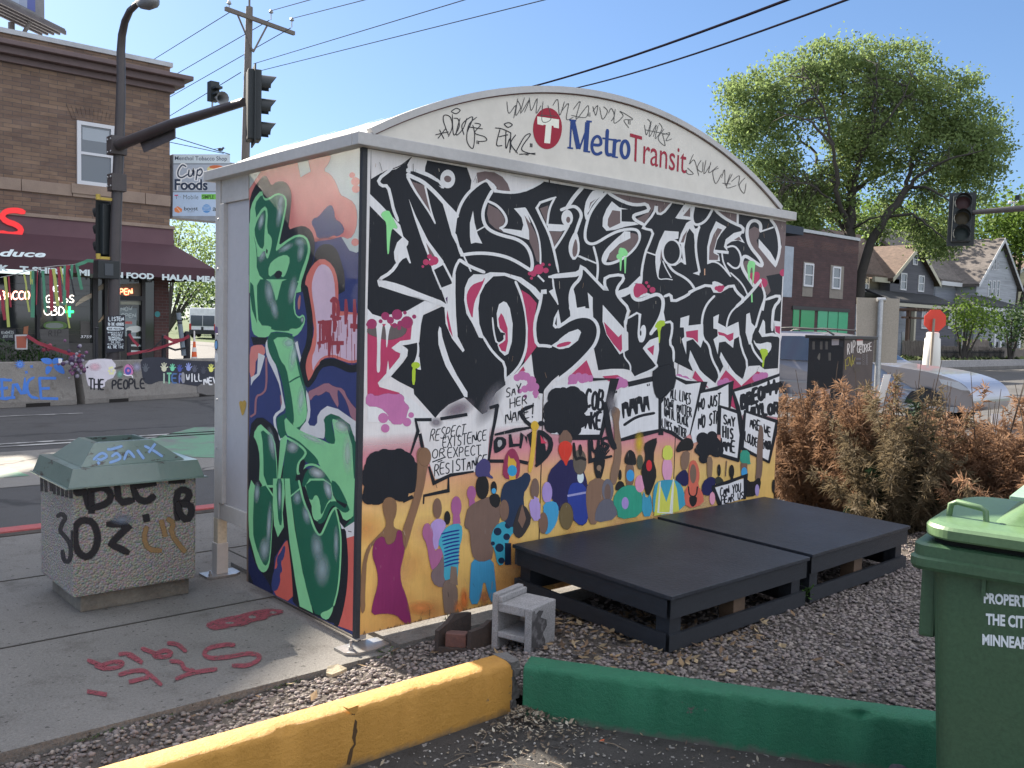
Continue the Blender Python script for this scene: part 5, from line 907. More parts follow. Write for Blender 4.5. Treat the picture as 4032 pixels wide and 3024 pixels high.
p.glyphs('Transit', [(1500+1276*.76854,300+292*.76854),(1500+1568*.76854,300+372*.76854),(1500+1562*.76854,300+500*.76854),(1500+1272*.76854,300+432*.76854)], RED, .0)
# left pen tag with halo
for pts in ([(280,300),(345,285)],[(300,275),(322,320)],[(292,318),(330,270)],[(345,300),(320,230),(325,200),(355,210),(365,260),(345,310)],[(365,195),(372,300),(400,260),(395,220),(372,215)],[(405,215),(385,300),(420,270),(440,215)],[(425,300),(415,250),(450,215),(470,215),(440,290)],[(490,210),(450,250),(440,330),(470,370),(480,300),(470,250)],[(480,240),(510,250),(480,290),(530,310),(540,330),(500,335)],[(450,260),(520,270)],[(360,180),(385,165),(405,175),(385,192),(360,182)],[(492,330),(492,345)],[(500,332),(500,347)]): S_(Z5, pts, 4.5, INK, -1)
for pts in ([(585,265),(620,270),(665,290)],[(610,270),(592,350),(620,355)],[(605,310),(650,300)],[(640,275),(640,370),(660,320),(665,375)],[(665,290),(660,390)],[(690,300),(665,345),(700,395)],[(690,390),(735,310),(765,300),(720,375),(790,402)],[(710,400),(790,395)],[(630,245),(655,238),(672,250),(650,262),(632,248)],[(766,345),(766,362)],[(773,346),(773,363)],[(742,402),(746,402)],[(750,403),(754,403)]): S_(Z5, pts, 5, INK, -1)
for pts in ([(645,130),(655,190),(690,150),(680,215)],[(700,115),(690,200),(715,160),(700,125)],[(735,110),(715,190),(760,120),(735,185)],[(760,110),(770,175),(800,115),(795,190),(820,150)],[(830,130),(825,230),(870,220),(855,150)],[(815,200),(900,205)],[(880,150),(905,120),(915,200),(940,130)],[(925,180),(960,140),(950,220),(985,210)],[(985,170),(1020,130),(1000,220),(1060,150),(1050,210),(975,200)],[(1062,185),(1062,205)],[(1070,187),(1070,207)],[(1085,180),(1110,150),(1100,200),(1085,155)],[(1120,160),(1135,220),(1160,180),(1140,155)],[(1165,190),(1180,165),(1195,200),(1180,230)],[(1200,170),(1195,240),(1240,205),(1225,180),(1290,220),(1245,225),(1270,265)],[(1268,225),(1268,245)],[(1276,227),(1276,247)]): S_(Z5, pts, 3.4, pc(60,60,64), -1)
for pts in ([(1350,250),(1360,300),(1380,240),(1365,220)],[(1385,230),(1375,310),(1410,250),(1395,310)],[(1420,250),(1405,320),(1440,270),(1425,240)],[(1450,270),(1420,320),(1455,355),(1440,290)],[(1445,300),(1480,290),(1460,330),(1490,320)],[(1355,275),(1480,300)]): S_(Z5, pts, 3.2, pc(70,70,74), -1)
for pts in ([(1600,400),(1580,450),(1605,430),(1628,510)],[(1570,470),(1600,500),(1570,500),(1565,480)],[(1640,430),(1620,470),(1645,490),(1650,440)],[(1665,430),(1655,500),(1690,450)],[(1690,440),(1680,495),(1725,460)],[(1730,470),(1700,490),(1715,550),(1745,500)],[(1745,520),(1760,480),(1765,560),(1790,500)],[(1800,500),(1770,570),(1820,560)],[(1795,540),(1835,510),(1830,560)],[(1865,520),(1835,560),(1860,600),(1870,550)],[(1750,548),(1790,552)]): S_(Z5, pts, 3.2, pc(66,62,64), -1)
p.build('lettering', [M['paint_sign'] if 'paint_sign' in M else M.setdefault('paint_sign', paint_mat('sign_ink', False, .4, .15, False, 0)), M['spray']], arch)
# ------------------------------------------------------------------ litter bin of exposed aggregate
def agg_mat():
    m = bpy.data.materials.new('exposed_aggregate'); n, l, b = nodes(m); t = m.node_tree
    tc = n.new('ShaderNodeTexCoord'); vo = n.new('ShaderNodeTexVoronoi'); vo.inputs['Scale'].default_value = 85; l.new(tc.outputs['Object'], vo.inputs['Vector'])
    c = mix_rgb(t, mnoise(t, 2.2, 5, .7, None, .3, .7), (.34,.315,.285), (.27,.25,.23)); k = mix_rgb(t, .3, c, mix_rgb(t, 1.0, c, vo.outputs['Color'], 'MULTIPLY')); l.new(k, b.inputs['Base Color'])
    b.inputs['Roughness'].default_value = .85; bumpit(t, vo.outputs['Distance'], b, .9, -.012); return m
M['agg'] = agg_mat()
def hammer(name, c, c2, chip, lo=.62):
    m = bpy.data.materials.new(name); n, l, b = nodes(m); t = m.node_tree
    col = mix_rgb(t, mnoise(t, 4, 5, .7, None, .3, .7), c, c2); f = mnoise(t, 5.5, 7, .75, (1,1,2.2), lo, lo+.02); col = mix_rgb(t, f, col, chip); l.new(col, b.inputs['Base Color'])
    b.inputs['Roughness'].default_value = .3; b.inputs['Coat Weight'].default_value = .4; bumpit(t, mnoise(t, 60, 3, .6), b, .12, .003); return m
M['binlid'] = hammer('faded_green_lid', (.15,.205,.18), (.115,.165,.145), (.05,.042,.035), .6)
can = thing('litter_bin', 'square pebbledash litter bin under a faded green metal hood', 'litter bin', (-.6,1.6,0))
b = MB(); b.box((-.905,1.33,0),(-.31,1.86,.1)); b.build('plinth', mat('plinth_concrete', (.22,.20,.165), .9, c2=(.13,.115,.095), scale=5, bump=.4), can, bevel=.006)
b = MB(); b.box((-.955,1.28,.1),(-.29,1.9,.70)); body = b.build('body', M['agg'], can, bevel=.012)
b = MB(); z0, z1 = .695, .79
b.hexa([(-.985,1.25,z0),(-.255,1.25,z0),(-.255,1.935,z0),(-.985,1.935,z0)], [(-.955,1.275,z1),(-.285,1.275,z1),(-.285,1.91,z1),(-.955,1.91,z1)])
b.box((-1.0,1.237,z0-.006),(-.24,1.948,z0-.0005))
B4 = [(-.905,1.31),(-.345,1.315),(-.345,1.85),(-.905,1.85)]; T4 = [(-.81,1.40),(-.50,1.40),(-.50,1.68),(-.81,1.68)]
vs = [(x,y,z1+.001) for x,y in B4]+[(x,y,.905) for x,y in T4]+[(x,y,.80) for x,y in T4]
i4 = [(-.785,1.425),(-.525,1.425),(-.525,1.655),(-.785,1.655)]; vs += [(x,y,.907) for x,y in i4]+[(x,y,.80) for x,y in i4]
b.add(vs, [(i,(i+1)%4,4+(i+1)%4,4+i) for i in range(4)]+[(4+i,4+(i+1)%4,12+(i+1)%4,12+i) for i in range(4)]+[(12+i,12+(i+1)%4,16+(i+1)%4,16+i) for i in range(4)])
hood = b.build('hood', M['binlid'], can, fix=True)
b = MB(); b.box((-.79,1.42,.795),(-.52,1.66,.8)); b.build('opening', flat('dark_inside', (.015,.012,.01), 1), hood)
W6 = View(0,1700,.40687)
p = Paint((0,1.28,0), (0,-1,0), (1,0,0), .0012); p.clip = [((0,0,.695),(0,0,1)), ((-.953,0,0),(-1,0,0)), ((-.292,0,0),(1,0,0))]
SK, OC = pc(40,38,44), pc(128,104,78)
for s_ in ([(720,560),(760,600),(820,560),(860,740)],[(880,520),(885,780)],[(885,560),(1000,530),(1080,600),(1050,690),(900,740)],[(1130,500),(1150,690),(1290,660)],[(1270,530),(1500,490)],[(1290,560),(1330,650),(1420,680),(1490,620)],[(1640,470),(1780,465)],[(1715,850),(1705,590),(1770,555),(1840,590),(1800,680),(1720,700)],[(1720,700),(1840,700),(1860,780),(1810,860),(1740,800),(1720,700)],[(730,950),(720,1060),(760,1180),(850,1220),(930,1130),(950,1000),(900,870),(800,850),(735,900),(722,960)],[(1040,895),(1200,890),(1240,920),(1060,1090),(1120,1110),(1240,1170)],[(1410,810),(1420,860)]): p.stroke(W6, s_, 52, SK, 1, 14)
for s_ in ([(1420,920),(1390,1020),(1430,1140),(1560,1150)],[(1560,860),(1600,1010)],[(1620,840),(1680,880),(1650,980),(1760,1130),(1790,1160)]): p.stroke(W6, s_, 34, OC, 1, 16)
p.glow(W6, (1180,850), 130, 60, pc(110,118,140)); 
p.build('graffiti', [M['stucco'], M['stucco_s']], body)
p = Paint((-.955,0,0), (-1,0,0), (0,-1,0), .0012); p.clip = [((0,0,.695),(0,0,1)), ((0,1.282,0),(0,-1,0)), ((0,1.898,0),(0,1,0))]
for x in (400,440,490,520,560,600,640,680): p.stroke(W6, [(x,430),(x+8,560+ (x*7)%90)], 22, SK, 0, 6)
p.stroke(W6, [(555,820),(600,790),(640,830),(600,890),(580,960),(620,1000),(680,1080),(690,1180),(670,1260),(620,1250),(605,1150)], 32, SK, 1, 8)
p.stroke(W6, [(705,960),(700,1120)], 30, SK, 0, 6); p.build('graffiti', [M['stucco'], M['stucco_s']], body)
p = Paint(((-.905+-.81)/2*0+0,0,0), (0,-1,0), (1,0,0))
nf = Vector((0, -.115, .09)).normalized(); nf = Vector((0,-(.905-.791),(1.40-1.3125))).normalized()
p = Paint((-.6,1.3125,.791), nf, (1,0,0), .0015)
for s_ in ([(905,270),(960,220),(1000,210),(1030,240),(980,270),(940,265)],[(930,280),(960,310)],[(1040,170),(1080,170),(1180,140)],[(1080,240),(1130,210),(1160,260),(1060,300)],[(1200,270),(1240,190),(1300,250)],[(1330,180),(1390,260)],[(1400,140),(1480,180),(1570,240)],[(1440,200),(1500,120)]): p.stroke(W6, s_, 20, pc(112,140,190), -1, 8)
p.build('graffiti', [M['paint'], M['spray']], hood)
# ------------------------------------------------------------------ red writing on the pavement
VG2 = View(0,2300,.5877)
p = Paint((0,0,.0), (0,0,1), (1,0,0), .0042); RD = pc(118,60,72)
for s_ in ([(590,515),(700,555),(690,540)],[(640,550),(700,570),(790,560),(820,535),(790,525),(720,535),(680,550)],[(800,475),(870,475),(940,520)],[(860,480),(950,530)],[(950,435),(1050,475),(1040,490),(1120,490),(1145,465),(1100,450),(1050,470)],[(1125,400),(1190,410),(1245,455)]): p.stroke(VG2, s_, 26, RD, -1, 3)
for s_ in ([(800,612),(880,590),(960,585),(1000,610),(1080,680)],[(870,660),(990,630)],[(1140,520),(1210,530),(1240,575),(1300,585)],[(1180,640),(1290,600),(1450,575)],[(1570,412),(1500,412),(1400,435),(1370,475),(1420,500),(1550,490),(1660,470),(1735,485),(1720,520),(1650,550),(1560,550)],[(590,725),(710,745)]): p.stroke(VG2, s_, 26, RD, -1, 3)
p.poly(VG2, [(1370,275),(1450,245),(1530,225),(1600,215),(1680,190),(1800,170),(1900,180),(1890,200),(1800,215),(1780,240),(1700,250),(1640,280),(1560,285),(1480,305),(1420,310)], RD, 1, 6); p.ell(VG2, (1690,225), 26, 10, (.2,.19,.175)); p.ell(VG2, (1830,195), 24, 8, (.2,.19,.175)); p.ell(VG2, (1540,265), 30, 7, (.2,.19,.175))
M['worn'] = paint_mat('worn_ground_paint', False, .8, .8, False, 0, worn=.42); o = p.build('pavement_writing', [M['worn'], M['worn']], None); o['kind'] = 'structure'
# ------------------------------------------------------------------ black pallet stages
M['stage'] = mat('black_stage_paint', (.030,.035,.046), .5, c2=(.018,.021,.029), scale=3.2, fine=45, fineamt=.2, bump=.25, spec=.45)
M['stage_side'] = mat('black_board_paint', (.020,.024,.032), .6, c2=(.013,.016,.022), scale=4, fine=60, fineamt=.2, bump=.3, stretch=(3,3,14))
M['rawwood'] = mat('raw_wood', (.12,.075,.045), .8)
def stage(F, L, Rr, Bk, zt, zb, label):
    F, L, Rr, Bk = [Vector((*q, 0)) for q in (F, L, Rr, Bk)]; c = (F+Bk)/2; t = thing('wooden_stage', label, 'stage', (c.x, c.y, zb), 'low black wooden stages beside the shelter')
    P4 = [F, Rr, Bk, L]; up = lambda q, z: Vector((q.x, q.y, z))
    def ins(k): return [q+(c-q).normalized()*k*1.414 for q in P4]
    b = MB(); b.hexa([up(q, zt-.02) for q in P4], [up(q, zt) for q in P4]); b.build('stage_top', M['stage'], t, bevel=.003)
    I1, I2 = ins(.012), ins(.034)
    for (z0, z1) in ((zt-.115, zt-.021), (zb+.02, zb+.098)):
        for i in range(4):
            a, d = I1[i], I1[(i+1)%4]; a2, d2 = I2[i], I2[(i+1)%4]
            if i % 2: a, d, a2, d2 = a+(d-a).normalized()*.022, d-(d-a).normalized()*.022, a2, d2; a2 = a+(I2[i]-I1[i])*.9; d2 = d+(I2[(i+1)%4]-I1[(i+1)%4])*.9
            b = MB(); b.hexa([up(a,z0),up(d,z0),up(d2,z0),up(a2,z0)], [up(a,z1),up(d,z1),up(d2,z1),up(a2,z1)]); b.build('edge_board', M['stage_side'], t, fix=True)
    I3 = ins(.036)
    for i in range(4):
        q = I3[i]; e1 = (P4[(i+1)%4]-P4[i]).normalized()*.085; e2 = (P4[i-1]-P4[i]).normalized()*.085; b = MB()
        b.hexa([up(q,zb-.03),up(q+e1,zb-.03),up(q+e1+e2,zb-.03),up(q+e2,zb-.03)], [up(q,zt-.022),up(q+e1,zt-.022),up(q+e1+e2,zt-.022),up(q+e2,zt-.022)]); b.build('corner_post', M['stage_side'], t, fix=True)
    for k in (.5,):
        for q0, q1 in ((F, Rr), (L, Bk)):
            e1 = (q1-q0).normalized(); e2 = (c-(q0+q1)/2).normalized(); m0 = q0+(q1-q0)*k+e2*.04; b = MB()
            pts = [m0-e1*.05, m0+e1*.05, m0+e1*.05+e2*.09, m0-e1*.05+e2*.09]; b.hexa([up(x,zb-.03) for x in pts], [up(x,zt-.022) for x in pts]); b.build('middle_block', M['rawwood'], t, fix=True)
stage((.915,-1.215), (.985,-.03), (2.135,-1.2), (2.21,-.03), .38, .09, 'low black painted wooden stage nearer the cinder block')
stage((2.175,-1.19), (2.25,-.03), (3.41,-1.16), (3.49,-.02), .385, .09, 'low black painted wooden stage nearer the dead shrubs')
# ------------------------------------------------------------------ cinder block and broken planter pieces
u, v = Vector((.26,-.966,0)), Vector((.966,.26,0)); O = Vector((.41,-.54,.0))
def ubox(b, x0, x1, y0, y1, z0, z1, mi=0, O=O, u=u, v=v):
    b.hexa([O+u*x+v*y+Vector((0,0,z0)) for x,y in ((x0,y0),(x1,y0),(x1,y1),(x0,y1))], [O+u*x+v*y+Vector((0,0,z1)) for x,y in ((x0,y0),(x1,y0),(x1,y1),(x0,y1))], mi)
def block_mat():
    m = bpy.data.materials.new('cinder_block'); n, l, b = nodes(m); t = m.node_tree
    c = mix_rgb(t, mnoise(t, 9, 5, .7), (.44,.425,.42), (.33,.32,.315)); c = mix_rgb(t, mnoise(t, 150, 2, .6, None, .3, .7), c, mix_rgb(t, 1.0, c, (.6,)*3, 'MULTIPLY')); l.new(c, b.inputs['Base Color']); b.inputs['Roughness'].default_value = .95
    bumpit(t, mnoise(t, 110, 4, .8), b, .6, .006); return m
M['block'] = block_mat()
t = thing('cinder_block', 'pale hollow cinder block standing on end behind the kerb corner', 'cinder block', tuple(O))
b = MB(); w0, d0 = .222, .225
ubox(b, 0, .034, 0, d0, 0, .325); ubox(b, w0-.036, w0, 0, d0, 0, .285); ubox(b, .034, w0-.036, 0, d0, .0, .025); ubox(b, .034, w0-.036, 0, d0, .118, .145); ubox(b, .034, w0-.036, 0, d0, .242, .285)
ubox(b, .034, w0-.036, d0-.03, d0-.001, .025, .118); ubox(b, .034, w0-.036, d0-.03, d0-.001, .145, .242); ubox(b, .034, .055, 0, d0, .285, .315)
bm_o = b.build('block_body', M['block'], t, bevel=.006)
b = MB(); pts = [(0,.0),(.16,.0),(.14,.03),(.115,.06),(.125,.10),(.10,.14),(.135,.17),(.13,.20),(.075,.225),(.10,.25),(.06,.262),(.03,.25),(.02,.27),(0,.268)]
b.add([O+u*(w0+.0015)+v*(.008+y)+Vector((0,0,.005+z)) for y, z in pts], [list(range(len(pts)))]); b.build('dark_stain', mat('old_black_paint', (.06,.055,.055), .9, c2=(.16,.15,.15), scale=22, lo=.5, hi=.62), bm_o, fix=True)
O2 = Vector((.215,-.38,.035)); u2, v2 = Vector((.66,-.75,0)), Vector((.75,.66,0))
M['planter'] = mat('weathered_planter', (.036,.03,.028), .8, c2=(.06,.042,.034), scale=7, bump=.3)
t = thing('broken_planter', 'broken dark clay planter lying beside the cinder block', 'planter', tuple(O2))
def jag(b, pts, th, O=O2): b.prism([O+u2*x+v2*y+Vector((0,0,z)) for x,y,z in pts], th)
b = MB(); jag(b, [(.14,0,-.02),(.26,.13,-.02),(.26,.13,.13),(.22,.09,.142),(.19,.055,.118),(.14,0,.11)], u2*.02-v2*.012); b.build('front_wall', M['planter'], t, fix=True)
b = MB(); jag(b, [(0,0,-.02),(.14,0,-.02),(.14,0,.02),(0,0,.02)], v2*.02); jag(b, [(0,0,-.02),(0,.02,-.02),(.13,.16,-.02),(.13,.16,.15),(.06,.09,.16),(.03,.05,.12),(0,0,.1)], -u2*.02+v2*.01); b.build('back_wall', M['planter'], t, fix=True)
b = MB(); ubox(b, .03, .13, .015, .075, .02, .085, 0, O2, u2, v2); tag(b.build('brick', mat('red_brick', (.16,.075,.06), .9, c2=(.10,.055,.05), scale=8, bump=.3), None, bevel=.004), 'single red brick inside the broken clay planter', 'brick')
# ------------------------------------------------------------------ leaves, twigs, weeds on the ground
def litter(name, pts, size, cols, label, cat, flatn=.35):
    v, f, c = [], [], []
    for x, y, z in pts:
        L = random.uniform(*size); wd = L*random.uniform(.3, .6); a = random.uniform(0, 6.28); t1 = random.uniform(-flatn, flatn); d = Vector((math.cos(a), math.sin(a), t1)); s_ = Vector((-math.sin(a), math.cos(a), random.uniform(-flatn, flatn))); o = Vector((x, y, z)); k = random.choice(cols); g = random.uniform(.6, 1.3); b0 = len(v)
        curl = Vector((0,0,L*random.uniform(.05,.3)))
        v += [o-d*L/2, o+s_*wd/2+curl*.6, o+d*L/2+curl, o-s_*wd/2+curl*.2]; f += [(b0,b0+1,b0+2),(b0,b0+2,b0+3)]; c += [(*[q*g for q in k], 1)]*4
    me = bpy.data.meshes.new(name); me.from_pydata([tuple(q) for q in v], [], f); a_ = me.color_attributes.new('Col', 'FLOAT_COLOR', 'POINT'); a_.data.foreach_set('color', np.array(c, dtype=np.float32).ravel())
    return tag(link(name, me, M['stone']), label, cat, None, 'stuff')
pts = []
for _ in range(500):
    x, y = random.gauss(1.15,.35), random.gauss(-1.05,.22)
    if in_bed(x, y): pts.append((x, y, bed_z(x, y)+.015))
for _ in range(250):
    x, y = random.gauss(.85,.3), random.gauss(-.6,.25)
    if in_bed(x, y): pts.append((x, y, bed_z(x, y)+.015))
for _ in range(120):
    x, y = random.uniform(-1.2, 3.4), random.uniform(-2.4, -.2)
    if in_bed(x, y): pts.append((x, y, bed_z(x, y)+.018))
litter('fallen_leaves', pts, (.015,.06), [(.20,.13,.075),(.26,.18,.10),(.14,.09,.055),(.33,.25,.15)], 'dry brown leaves scattered over the gravel', 'leaves')
pts = []
for _ in range(900):
    r_ = abs(random.gauss(0,.22)); a = random.uniform(3.3, 5.6); x, y = .14+r_*math.cos(a), -1.07+r_*math.sin(a)
    if y < -1.045: pts.append((x, y, -.012+max(0, .04-.12*r_)))
for _ in range(700): pts.append((random.uniform(-1.6, 1.0), random.uniform(-2.2, -1.06), -.013))
pts = [q for q in pts if (q[1]+1.085)*.52+ (q[0]-.125)*.85 < 0 and q[1] < -1.04]
litter('dry_debris', pts, (.006,.028), [(.30,.25,.18),(.22,.17,.12),(.38,.34,.27),(.12,.09,.07)], 'dry seeds and leaf scraps swept into the kerb corner', 'debris', .6)
pts = [(random.uniform(-1.4,.9), random.uniform(-2.0,-1.08), random.uniform(-.016,-.008)) for _ in range(900)]
pts = [q for q in pts if (q[1]+1.085)*.52+(q[0]-.125)*.85 < -.03]
pebbles('loose_grit', pts, .002, .006, [(.30,.28,.25),(.22,.2,.18),(.4,.38,.35)], 'fine loose grit on the lot below the kerbs', 'grit')
b = MB()
for _ in range(46):
    x, y = random.uniform(-1.3,.8), random.uniform(-1.7,-1.08)
    if (y+1.085)*.52+(x-.125)*.85 > -.03: continue
    a = random.uniform(0,3.1); L = random.uniform(.03,.13); b.tube([(x,y,-.012),(x+L*.5*math.cos(a),y+L*.5*math.sin(a),-.008),(x+L*math.cos(a+.15),y+L*math.sin(a+.15),-.012)], random.uniform(.001,.0028), 4)
tag(b.build('twigs', mat('dry_twig', (.22,.17,.12), .9)), 'thin dry twigs lying on the lot', 'twigs', None, 'stuff')
q = at(1318,2665,2,-.0); b = MB(); b.prism([q+Vector(d) for d in ((-.045,0,.015),(-.02,.03,.03),(.03,.025,.032),(.06,-.005,.014),(.02,-.028,.018),(-.03,-.025,.012))], (0,0,.014)); tag(b.build('bark_chip', mat('pale_bark', (.42,.36,.25), .9, scale=20, bump=.4)), 'pale flat piece of bark on the gravel by the pavement', 'bark chip')
q = at(2370,2918,2,-.014); b = MB(); b.prism([q+Vector(d) for d in ((-.014,0,0),(.002,.009,0),(.016,.002,0),(.004,-.008,0))], (0,0,.003)); tag(b.build('orange_scrap', flat('orange_plastic', (.6,.11,.04))), 'small orange plastic scrap on the dark lot', 'scrap')
def leafy(name, c, n, h, label, m, r=.07, ls=.03):
    t = thing(name, label, 'weed', c); b = MB()
    for _ in range(n):
        a = random.uniform(0,6.28); k = random.uniform(.2,1); x, y, z = c[0]+r*k*math.cos(a), c[1]+r*k*math.sin(a), c[2]+h*random.uniform(.25,1); d = Vector((math.cos(a),math.sin(a),random.uniform(-.2,.7))).normalized(); s_ = d.cross(Vector((0,0,1))).normalized(); o = Vector((x,y,z)); L = ls*random.uniform(.6,1.3)
        b.add([o, o+d*L*.5+s_*L*.25, o+d*L, o+d*L*.5-s_*L*.25], [(0,1,2,3)])
    b.build('leaves', m, t); b = MB()
    for _ in range(5):
        a = random.uniform(0,6.28); b.tube([c, (c[0]+.5*r*math.cos(a),c[1]+.5*r*math.sin(a),c[2]+h*.6),(c[0]+r*math.cos(a),c[1]+r*math.sin(a),c[2]+h)], .002, 4)
    b.build('stem', m, t)
def leaf_mat(name, c, tr=.35, var=.35):
    m = bpy.data.materials.new(name); n, l, b = nodes(m); t = m.node_tree; at_ = n.new('ShaderNodeAttribute'); at_.attribute_name = 'Col'
    col = mix_rgb(t, mnoise(t, 1.3, 3, .6, None, .3, .7), c, tuple(q*(1-var) for q in c)); ob = n.new('ShaderNodeObjectInfo')
    hs = n.new('ShaderNodeHueSaturation'); l.new(col, hs.inputs['Color']); mr = n.new('ShaderNodeMapRange'); mr.inputs[3].default_value = .8; mr.inputs[4].default_value = 1.2; l.new(ob.outputs['Random'], mr.inputs[0]); l.new(mr.outputs[0], hs.inputs['Value']); col = hs.outputs[0]
    l.new(col, b.inputs['Base Color']); b.inputs['Roughness'].default_value = .7; b.inputs['Specular IOR Level'].default_value = .2
    tr_ = n.new('ShaderNodeBsdfTranslucent'); l.new(col, tr_.inputs[0]); mx = n.new('ShaderNodeMixShader'); mx.inputs[0].default_value = tr; l.new(b.outputs[0], mx.inputs[1]); l.new(tr_.outputs[0], mx.inputs[2]); l.new(mx.outputs[0], n['Material Output'].inputs['Surface']); return m
M['weed'] = leaf_mat('weed_leaf', (.09,.19,.04))
q = at(3150,2385,2,.09); leafy('weed', (q.x,q.y,.085), 26, .13, 'small green weed at the corner of the near black stage', M['weed'])
q = at(1510,2585,2,-.03); leafy('weed', (q.x,q.y,-.03), 12, .04, 'tiny green weed where the pavement meets the sunlit gravel', M['weed'], .04, .02)
q = at(1765,2490,2,-.0); leafy('weed', (q.x,q.y,.0), 10, .09, 'thin pale weed beside the broken planter', M['weed'], .03, .02)
pts = []
for _ in range(1500):
    x = random.uniform(-2.3, .1); y = random.choice((random.gauss(-.185,.012), random.gauss(-.86,.03)))
    if -.93 < y < -.17: pts.append((x, y, bed_z(x, y)+.008))
litter('moss', [q for q in pts if math.sin(q[0]*9)+math.sin(q[0]*23) > .2], (.006,.018), [(.06,.10,.03),(.08,.12,.04),(.05,.07,.03)], 'green moss along the edges of the gravel strip', 'moss', .8)
# ------------------------------------------------------------------ dead evergreen shrubs
def fronds(name, h, r, nb, seed, m, parent, per=64):
    g = np.random.default_rng(seed); Ps, Ds = [], []
    for k in range(nb):
        a = g.uniform(0,6.28); q = r*np.sqrt(g.uniform(.02,1))*(1+.3*np.sin(3*a+seed)); hh = h*g.uniform(.35,1.0)*(1.12-.45*(q/r)**2); bend = g.normal(0,.14,2)
        t = np.sort(g.uniform(.0 if q > .45*r else .3,1,per))[:,None]; ca, sa = np.cos(a), np.sin(a)
        x = np.concatenate([ca*q*(.35+.75*t-.1*t**3)+bend[0]*t**2, sa*q*(.35+.75*t-.1*t**3)+bend[1]*t**2, hh*t], 1)
        tg = np.stack([np.full(per,ca*q*.6+bend[0]), np.full(per,sa*q*.6+bend[1]), np.full(per,hh)], 1); tg /= np.linalg.norm(tg,axis=1)[:,None]
        Ps.append(x+g.normal(0,.012,(per,3))); Ds.append(tg)
    P0 = np.concatenate(Ps); Dg = np.concatenate(Ds); n = len(P0); Vs = []
    side = g.normal(0,1,(n,3)); side -= Dg*(side*Dg).sum(1)[:,None]; side /= np.linalg.norm(side,axis=1)[:,None]
    for k in range(7):                                    # each spray: a small flat fan
        d = Dg*g.uniform(.1,.9,(n,1))+side*g.uniform(.3,1.0,(n,1))+g.normal(0,.32,(n,3)); d[:,2] -= .12*k/3; d /= np.linalg.norm(d,axis=1)[:,None]; L = g.uniform(.03,.095,(n,1)); o = P0+side*g.uniform(0,.03,(n,1))
        s = np.cross(d, g.normal(0,1,(n,3))); s /= np.linalg.norm(s,axis=1)[:,None]; wv = g.uniform(.0016,.0042,(n,1)); dr = np.zeros((n,3)); dr[:,2] = -L[:,0]*g.uniform(0,.5,n)
        Vs.append(np.stack([o-s*wv, o+s*wv, o+d*L*.6+s*wv*1.2+dr*.35, o+d*L+dr, o+d*L*.6-s*wv*1.2+dr*.35], 1))
    Vv = np.concatenate(Vs,0).reshape(-1,3); Vv[:,2] = np.maximum(Vv[:,2], -.02); F = (np.arange(n*7)*5)[:,None]+np.array([[0,1,2,3,4]])
    me = bpy.data.meshes.new(name); me.from_pydata(Vv.tolist(), [], F.tolist()); return link(name, me, m, parent, True)
M['deadleaf'] = leaf_mat('dead_evergreen', (.30,.18,.11), .42, .5); M['deadleaf2'] = leaf_mat('grey_evergreen', (.23,.18,.11), .4, .45); M['deadwood'] = mat('dead_branch', (.10,.07,.05), .9); M['evergreen'] = leaf_mat('live_evergreen', (.03,.06,.03), .2)
SH = [(5.25,.85,1.12,.36,0,'leftmost of the dead brown evergreen shrubs, half behind the shelter'),(5.05,.42,1.18,.36,0,'dead brown evergreen shrub in front of the dark utility cabinet'),(5.0,-.02,1.22,.36,1,'dead brown evergreen shrub below the pale sign back'),(4.72,-.5,1.28,.38,2,'grey green half dead shrub with a dark living core'),(5.1,-.95,1.2,.36,0,'dead brown evergreen shrub behind the wheeled bin lid'),(4.9,-1.5,1.18,.38,1,'rightmost dead brown evergreen shrub at the edge of the photo'),(5.7,-.35,1.1,.36,1,'dead brown evergreen shrub in the back row under the stop sign'),(5.75,-1.2,1.15,.36,0,'dead brown evergreen shrub in the back row before the road')]
for i, (x, y, h, r, kind, lab) in enumerate(SH):
    t = thing('dead_shrub', lab, 'shrub', (x,y,.07), 'dead evergreen shrubs along the planting bed', rz=i*1.3)
    fronds('foliage', h*.9, r*1.35, 64, 40+i, M['deadleaf2'] if kind == 2 else M['deadleaf'], t)
    b = MB(); rr = random.Random(i)
    for _ in range(9):
        a = rr.uniform(0,6.28); q = r*rr.uniform(.2,.8); b.tube([(0,0,0),(q*.4*math.cos(a),q*.4*math.sin(a),h*.4),(q*math.cos(a),q*math.sin(a),h*rr.uniform(.7,1.12))], [.012,.007,.002], 5)
    b.build('branches', M['deadwood'], t, local=True)
    if kind == 2: fronds('green_core', h*.8, r*.5, 16, 99, M['evergreen'], t)
b = MB()
for k, (px, py, dx, dy) in enumerate(((3925,1665,20,36),(3480,1530,14,56))):
    q = atd(px, py, 7.3); e = _r*(dx*7.3/3608); f2 = _u*(dy*7.3/3608); lean = _r*(.03 if k else -.012)
    b = MB(); b.prism([q-e-f2-lean, q+e-f2-lean, q+e+f2+lean, q-e+f2+lean], _f*.002); tag(b.build('plant_tag', flat('white_card', (.7,.68,.66), .6), None, fix=True), ('small square white card caught in the dead shrub by the road', 'narrow white tag hanging in the dead shrub below the sign')[k], 'plant tag')
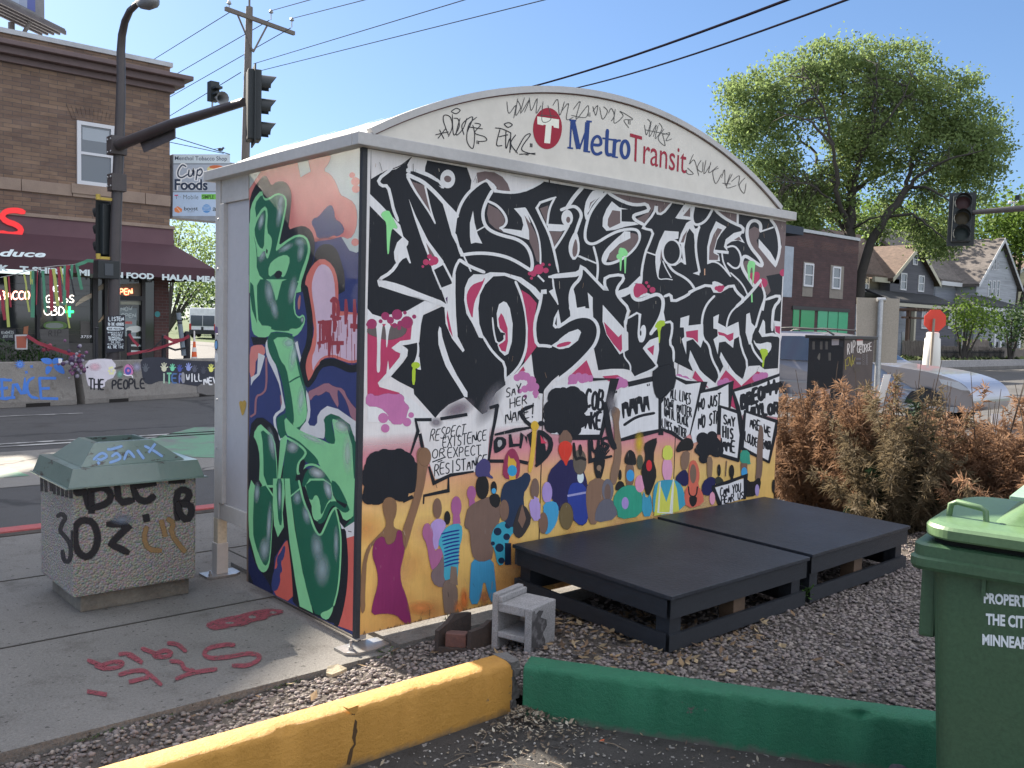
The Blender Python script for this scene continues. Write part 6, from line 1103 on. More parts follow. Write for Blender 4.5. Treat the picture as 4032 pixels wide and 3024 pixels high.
# ------------------------------------------------------------------ green wheeled bin
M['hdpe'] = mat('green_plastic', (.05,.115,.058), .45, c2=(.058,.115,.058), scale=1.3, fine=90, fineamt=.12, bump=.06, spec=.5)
M['hdpe_sunlit'] = mat('sunlit_green_plastic', (.11,.19,.09), .4, c2=(.095,.17,.08), scale=3, fine=60, fineamt=.08, spec=.5)  # lid green paler than the body, sunlight put into its colour
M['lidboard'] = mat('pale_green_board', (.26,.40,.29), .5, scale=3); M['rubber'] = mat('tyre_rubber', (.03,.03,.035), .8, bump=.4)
RZ = math.atan2(-.98,.2); bn = thing('wheeled_bin', 'tall green wheeled rubbish bin with white lettering at the right edge', 'wheeled bin', (.30,-2.585,-.018), None, RZ)
def rrect(x0, x1, y0, y1, r, z, n=7):
    pts = []
    for cx, cy, a0 in ((x1-r,y1-r,0),(x0+r,y1-r,90),(x0+r,y0+r,180),(x1-r,y0+r,270)):
        for i in range(n+1): a = rad(a0+90*i/n); pts.append((cx+r*math.cos(a), cy+r*math.sin(a), z))
    return pts
def loft(b, rings, mi=0, cap0=True, cap1=True, sm=False):
    n = len(rings[0]); vs = [q for r_ in rings for q in r_]
    b.add(vs, [(i*n+j, i*n+(j+1)%n, (i+1)*n+(j+1)%n, (i+1)*n+j) for i in range(len(rings)-1) for j in range(n)], mi, sm)
    if cap0: b.add(rings[0], [tuple(reversed(range(n)))], mi)
    if cap1: b.add(rings[-1], [tuple(range(n))], mi)
b = MB(); loft(b, [rrect(.10,.68,.07,.52,.05,.05), rrect(.05,.73,.03,.58,.06,.93), rrect(.045,.735,.026,.584,.06,.948)])
body = b.build('body', M['hdpe'], bn, local=True)
b = MB(); loft(b, [rrect(.0,.79,-.012,.62,.05,.935),rrect(-.004,.794,-.018,.624,.05,.945),rrect(-.004,.794,-.018,.624,.05,.968),rrect(.004,.786,-.008,.616,.05,.974),rrect(.004,.786,-.008,.616,.05,1.006),rrect(.014,.776,.004,.606,.05,1.012)]); b.build('rim', M['hdpe'], body, local=True)
for x in (.20, .40): b = MB(); b.box((x-.005,.016,.88),(x+.005,.05,.934)); b.build('rib', M['hdpe'], body, local=True)
b = MB(); b.box((.012,.10,.70),(.058,.5,.934)); b.build('hinge_housing', M['hdpe'], bn, bevel=.01, local=True)
b = MB(); loft(b, [rrect(.05,.76,.02,.59,.06,1.0125),rrect(.05,.76,.02,.59,.06,1.032)]); b.build('lid_gap_shade', flat('gap_shade', (.01,.012,.01), 1), bn, local=True)  # black slab standing in for the shade under the lid
b = MB(); loft(b, [rrect(.03,.845,-.018,.634,.10,1.0325,12),rrect(.026,.849,-.022,.638,.104,1.038,12),rrect(.026,.849,-.022,.638,.104,1.062,12),rrect(.034,.841,-.014,.63,.096,1.071,12),rrect(.055,.82,.008,.61,.08,1.077,12)]); lid = b.build('lid', M['hdpe_sunlit'], bn, local=True)
b = MB(); b.tube([(.07,.15,1.06),(.075,.15,1.112),(.092,.15,1.122),(.16,.13,1.116),(.175,.13,1.108),(.18,.13,1.06)], .009, 8); b.build('handle', M['hdpe_sunlit'], lid, local=True)
b = MB(); loft(b, [rrect(.20,.9,.12,.6,.04,1.0775),rrect(.27,.9,.2,.58,.04,1.125)]); b.build('raised_neck', M['hdpe_sunlit'], lid, local=True)
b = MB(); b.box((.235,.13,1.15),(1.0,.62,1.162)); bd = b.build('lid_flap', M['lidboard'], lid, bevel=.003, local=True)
b = MB(); b.box((.29,.19,1.1255),(1.0,.56,1.149)); b.build('flap_gap_shade', bpy.data.materials['gap_shade'], lid, local=True)  # black filler box, painted shade between neck and flap
b = MB(); b.lathe([(0,.004),(.012,.003),(.014,0)], (.29,.2,1.1625), 8); b.build('bolt', M['hdpe'], bd, local=True)
b = MB(); b.lathe([(.02,-.03),(.1,-.03),(.125,-.022),(.13,0),(.125,.022),(.1,.03),(.02,.03)], (-.035,.13,.125), 26, axis=(1,0,0)); b.build('wheel', M['rubber'], bn, local=True)
b = MB(); b.lathe([(.02,-.03),(.1,-.03),(.125,-.022),(.13,0),(.125,.022),(.1,.03),(.02,.03)], (.80,.13,.125), 26, axis=(1,0,0)); b.build('wheel', M['rubber'], bn, local=True)
bpy.context.view_layer.update()
mw = Matrix.Rotation(RZ, 4, 'Z'); bo = Vector((.30,-2.585,-.018)); e0 = mw @ Vector((.05,.0302,.90))+bo; e1 = mw @ Vector((.73,.0302,.90))+bo; e2 = mw @ Vector((.10,.0702,.05))+bo
U_ = (e1-e0).normalized(); N_ = U_.cross(Vector((0,0,1))); dn = (e2-e0); dn -= U_*dn.dot(U_); N_ = -(dn.normalized().cross(U_)); N_ = N_ if N_.dot(CP-e0) > 0 else -N_
p = Paint(e0, N_, U_, .001); wl = pc(196,206,224)
for st, tl, bl, k, wd in (('PROPERTY OF', (3874,2333), (3874,2375), .07, 262), ('THE CITY OF', (3882,2414), (3882,2459), .075, 246), ('MINNEAPOLIS', (3868,2495), (3868,2539), .08, 262)):
    p.glyphs(st, (tl, (tl[0]+wd, tl[1]+wd*k), (bl[0]+wd, bl[1]+wd*(k+.03)), bl), wl, .04)
WLb = WL[bn.name]; M['stencil'] = paint_mat('stencil_paint', False, .6, .3, True, 0); lo_ = p.build('lettering', [M['stencil'], M['spray']], None); lo_.parent = body; lo_.matrix_parent_inverse = (Matrix.Translation(bo) @ mw).inverted()
# ------------------------------------------------------------------ concrete traffic barriers
M['barr'] = ground_mat('barrier_concrete', (.36,.335,.30), (.28,.26,.235), 1.6, .9, 60, .3)
def barrier(p0, p1, label):
    a, c = Vector((*p0, -.15)), Vector((*p1, -.15)); d = (c-a).normalized(); n = Vector((d.y, -d.x, 0)); t = thing('concrete_barrier', label, 'barrier', tuple((a+c)/2), 'concrete barriers closing the street')
    prof = [(0,0),(0,.10),(.20,.83),(.36,.83),(.56,.10),(.56,0)]
    P = lambda q, x, z: q - n*x + Vector((0,0,z)); b = MB(); k = len(prof); N = 12; vs = []
    for i in range(N+1):
        q = a+(c-a)*(i/N); 
        for x, z in prof: vs.append(P(q, x, z))
    b.add(vs, [(i*k+j, (i+1)*k+j, (i+1)*k+(j+1)%k, i*k+(j+1)%k) for i in range(N) for j in range(k)]); b.add(vs[:k], [tuple(range(k))]); b.add(vs[-k:], [tuple(range(k))])
    body = b.build('barrier_body', M['barr'], t, fix=True, bevel=.012)
    for f in (.2, .8):
        q = a+(c-a)*f+n*.002; b = MB(); b.hexa([q-d*.22, q+d*.22, q+d*.22-n*.02, q-d*.22-n*.02], [q-d*.22+Vector((0,0,.07)), q+d*.22+Vector((0,0,.07)), q+d*.22-n*.02+Vector((0,0,.07)), q-d*.22-n*.02+Vector((0,0,.07))]); b.build('lift_slot', flat('slot_dark', (.02,.018,.016), 1), body, fix=True)
    O = P(a, .20, .83); tn = (P(a,.20,.83)-P(a,0,.10)).normalized(); N_ = d.cross(tn); N_ = N_ if N_.dot(n) > 0 else -N_
    return body, Paint(O, N_, d if True else d, .003), P, a, d, n
V3 = View(0,1350,.31646); V2 = View(0,900,.45570); V5 = View(650,1150,.30121)
BA0 = at(0,1609,2,-.15); BA1 = at(303,1594,2,-.15); BB0 = at(336,1592,2,-.15); BB1 = at(700,1568,2,-.15)
dA = (BA1-BA0).normalized(); dB = (BB1-BB0).normalized()
body, p, *_r1 = barrier((BA1-dA*3.6)[:2], BA1[:2], 'grey concrete barrier painted with blue flowers and large blue letters')
Q_, S_ = p.poly, p.stroke; CB, CB2 = pc(64,108,190), pc(96,128,196)
for s_ in ([(-60,460),(60,455)],[(-60,580),(90,560)],[(-60,680),(70,700),(110,690)],[(20,470),(30,690)],[(150,690),(170,460),(300,690),(310,440)],[(420,430),(350,470),(330,560),(370,670),(470,690)],[(490,440),(510,690)],[(490,440),(690,440)],[(500,570),(610,565)],[(510,690),(715,695)],[(30,460),(140,465)],[(35,690),(180,680)]): S_(V3, s_, 34, CB, 1)
for k in range(12): a = k*math.pi/6; Q_(V3, [(248,268),(248+34*math.cos(a-.25),268+34*math.sin(a-.25)),(248+74*math.cos(a),268+62*math.sin(a)),(248+34*math.cos(a+.25),268+34*math.sin(a+.25))], CB)
p.ell(V3, (248,268), 30, 26, CB2); p.ell(V3, (248,268), 16, 13, CB)
for x, y in ((392,294),(328,366)):
    for k in range(4): a = k*math.pi/2+.6; S_(V3, [(x,y),(x+20*math.cos(a),y+20*math.sin(a))], 12, CB, 0)
Q_(V3, [(495,190),(640,188),(650,262),(590,270),(530,245)], CB, 1); Q_(V3, [(650,188),(790,188),(770,230),(700,262),(650,262)], CB, 1); Q_(V3, [(640,285),(650,310),(620,370),(575,402),(560,350),(575,290)], CB, 1); Q_(V3, [(660,275),(740,265),(790,310),(810,392),(740,375),(680,330)], CB, 1); p.ell(V3, (635,282), 20, 18, pc(150,100,90))
Q_(V3, [(725,195),(770,197),(773,255),(728,253)], pc(206,210,220)); S_(V3, [(60,270),(100,300),(70,340),(120,380)], 5, pc(110,110,112))
p.build('paint', [M['paint'], M['spray']], body)
body, p, *_r2 = barrier(BB0[:2], (BB0+dB*3.7)[:2], 'concrete barrier painted black and white with lettering and handprints')
Q_, S_ = p.poly, p.stroke; KB = pc(46,48,60)
Q_(V3, [(1060,230),(1250,200),(1430,215),(1440,420),(1300,470),(1300,560),(1110,560),(1070,420)], pc(186,182,200), 1, 12); p.glow(V3, (1180,300), 90, 60, pc(196,160,180)); p.glow(V3, (1490,390), 50, 60, pc(110,160,150)); p.glow(V3, (1700,300), 70, 70, pc(140,140,170))
for a in range(6): p.ell(V3, (1385+28*math.cos(a),345+40*math.sin(a)), 18, 16, pc(204,200,160))
p.ell(V3, (1600,340), 62, 75, pc(176,110,160)); p.ell(V3, (1592,350), 40, 48, pc(80,80,160)); p.ell(V3, (1595,345), 16, 18, pc(190,110,150)); S_(V3, [(1540,390),(1580,410),(1640,400),(1650,430)], 14, pc(210,200,220)); S_(V3, [(1430,320),(1520,295)], 26, pc(70,64,66)); S_(V3, [(1600,265),(1650,310),(1665,380)], 8, KB)
Q_(V3, [(1745,195),(1900,180),(2010,180),(2080,195),(2212,215),(2500,230),(3000,240),(3000,540),(2600,560),(2212,500),(2100,480),(1990,470),(1930,490),(1870,520),(1790,490),(1770,400)], KB, 1, 6)
Q_(V5, [(420,1210),(640,1190),(900,1190),(900,1340),(430,1340)], pc(96,94,98), 1, 20)
for st, a, b_, h in (('THE', (1105,575), (1290,580), 125), ('PEOPLE', (1395,575), (1800,560), 115)): p.text(V3, st, a, b_, h, 20, pc(34,34,42), (0,-h), .04)
p.text(V5, 'T', (25,1190), (80,1190), 135, 22, pc(110,176,150), (0,-140)); p.text(V5, 'I', (-30,1190), (0,1180), 130, 20, pc(150,170,160), (0,-130)); p.text(V5, 'E', (90,1185), (150,1185), 115, 20, pc(70,100,150), (0,-110)); p.text(V5, 'R', (185,1185), (235,1185), 115, 20, pc(100,110,170), (0,-120))
p.text(V5, 'WILL', (275,1165), (480,1165), 95, 15, pc(206,212,226), (0,-95)); p.text(V5, 'NEVER', (505,1205), (800,1215), 95, 17, pc(206,212,226), (0,-95))
def hand(V, x, y, k, c):
    p.ell(V, (x, y), 24*k, 26*k, c)
    for i, (a, l) in enumerate(((-2.5,40),(-1.95,56),(-1.57,60),(-1.2,56),(-.5,42))): S_(V, [(x+14*k*math.cos(a), y+14*k*math.sin(a)), (x+l*k*math.cos(a), y+l*k*math.sin(a))], 10*k, c, 0)
hand(V5, 95, 1005, 1.1, pc(110,190,160)); hand(V5, 190, 1015, 1.1, pc(66,76,150)); hand(V5, 305, 1000, 1.2, pc(130,140,200)); hand(V5, 385, 1020, 1.1, pc(78,80,98)); hand(V5, 600, 1015, 1.2, pc(206,210,110)); hand(V5, 500, 1040, 1.1, pc(64,66,80)); hand(V3, 2040, 325, 1.3, pc(186,186,170)); hand(V3, 1810, 330, 1.2, pc(80,84,96))
Q_(V5, [(210,1050),(255,1050),(260,1190),(215,1190)], pc(130,130,142), 1)
p.build('paint', [M['paint'], M['spray']], body)
# bouquet tied at the joint of the barriers
q = at(298,1410,1,(BA1.y-.05)); t = thing('flower_bunch', 'bunch of faded purple and white flowers tied at the barrier joint', 'flowers', tuple(q))
b = [MB(), MB(), MB()]; rr = random.Random(2)
for i in range(70): b[i%3].ball((q.x+rr.gauss(0,.09), q.y-rr.uniform(.0,.12), q.z-.08+rr.gauss(0,.15)), rr.uniform(.02,.045), 6)
for x, n_, c in zip(b, ('purple_blossom','pale_blossom','pink_blossom'), ((.10,.055,.12),(.36,.33,.40),(.26,.11,.21))): x.build(n_, mat(n_, c, .8, scale=20), t)
# ------------------------------------------------------------------ corner shop across the street
BY = 22.0
def brick(name, c1, c2, mortar, bw, bh, axis='xz', ms=.018, rough=.85):
    m = bpy.data.materials.new(name); n, l, b = nodes(m); t = m.node_tree; tc = n.new('ShaderNodeTexCoord'); sx = n.new('ShaderNodeSeparateXYZ'); cx = n.new('ShaderNodeCombineXYZ'); l.new(tc.outputs['Object'], sx.inputs[0])
    ad = n.new('ShaderNodeMath'); l.new(sx.outputs[0], ad.inputs[0]); l.new(sx.outputs[1], ad.inputs[1]); l.new(ad.outputs[0], cx.inputs[0]); l.new(sx.outputs[2], cx.inputs[1])
    bt = n.new('ShaderNodeTexBrick'); l.new(cx.outputs[0], bt.inputs['Vector']); bt.inputs['Color1'].default_value = (*c1,1); bt.inputs['Color2'].default_value = (*c2,1); bt.inputs['Mortar'].default_value = (*mortar,1)
    bt.inputs['Scale'].default_value = 1; bt.inputs['Brick Width'].default_value = bw; bt.inputs['Row Height'].default_value = bh; bt.inputs['Mortar Size'].default_value = ms*bh*4; bt.inputs['Bias'].default_value = -.1
    nz = mnoise(t, 1.1, 4, .7, (1,1,2.5), .3, .7); col = mix_rgb(t, nz, bt.outputs['Color'], mix_rgb(t, 1.0, bt.outputs['Color'], (.68,.66,.66), 'MULTIPLY'))
    fn = mnoise(t, 7, 3, .7, (.5,.5,1.6), .3, .7); col = mix_rgb(t, fn, col, mix_rgb(t, 1.0, col, (.78,.76,.74), 'MULTIPLY')); l.new(col, b.inputs['Base Color']); b.inputs['Roughness'].default_value = rough; return m
M['tanbrick'] = brick('tan_brick', (.29,.195,.135), (.175,.118,.095), (.125,.105,.098), .42, .105)
M['redbrick'] = brick('dark_red_brick', (.115,.05,.045), (.085,.042,.04), (.13,.115,.11), .24, .085)
M['stone_band'] = mat('stone_band', (.36,.27,.21), .8, scale=2, c2=(.29,.215,.17)); M['cornice'] = mat('brown_cornice', (.165,.115,.115), .6, scale=2); M['coping'] = mat('white_coping', (.52,.54,.57), .5)
M['awn'] = mat('maroon_awning', (.085,.034,.045), .75, c2=(.07,.028,.038), scale=1); M['awn2'] = mat('faded_maroon_band', (.17,.09,.105), .75, c2=(.145,.075,.09), scale=1.2)
M['glass'] = flat('dark_shop_glass', (.02,.024,.026), .06, 0, .8); M['wframe'] = flat('white_window_frame', (.62,.63,.66), .5); M['dframe'] = flat('dark_shop_frame', (.02,.02,.022), .5); M['wglass'] = flat('sash_glass', (.10,.12,.14), .08, 0, .8)
sp_ = thing('corner_shop', 'two storey tan brick corner shop with a maroon awning', 'shop', (0,BY+5,0))
XR_ = at(668,900,1,BY).x; zc = lambda x, y: at(x, y, 1, BY).z
zr = zc(680,250); z_c0, z_c1 = zc(667,366), zc(667,300)
b = MB(); b.box((-16,BY,zc(660,905)-.1),(XR_,BY+12,zr-.12)); wall = b.build('wall', M['tanbrick'], sp_)
b = MB(); b.box((-16,BY+.002,0),(-6.01,BY+.5,4)); b.build('ground_floor_wall', M['redbrick'], sp_); b = MB(); b.box((at(608,1200,1,BY).x,BY+.001,.0),(XR_-.02,BY+12,4.0)); b.build('ground_floor_wall', M['redbrick'], sp_)
b = MB(); b.box((-16,BY-.06,zr-.12),(XR_+.06,BY+12,zr+.0)); b.build('coping', M['coping'], sp_)
b = MB(); zz = (z_c0, z_c0+.16, z_c0+.34, z_c0+.46); 
for o, z0, z1 in ((.10,zz[0],zz[1]),(.30,zz[1]+.001,zz[2]),(.48,zz[2]+.001,zz[3])): b.box((-16,BY-o,z0),(XR_+o,BY+12,z1))
b.build('cornice', M['cornice'], sp_, bevel=.02)
zb0, zb1 = zc(300,775), zc(300,730)
b = MB(); xs = [-16,-13.5,-11,-8.6,-6.2,-3.6,-1.2,at(82,720,1,BY).x,at(283,750,1,BY).x,at(570,780,1,BY).x,XR_+.015]
for i in range(len(xs)-1): b.box((xs[i]+.008,BY-.05,zb0),(xs[i+1]-.008,BY+.05,zb1))
b.build('stone_band', M['stone_band'], sp_, bevel=.006)
def sash(root, x0, x1, z0, z1, y, fr, gl, name='window', arch=False, sill=None):
    b = MB(); e = .07*(x1-x0)+.03
    b.box((x0,y-.05,z0),(x0+e,y+.02,z1)); b.box((x1-e,y-.05,z0),(x1,y+.02,z1)); b.box((x0+e,y-.05,z1-e),(x1-e,y+.02,z1)); b.box((x0+e,y-.05,z0),(x1-e,y+.02,z0+e)); zm = (z0+z1)/2; b.box((x0+e,y-.045,zm-e*.35),(x1-e,y+.02,zm+e*.35))
    f = b.build(name, fr, root); b = MB(); b.add([(x0+e,y-.012,z0+e),(x1-e,y-.012,z0+e),(x1-e,y-.012,z1-e),(x0+e,y-.012,z1-e)], [(0,1,2,3)]); b.build('pane', gl, f); return f
wx0, wx1, wz0, wz1 = at(302,600,1,BY).x, at(450,600,1,BY).x, zc(370,732), zc(370,485)
wf = sash(sp_, wx0, wx1, wz0, wz1, BY, M['wframe'], M['wglass']); b = MB(); b.add([(wx0+.14,BY-.0135,(wz0+wz1)/2+.35),(wx1-.14,BY-.0135,(wz0+wz1)/2+.35),(wx1-.14,BY-.0135,wz1-.15),(wx0+.14,BY-.0135,wz1-.15)], [(0,1,2,3)]); b.build('blind', flat('pale_blind', (.36,.40,.44), .7), wf)
for wx in (wx0-3.4, wx0-6.8): sash(sp_, wx, wx+wx1-wx0, wz0, wz1, BY, M['wframe'], M['wglass'])
b = MB(); b.box((wx0-.15,BY-.08,wz0-.25),(wx1+.15,BY-.051,wz0-.003)); b.build('sill', M['stone_band'], wf)
b = MB(); n_ = 13
for i in range(n_):
    x = wx0-.1+(wx1-wx0+.2)*(i+.5)/n_; k = (i-(n_-1)/2)*.012; b.hexa([(x-.045,BY-.012,wz1+.02),(x+.045,BY-.012,wz1+.02),(x+.045,BY+.02,wz1+.02),(x-.045,BY+.02,wz1+.02)], [(x-.045+k*2,BY-.012,wz1+.36),(x+.05+k*2,BY-.012,wz1+.36),(x+.05+k*2,BY+.02,wz1+.36),(x-.045+k*2,BY+.02,wz1+.36)])
b.build('brick_arch', M['tanbrick'], wall)
# fascia band, awning, lettering
zf0, zf1, AY = zc(660,966), zc(660,905), 20.85
b = MB(); b.box((-16,BY-.25,zf0),(XR_+.02,BY-.003,zf1)); band_ = b.build('sign_band', M['awn2'], sp_)
b = MB(); b.box((-16,BY-.29,zf1+.001),(XR_+.04,BY-.002,zf1+.09)); b.build('band_trim', M['stone_band'], sp_)
xa = at(846,1100,1,AY).x; va, vb = at(700,1050,1,AY).z, at(700,1096,1,AY).z
b = MB(); A_ = [(-16,BY-.251,zf0),(XR_+.02,BY-.251,zf0),(XR_+.02,BY+10,zf0)]; B_ = [(-16,AY,va),(xa,AY,va),(xa,BY+10,va)]; C_ = [(-16,AY,vb),(xa,AY,vb),(xa,BY+10,vb)]
b.add(A_+B_+C_, [(0,3,4,1),(1,4,5,2),(3,6,7,4),(4,7,8,5)]); awn = b.build('awning', M['awn'], sp_, fix=False)
p = Paint((0,AY,0), (0,-1,0), (1,0,0), .004); AW = pc(190,206,236)
def vtx(st, x0, x1, yt0, yb0, yt1, yb1): p.glyphs(st, ((x0,yt0),(x1,yt1),(x1,yb1),(x0,yb0)), AW, .03)
V2q = lambda x, y: (x*.4557, 900+y*.4557)
def vt2(st, x0, x1, a, b_, c, d, col=None, bold=.05, shear=0):
    p.glyphs(st, (V2q(x0,a), V2q(x1,c), V2q(x1,d), V2q(x0,b_)), col or AW, bold, shear)
vt2('LK', -60, 80, 305, 365, 320, 370); vt2('T-SHIRTS', 170, 620, 322, 376, 350, 402); vt2('MI', 680, 775, 352, 405, 356, 410); vt2('N FOOD', 1000, 1330, 374, 425, 388, 440); vt2('HALAL MEATS', 1400, 1960, 392, 445, 418, 472)
p.build('valance_lettering', [M['stencil'], M['spray']], awn)
nrm = (Vector((0,AY,va))-Vector((0,BY-.251,zf0))).normalized().cross(Vector((1,0,0))); nrm = nrm if nrm.y < 0 else -nrm
p = Paint((0,AY,va), nrm, (1,0,0), .004); vt2('Produce', -330, 395, 160, 236, 196, 250, None, .03, .25); p.build('slope_lettering', [M['stencil'], M['spray']], awn)
p = Paint((0,BY-.25,0), (0,-1,0), (1,0,0), .06); RDS = rgb(222,52,52)
p.stroke(PX, [(92,836),(60,828),(20,832),(4,852),(20,872),(60,884),(82,902),(76,920),(40,926),(-4,916)], 22, RDS, 1, 0); p.stroke(PX, [(-110,820),(-60,822)], 30, RDS, 0); p.build('red_letter', [flat('red_sign_letter', rgb(214,46,50), .4, emis=(.6,.02,.02), es=.25), M['spray']], band_)
# shop window and door, interior, neon
gx = lambda x: at(x,1200,1,BY).x
zs0, zs1 = zc(200,1350), zc(200,1085)
b = MB(); b.add([(-6,BY+.1,zs0),(gx(365),BY+.1,zs0),(gx(365),BY+.1,zs1),(-6,BY+.1,zs1)], [(0,1,2,3)]); win = b.build('shop_window', M['glass'], sp_)
b = MB(); b.box((-6,BY+.0,.0),(gx(366),BY+.3,zs0-.002)); b.build('stall_riser', mat('shop_riser', (.10,.095,.09), .8), sp_)
b = MB(); b.box((gx(365)+.002,BY-.02,0),(gx(386),BY+.25,3.6)); b.box((gx(412),BY-.02,0),(gx(428),BY+.25,3.6)); b.box((gx(558),BY-.02,0),(gx(572),BY+.25,3.6)); b.box((gx(428)+.002,BY-.02,zc(500,1182)),(gx(558)-.002,BY+.2,zc(500,1165))); b.box((gx(145),BY-.0,zs0),(gx(158),BY+.12,zs1)); b.build('shop_frame', M['dframe'], sp_)
b = MB(); b.add([(gx(386),BY+.1,0),(gx(412),BY+.1,0),(gx(412),BY+.1,3.4),(gx(386),BY+.1,3.4)], [(0,1,2,3)]); b.add([(gx(428),BY+.1,0),(gx(558),BY+.1,0),(gx(558),BY+.1,3.4),(gx(428),BY+.1,3.4)], [(0,1,2,3)]); b.add([(gx(572),BY+.02,0),(gx(608),BY+.02,0),(gx(608),BY+.02,3.4),(gx(572),BY+.02,3.4)], [(0,1,2,3)]); b.build('door_glass', M['glass'], sp_)
# pale things standing behind the glass, seen as posters and shelves
M['poster'] = paint_mat('poster_ink', False, .6, .3, False, 0)
p = Paint((0,BY+.085,0), (0,-1,0), (1,0,0), .003); Qp = p.poly
for c in ([(448,1210),(540,1214),(540,1262),(448,1258)],): Qp(PX, c, pc(120,130,140))
p.text(V2, 'NOW', (1045,712), (1140,708), 34, 7, pc(170,180,190)); p.text(V2, 'OPEN', (1050,768), (1170,770), 34, 7, pc(170,180,190)); Qp(V2, [(1080,770),(1180,790),(1175,940),(1080,930)], pc(130,140,150)); p.text(V2, 'ORDER', (1082,822), (1140,822), 20, 5, pc(180,90,90))
for y in (930,1000,1050): Qp(V2, [(1100,y),(1220,y+4),(1220,y+20),(1100,y+16)], pc(180,190,200))
Qp(V2, [(1090,850),(1215,835),(1218,895),(1090,900)], pc(196,200,206), 1)
Qp(V2, [(645,660),(700,600),(760,570),(805,555),(805,590),(740,625),(690,650),(655,675)], pc(186,176,166), 1); Qp(V2, [(848,810),(905,730),(905,770),(860,810)], pc(170,150,130)); Qp(V2, [(848,500),(905,470),(905,520),(850,540)], pc(160,150,140)); Qp(V2, [(1045,480),(1225,470),(1225,580),(1045,590)], pc(120,110,104)); Qp(V2, [(1040,630),(1225,625),(1225,660),(1040,655)], pc(150,152,146))
Qp(V2, [(695,800),(780,805),(780,920),(695,915)], pc(84,82,84)); Qp(V2, [(380,800),(570,800),(590,870),(370,870)], pc(86,112,70), 2); Qp(V2, [(400,815),(540,815),(550,860),(390,860)], pc(120,128,130), 1)
for y in (470,520,560,610,655,860,900): p.stroke(V2, [(20,y),(420,y+12),(800,y+22)], 3, pc(74,72,70), 0)
Qp(V2, [(205,850),(245,840),(240,910),(200,910)], pc(150,100,80)); Qp(V2, [(820,735),(838,735),(838,755),(820,755)], pc(190,200,210))
p.build('window_posters', [M['poster'], M['spray']], win)
p = Paint((0,BY+.06,0), (0,-1,0), (1,0,0), .003); p.glyphs('3759', (V2q(700,922),V2q(795,922),V2q(790,948),V2q(695,946)), pc(206,214,224), .02); p.build('house_number', [M['poster'], M['spray']], win)
def neon(st, x0, x1, y0, y1, c, nm, w_=7):
    p = Paint((0,BY+.07,0), (0,-1,0), (1,0,0), .003); p.text(V2, st, (x0,y1), (x1,y1), y1-y0, w_, c, (0,y0-y1), 0, .22); p.build(nm, [paint_mat(nm, False, .5, 0, False, 0, emis=1.5), M['spray']], win)
neon('BACCO', 5, 255, 540, 612, (1,.42,.3), 'neon_word', 11); neon('GLASS', 395, 640, 575, 640, (.8,.72,.62), 'neon_word'); neon('CBD', 380, 560, 672, 748, (.8,.72,.62), 'neon_word'); neon('E', 462, 500, 494, 545, (.75,.75,.9), 'neon_word'); neon('+', 560, 640, 655, 770, (.02,1,.15), 'neon_cross', 20); neon('OPEN', 1000, 1140, 520, 570, (1,.25,.12), 'neon_word', 9)
p = Paint((0,BY+.001,0), (0,-1,0), (1,0,0), .003); hand(V2, 1360, 740, 1.0, pc(60,120,130)); p.build('painted_fist', [M['poster'], M['spray']], sp_)
# rooftop billboard
bbR, bd = Vector((6.02,26.38,0)), Vector((.78,.626,0)); bn_ = Vector((.626,-.78,0)); zb_ = 9.97
t = thing('billboard', 'rooftop billboard with red and blue striped face above the corner shop', 'billboard', (4,26.4,zr))
b = MB()
e = bbR; L = 11.4
for k in range(5):
    o = bn_*(-.06-.20*k); q0 = e+o; b.hexa([q0-bd*L+Vector((0,0,zb_)), q0+Vector((0,0,zb_)), q0+bn_*.06+Vector((0,0,zb_)), q0-bd*L+bn_*.06+Vector((0,0,zb_))], [q0-bd*L+Vector((0,0,zb_+.12)), q0+Vector((0,0,zb_+.12)), q0+bn_*.06+Vector((0,0,zb_+.12)), q0-bd*L+bn_*.06+Vector((0,0,zb_+.12))])
b.build('catwalk_beams', mat('billboard_steel', (.13,.115,.12), .7), t)
b = MB(); q0 = e-bn_*.9; k0, k1 = Vector((0,0,zb_+.121)), Vector((0,0,zb_+.16)); b.hexa([q0-bd*L+k0, q0-bd*.05+k0, q0-bd*.05+bn_*.9+k0, q0-bd*L+bn_*.9+k0], [q0-bd*L+k1, q0-bd*.05+k1, q0-bd*.05+bn_*.9+k1, q0-bd*L+bn_*.9+k1]); b.build('catwalk_deck', mat('deck_steel', (.16,.15,.15), .7), t)
f0 = e-bd*.55-bn_*.57; zf = (zb_+.24, (f0.y-.626*(f0.x+.3)/.78+.02)*.649-.22)
b = MB(); b.hexa([f0-bd*10.8+Vector((0,0,zf[0])), f0+Vector((0,0,zf[0])), f0+bn_*.25+Vector((0,0,zf[0])), f0-bd*10.8+bn_*.25+Vector((0,0,zf[0]))], [f0-bd*10.8+Vector((0,0,zf[1])), f0+Vector((0,0,zf[1])), f0+bn_*.25+Vector((0,0,zf[1])), f0-bd*10.8+bn_*.25+Vector((0,0,zf[1]))]); fr = b.build('sign_frame', mat('sign_frame_grey', (.26,.25,.26), .6), t, fix=True)
g0 = f0+bn_*.253; b = MB(); cs = [(.30,.34,.45),(.10,.12,.33),(.36,.42,.52),(.36,.11,.2),(.36,.42,.52),(.33,.10,.22),(.36,.42,.52)]
for i in range(40):
    x0, x1 = -10.6+i*.34, -10.6+(i+1)*.34
    if x1 > -.2: break
    b.add([g0+bd*x0+Vector((0,0,zf[0]+.12)), g0+bd*x1+Vector((0,0,zf[0]+.12)), g0+bd*x1+Vector((0,0,zf[1]-.12)), g0+bd*x0+Vector((0,0,zf[1]-.12))], [(0,1,2,3)], i % len(cs))
b.build('striped_face', [flat('stripe', c, .6) for c in cs], fr)
b = MB()
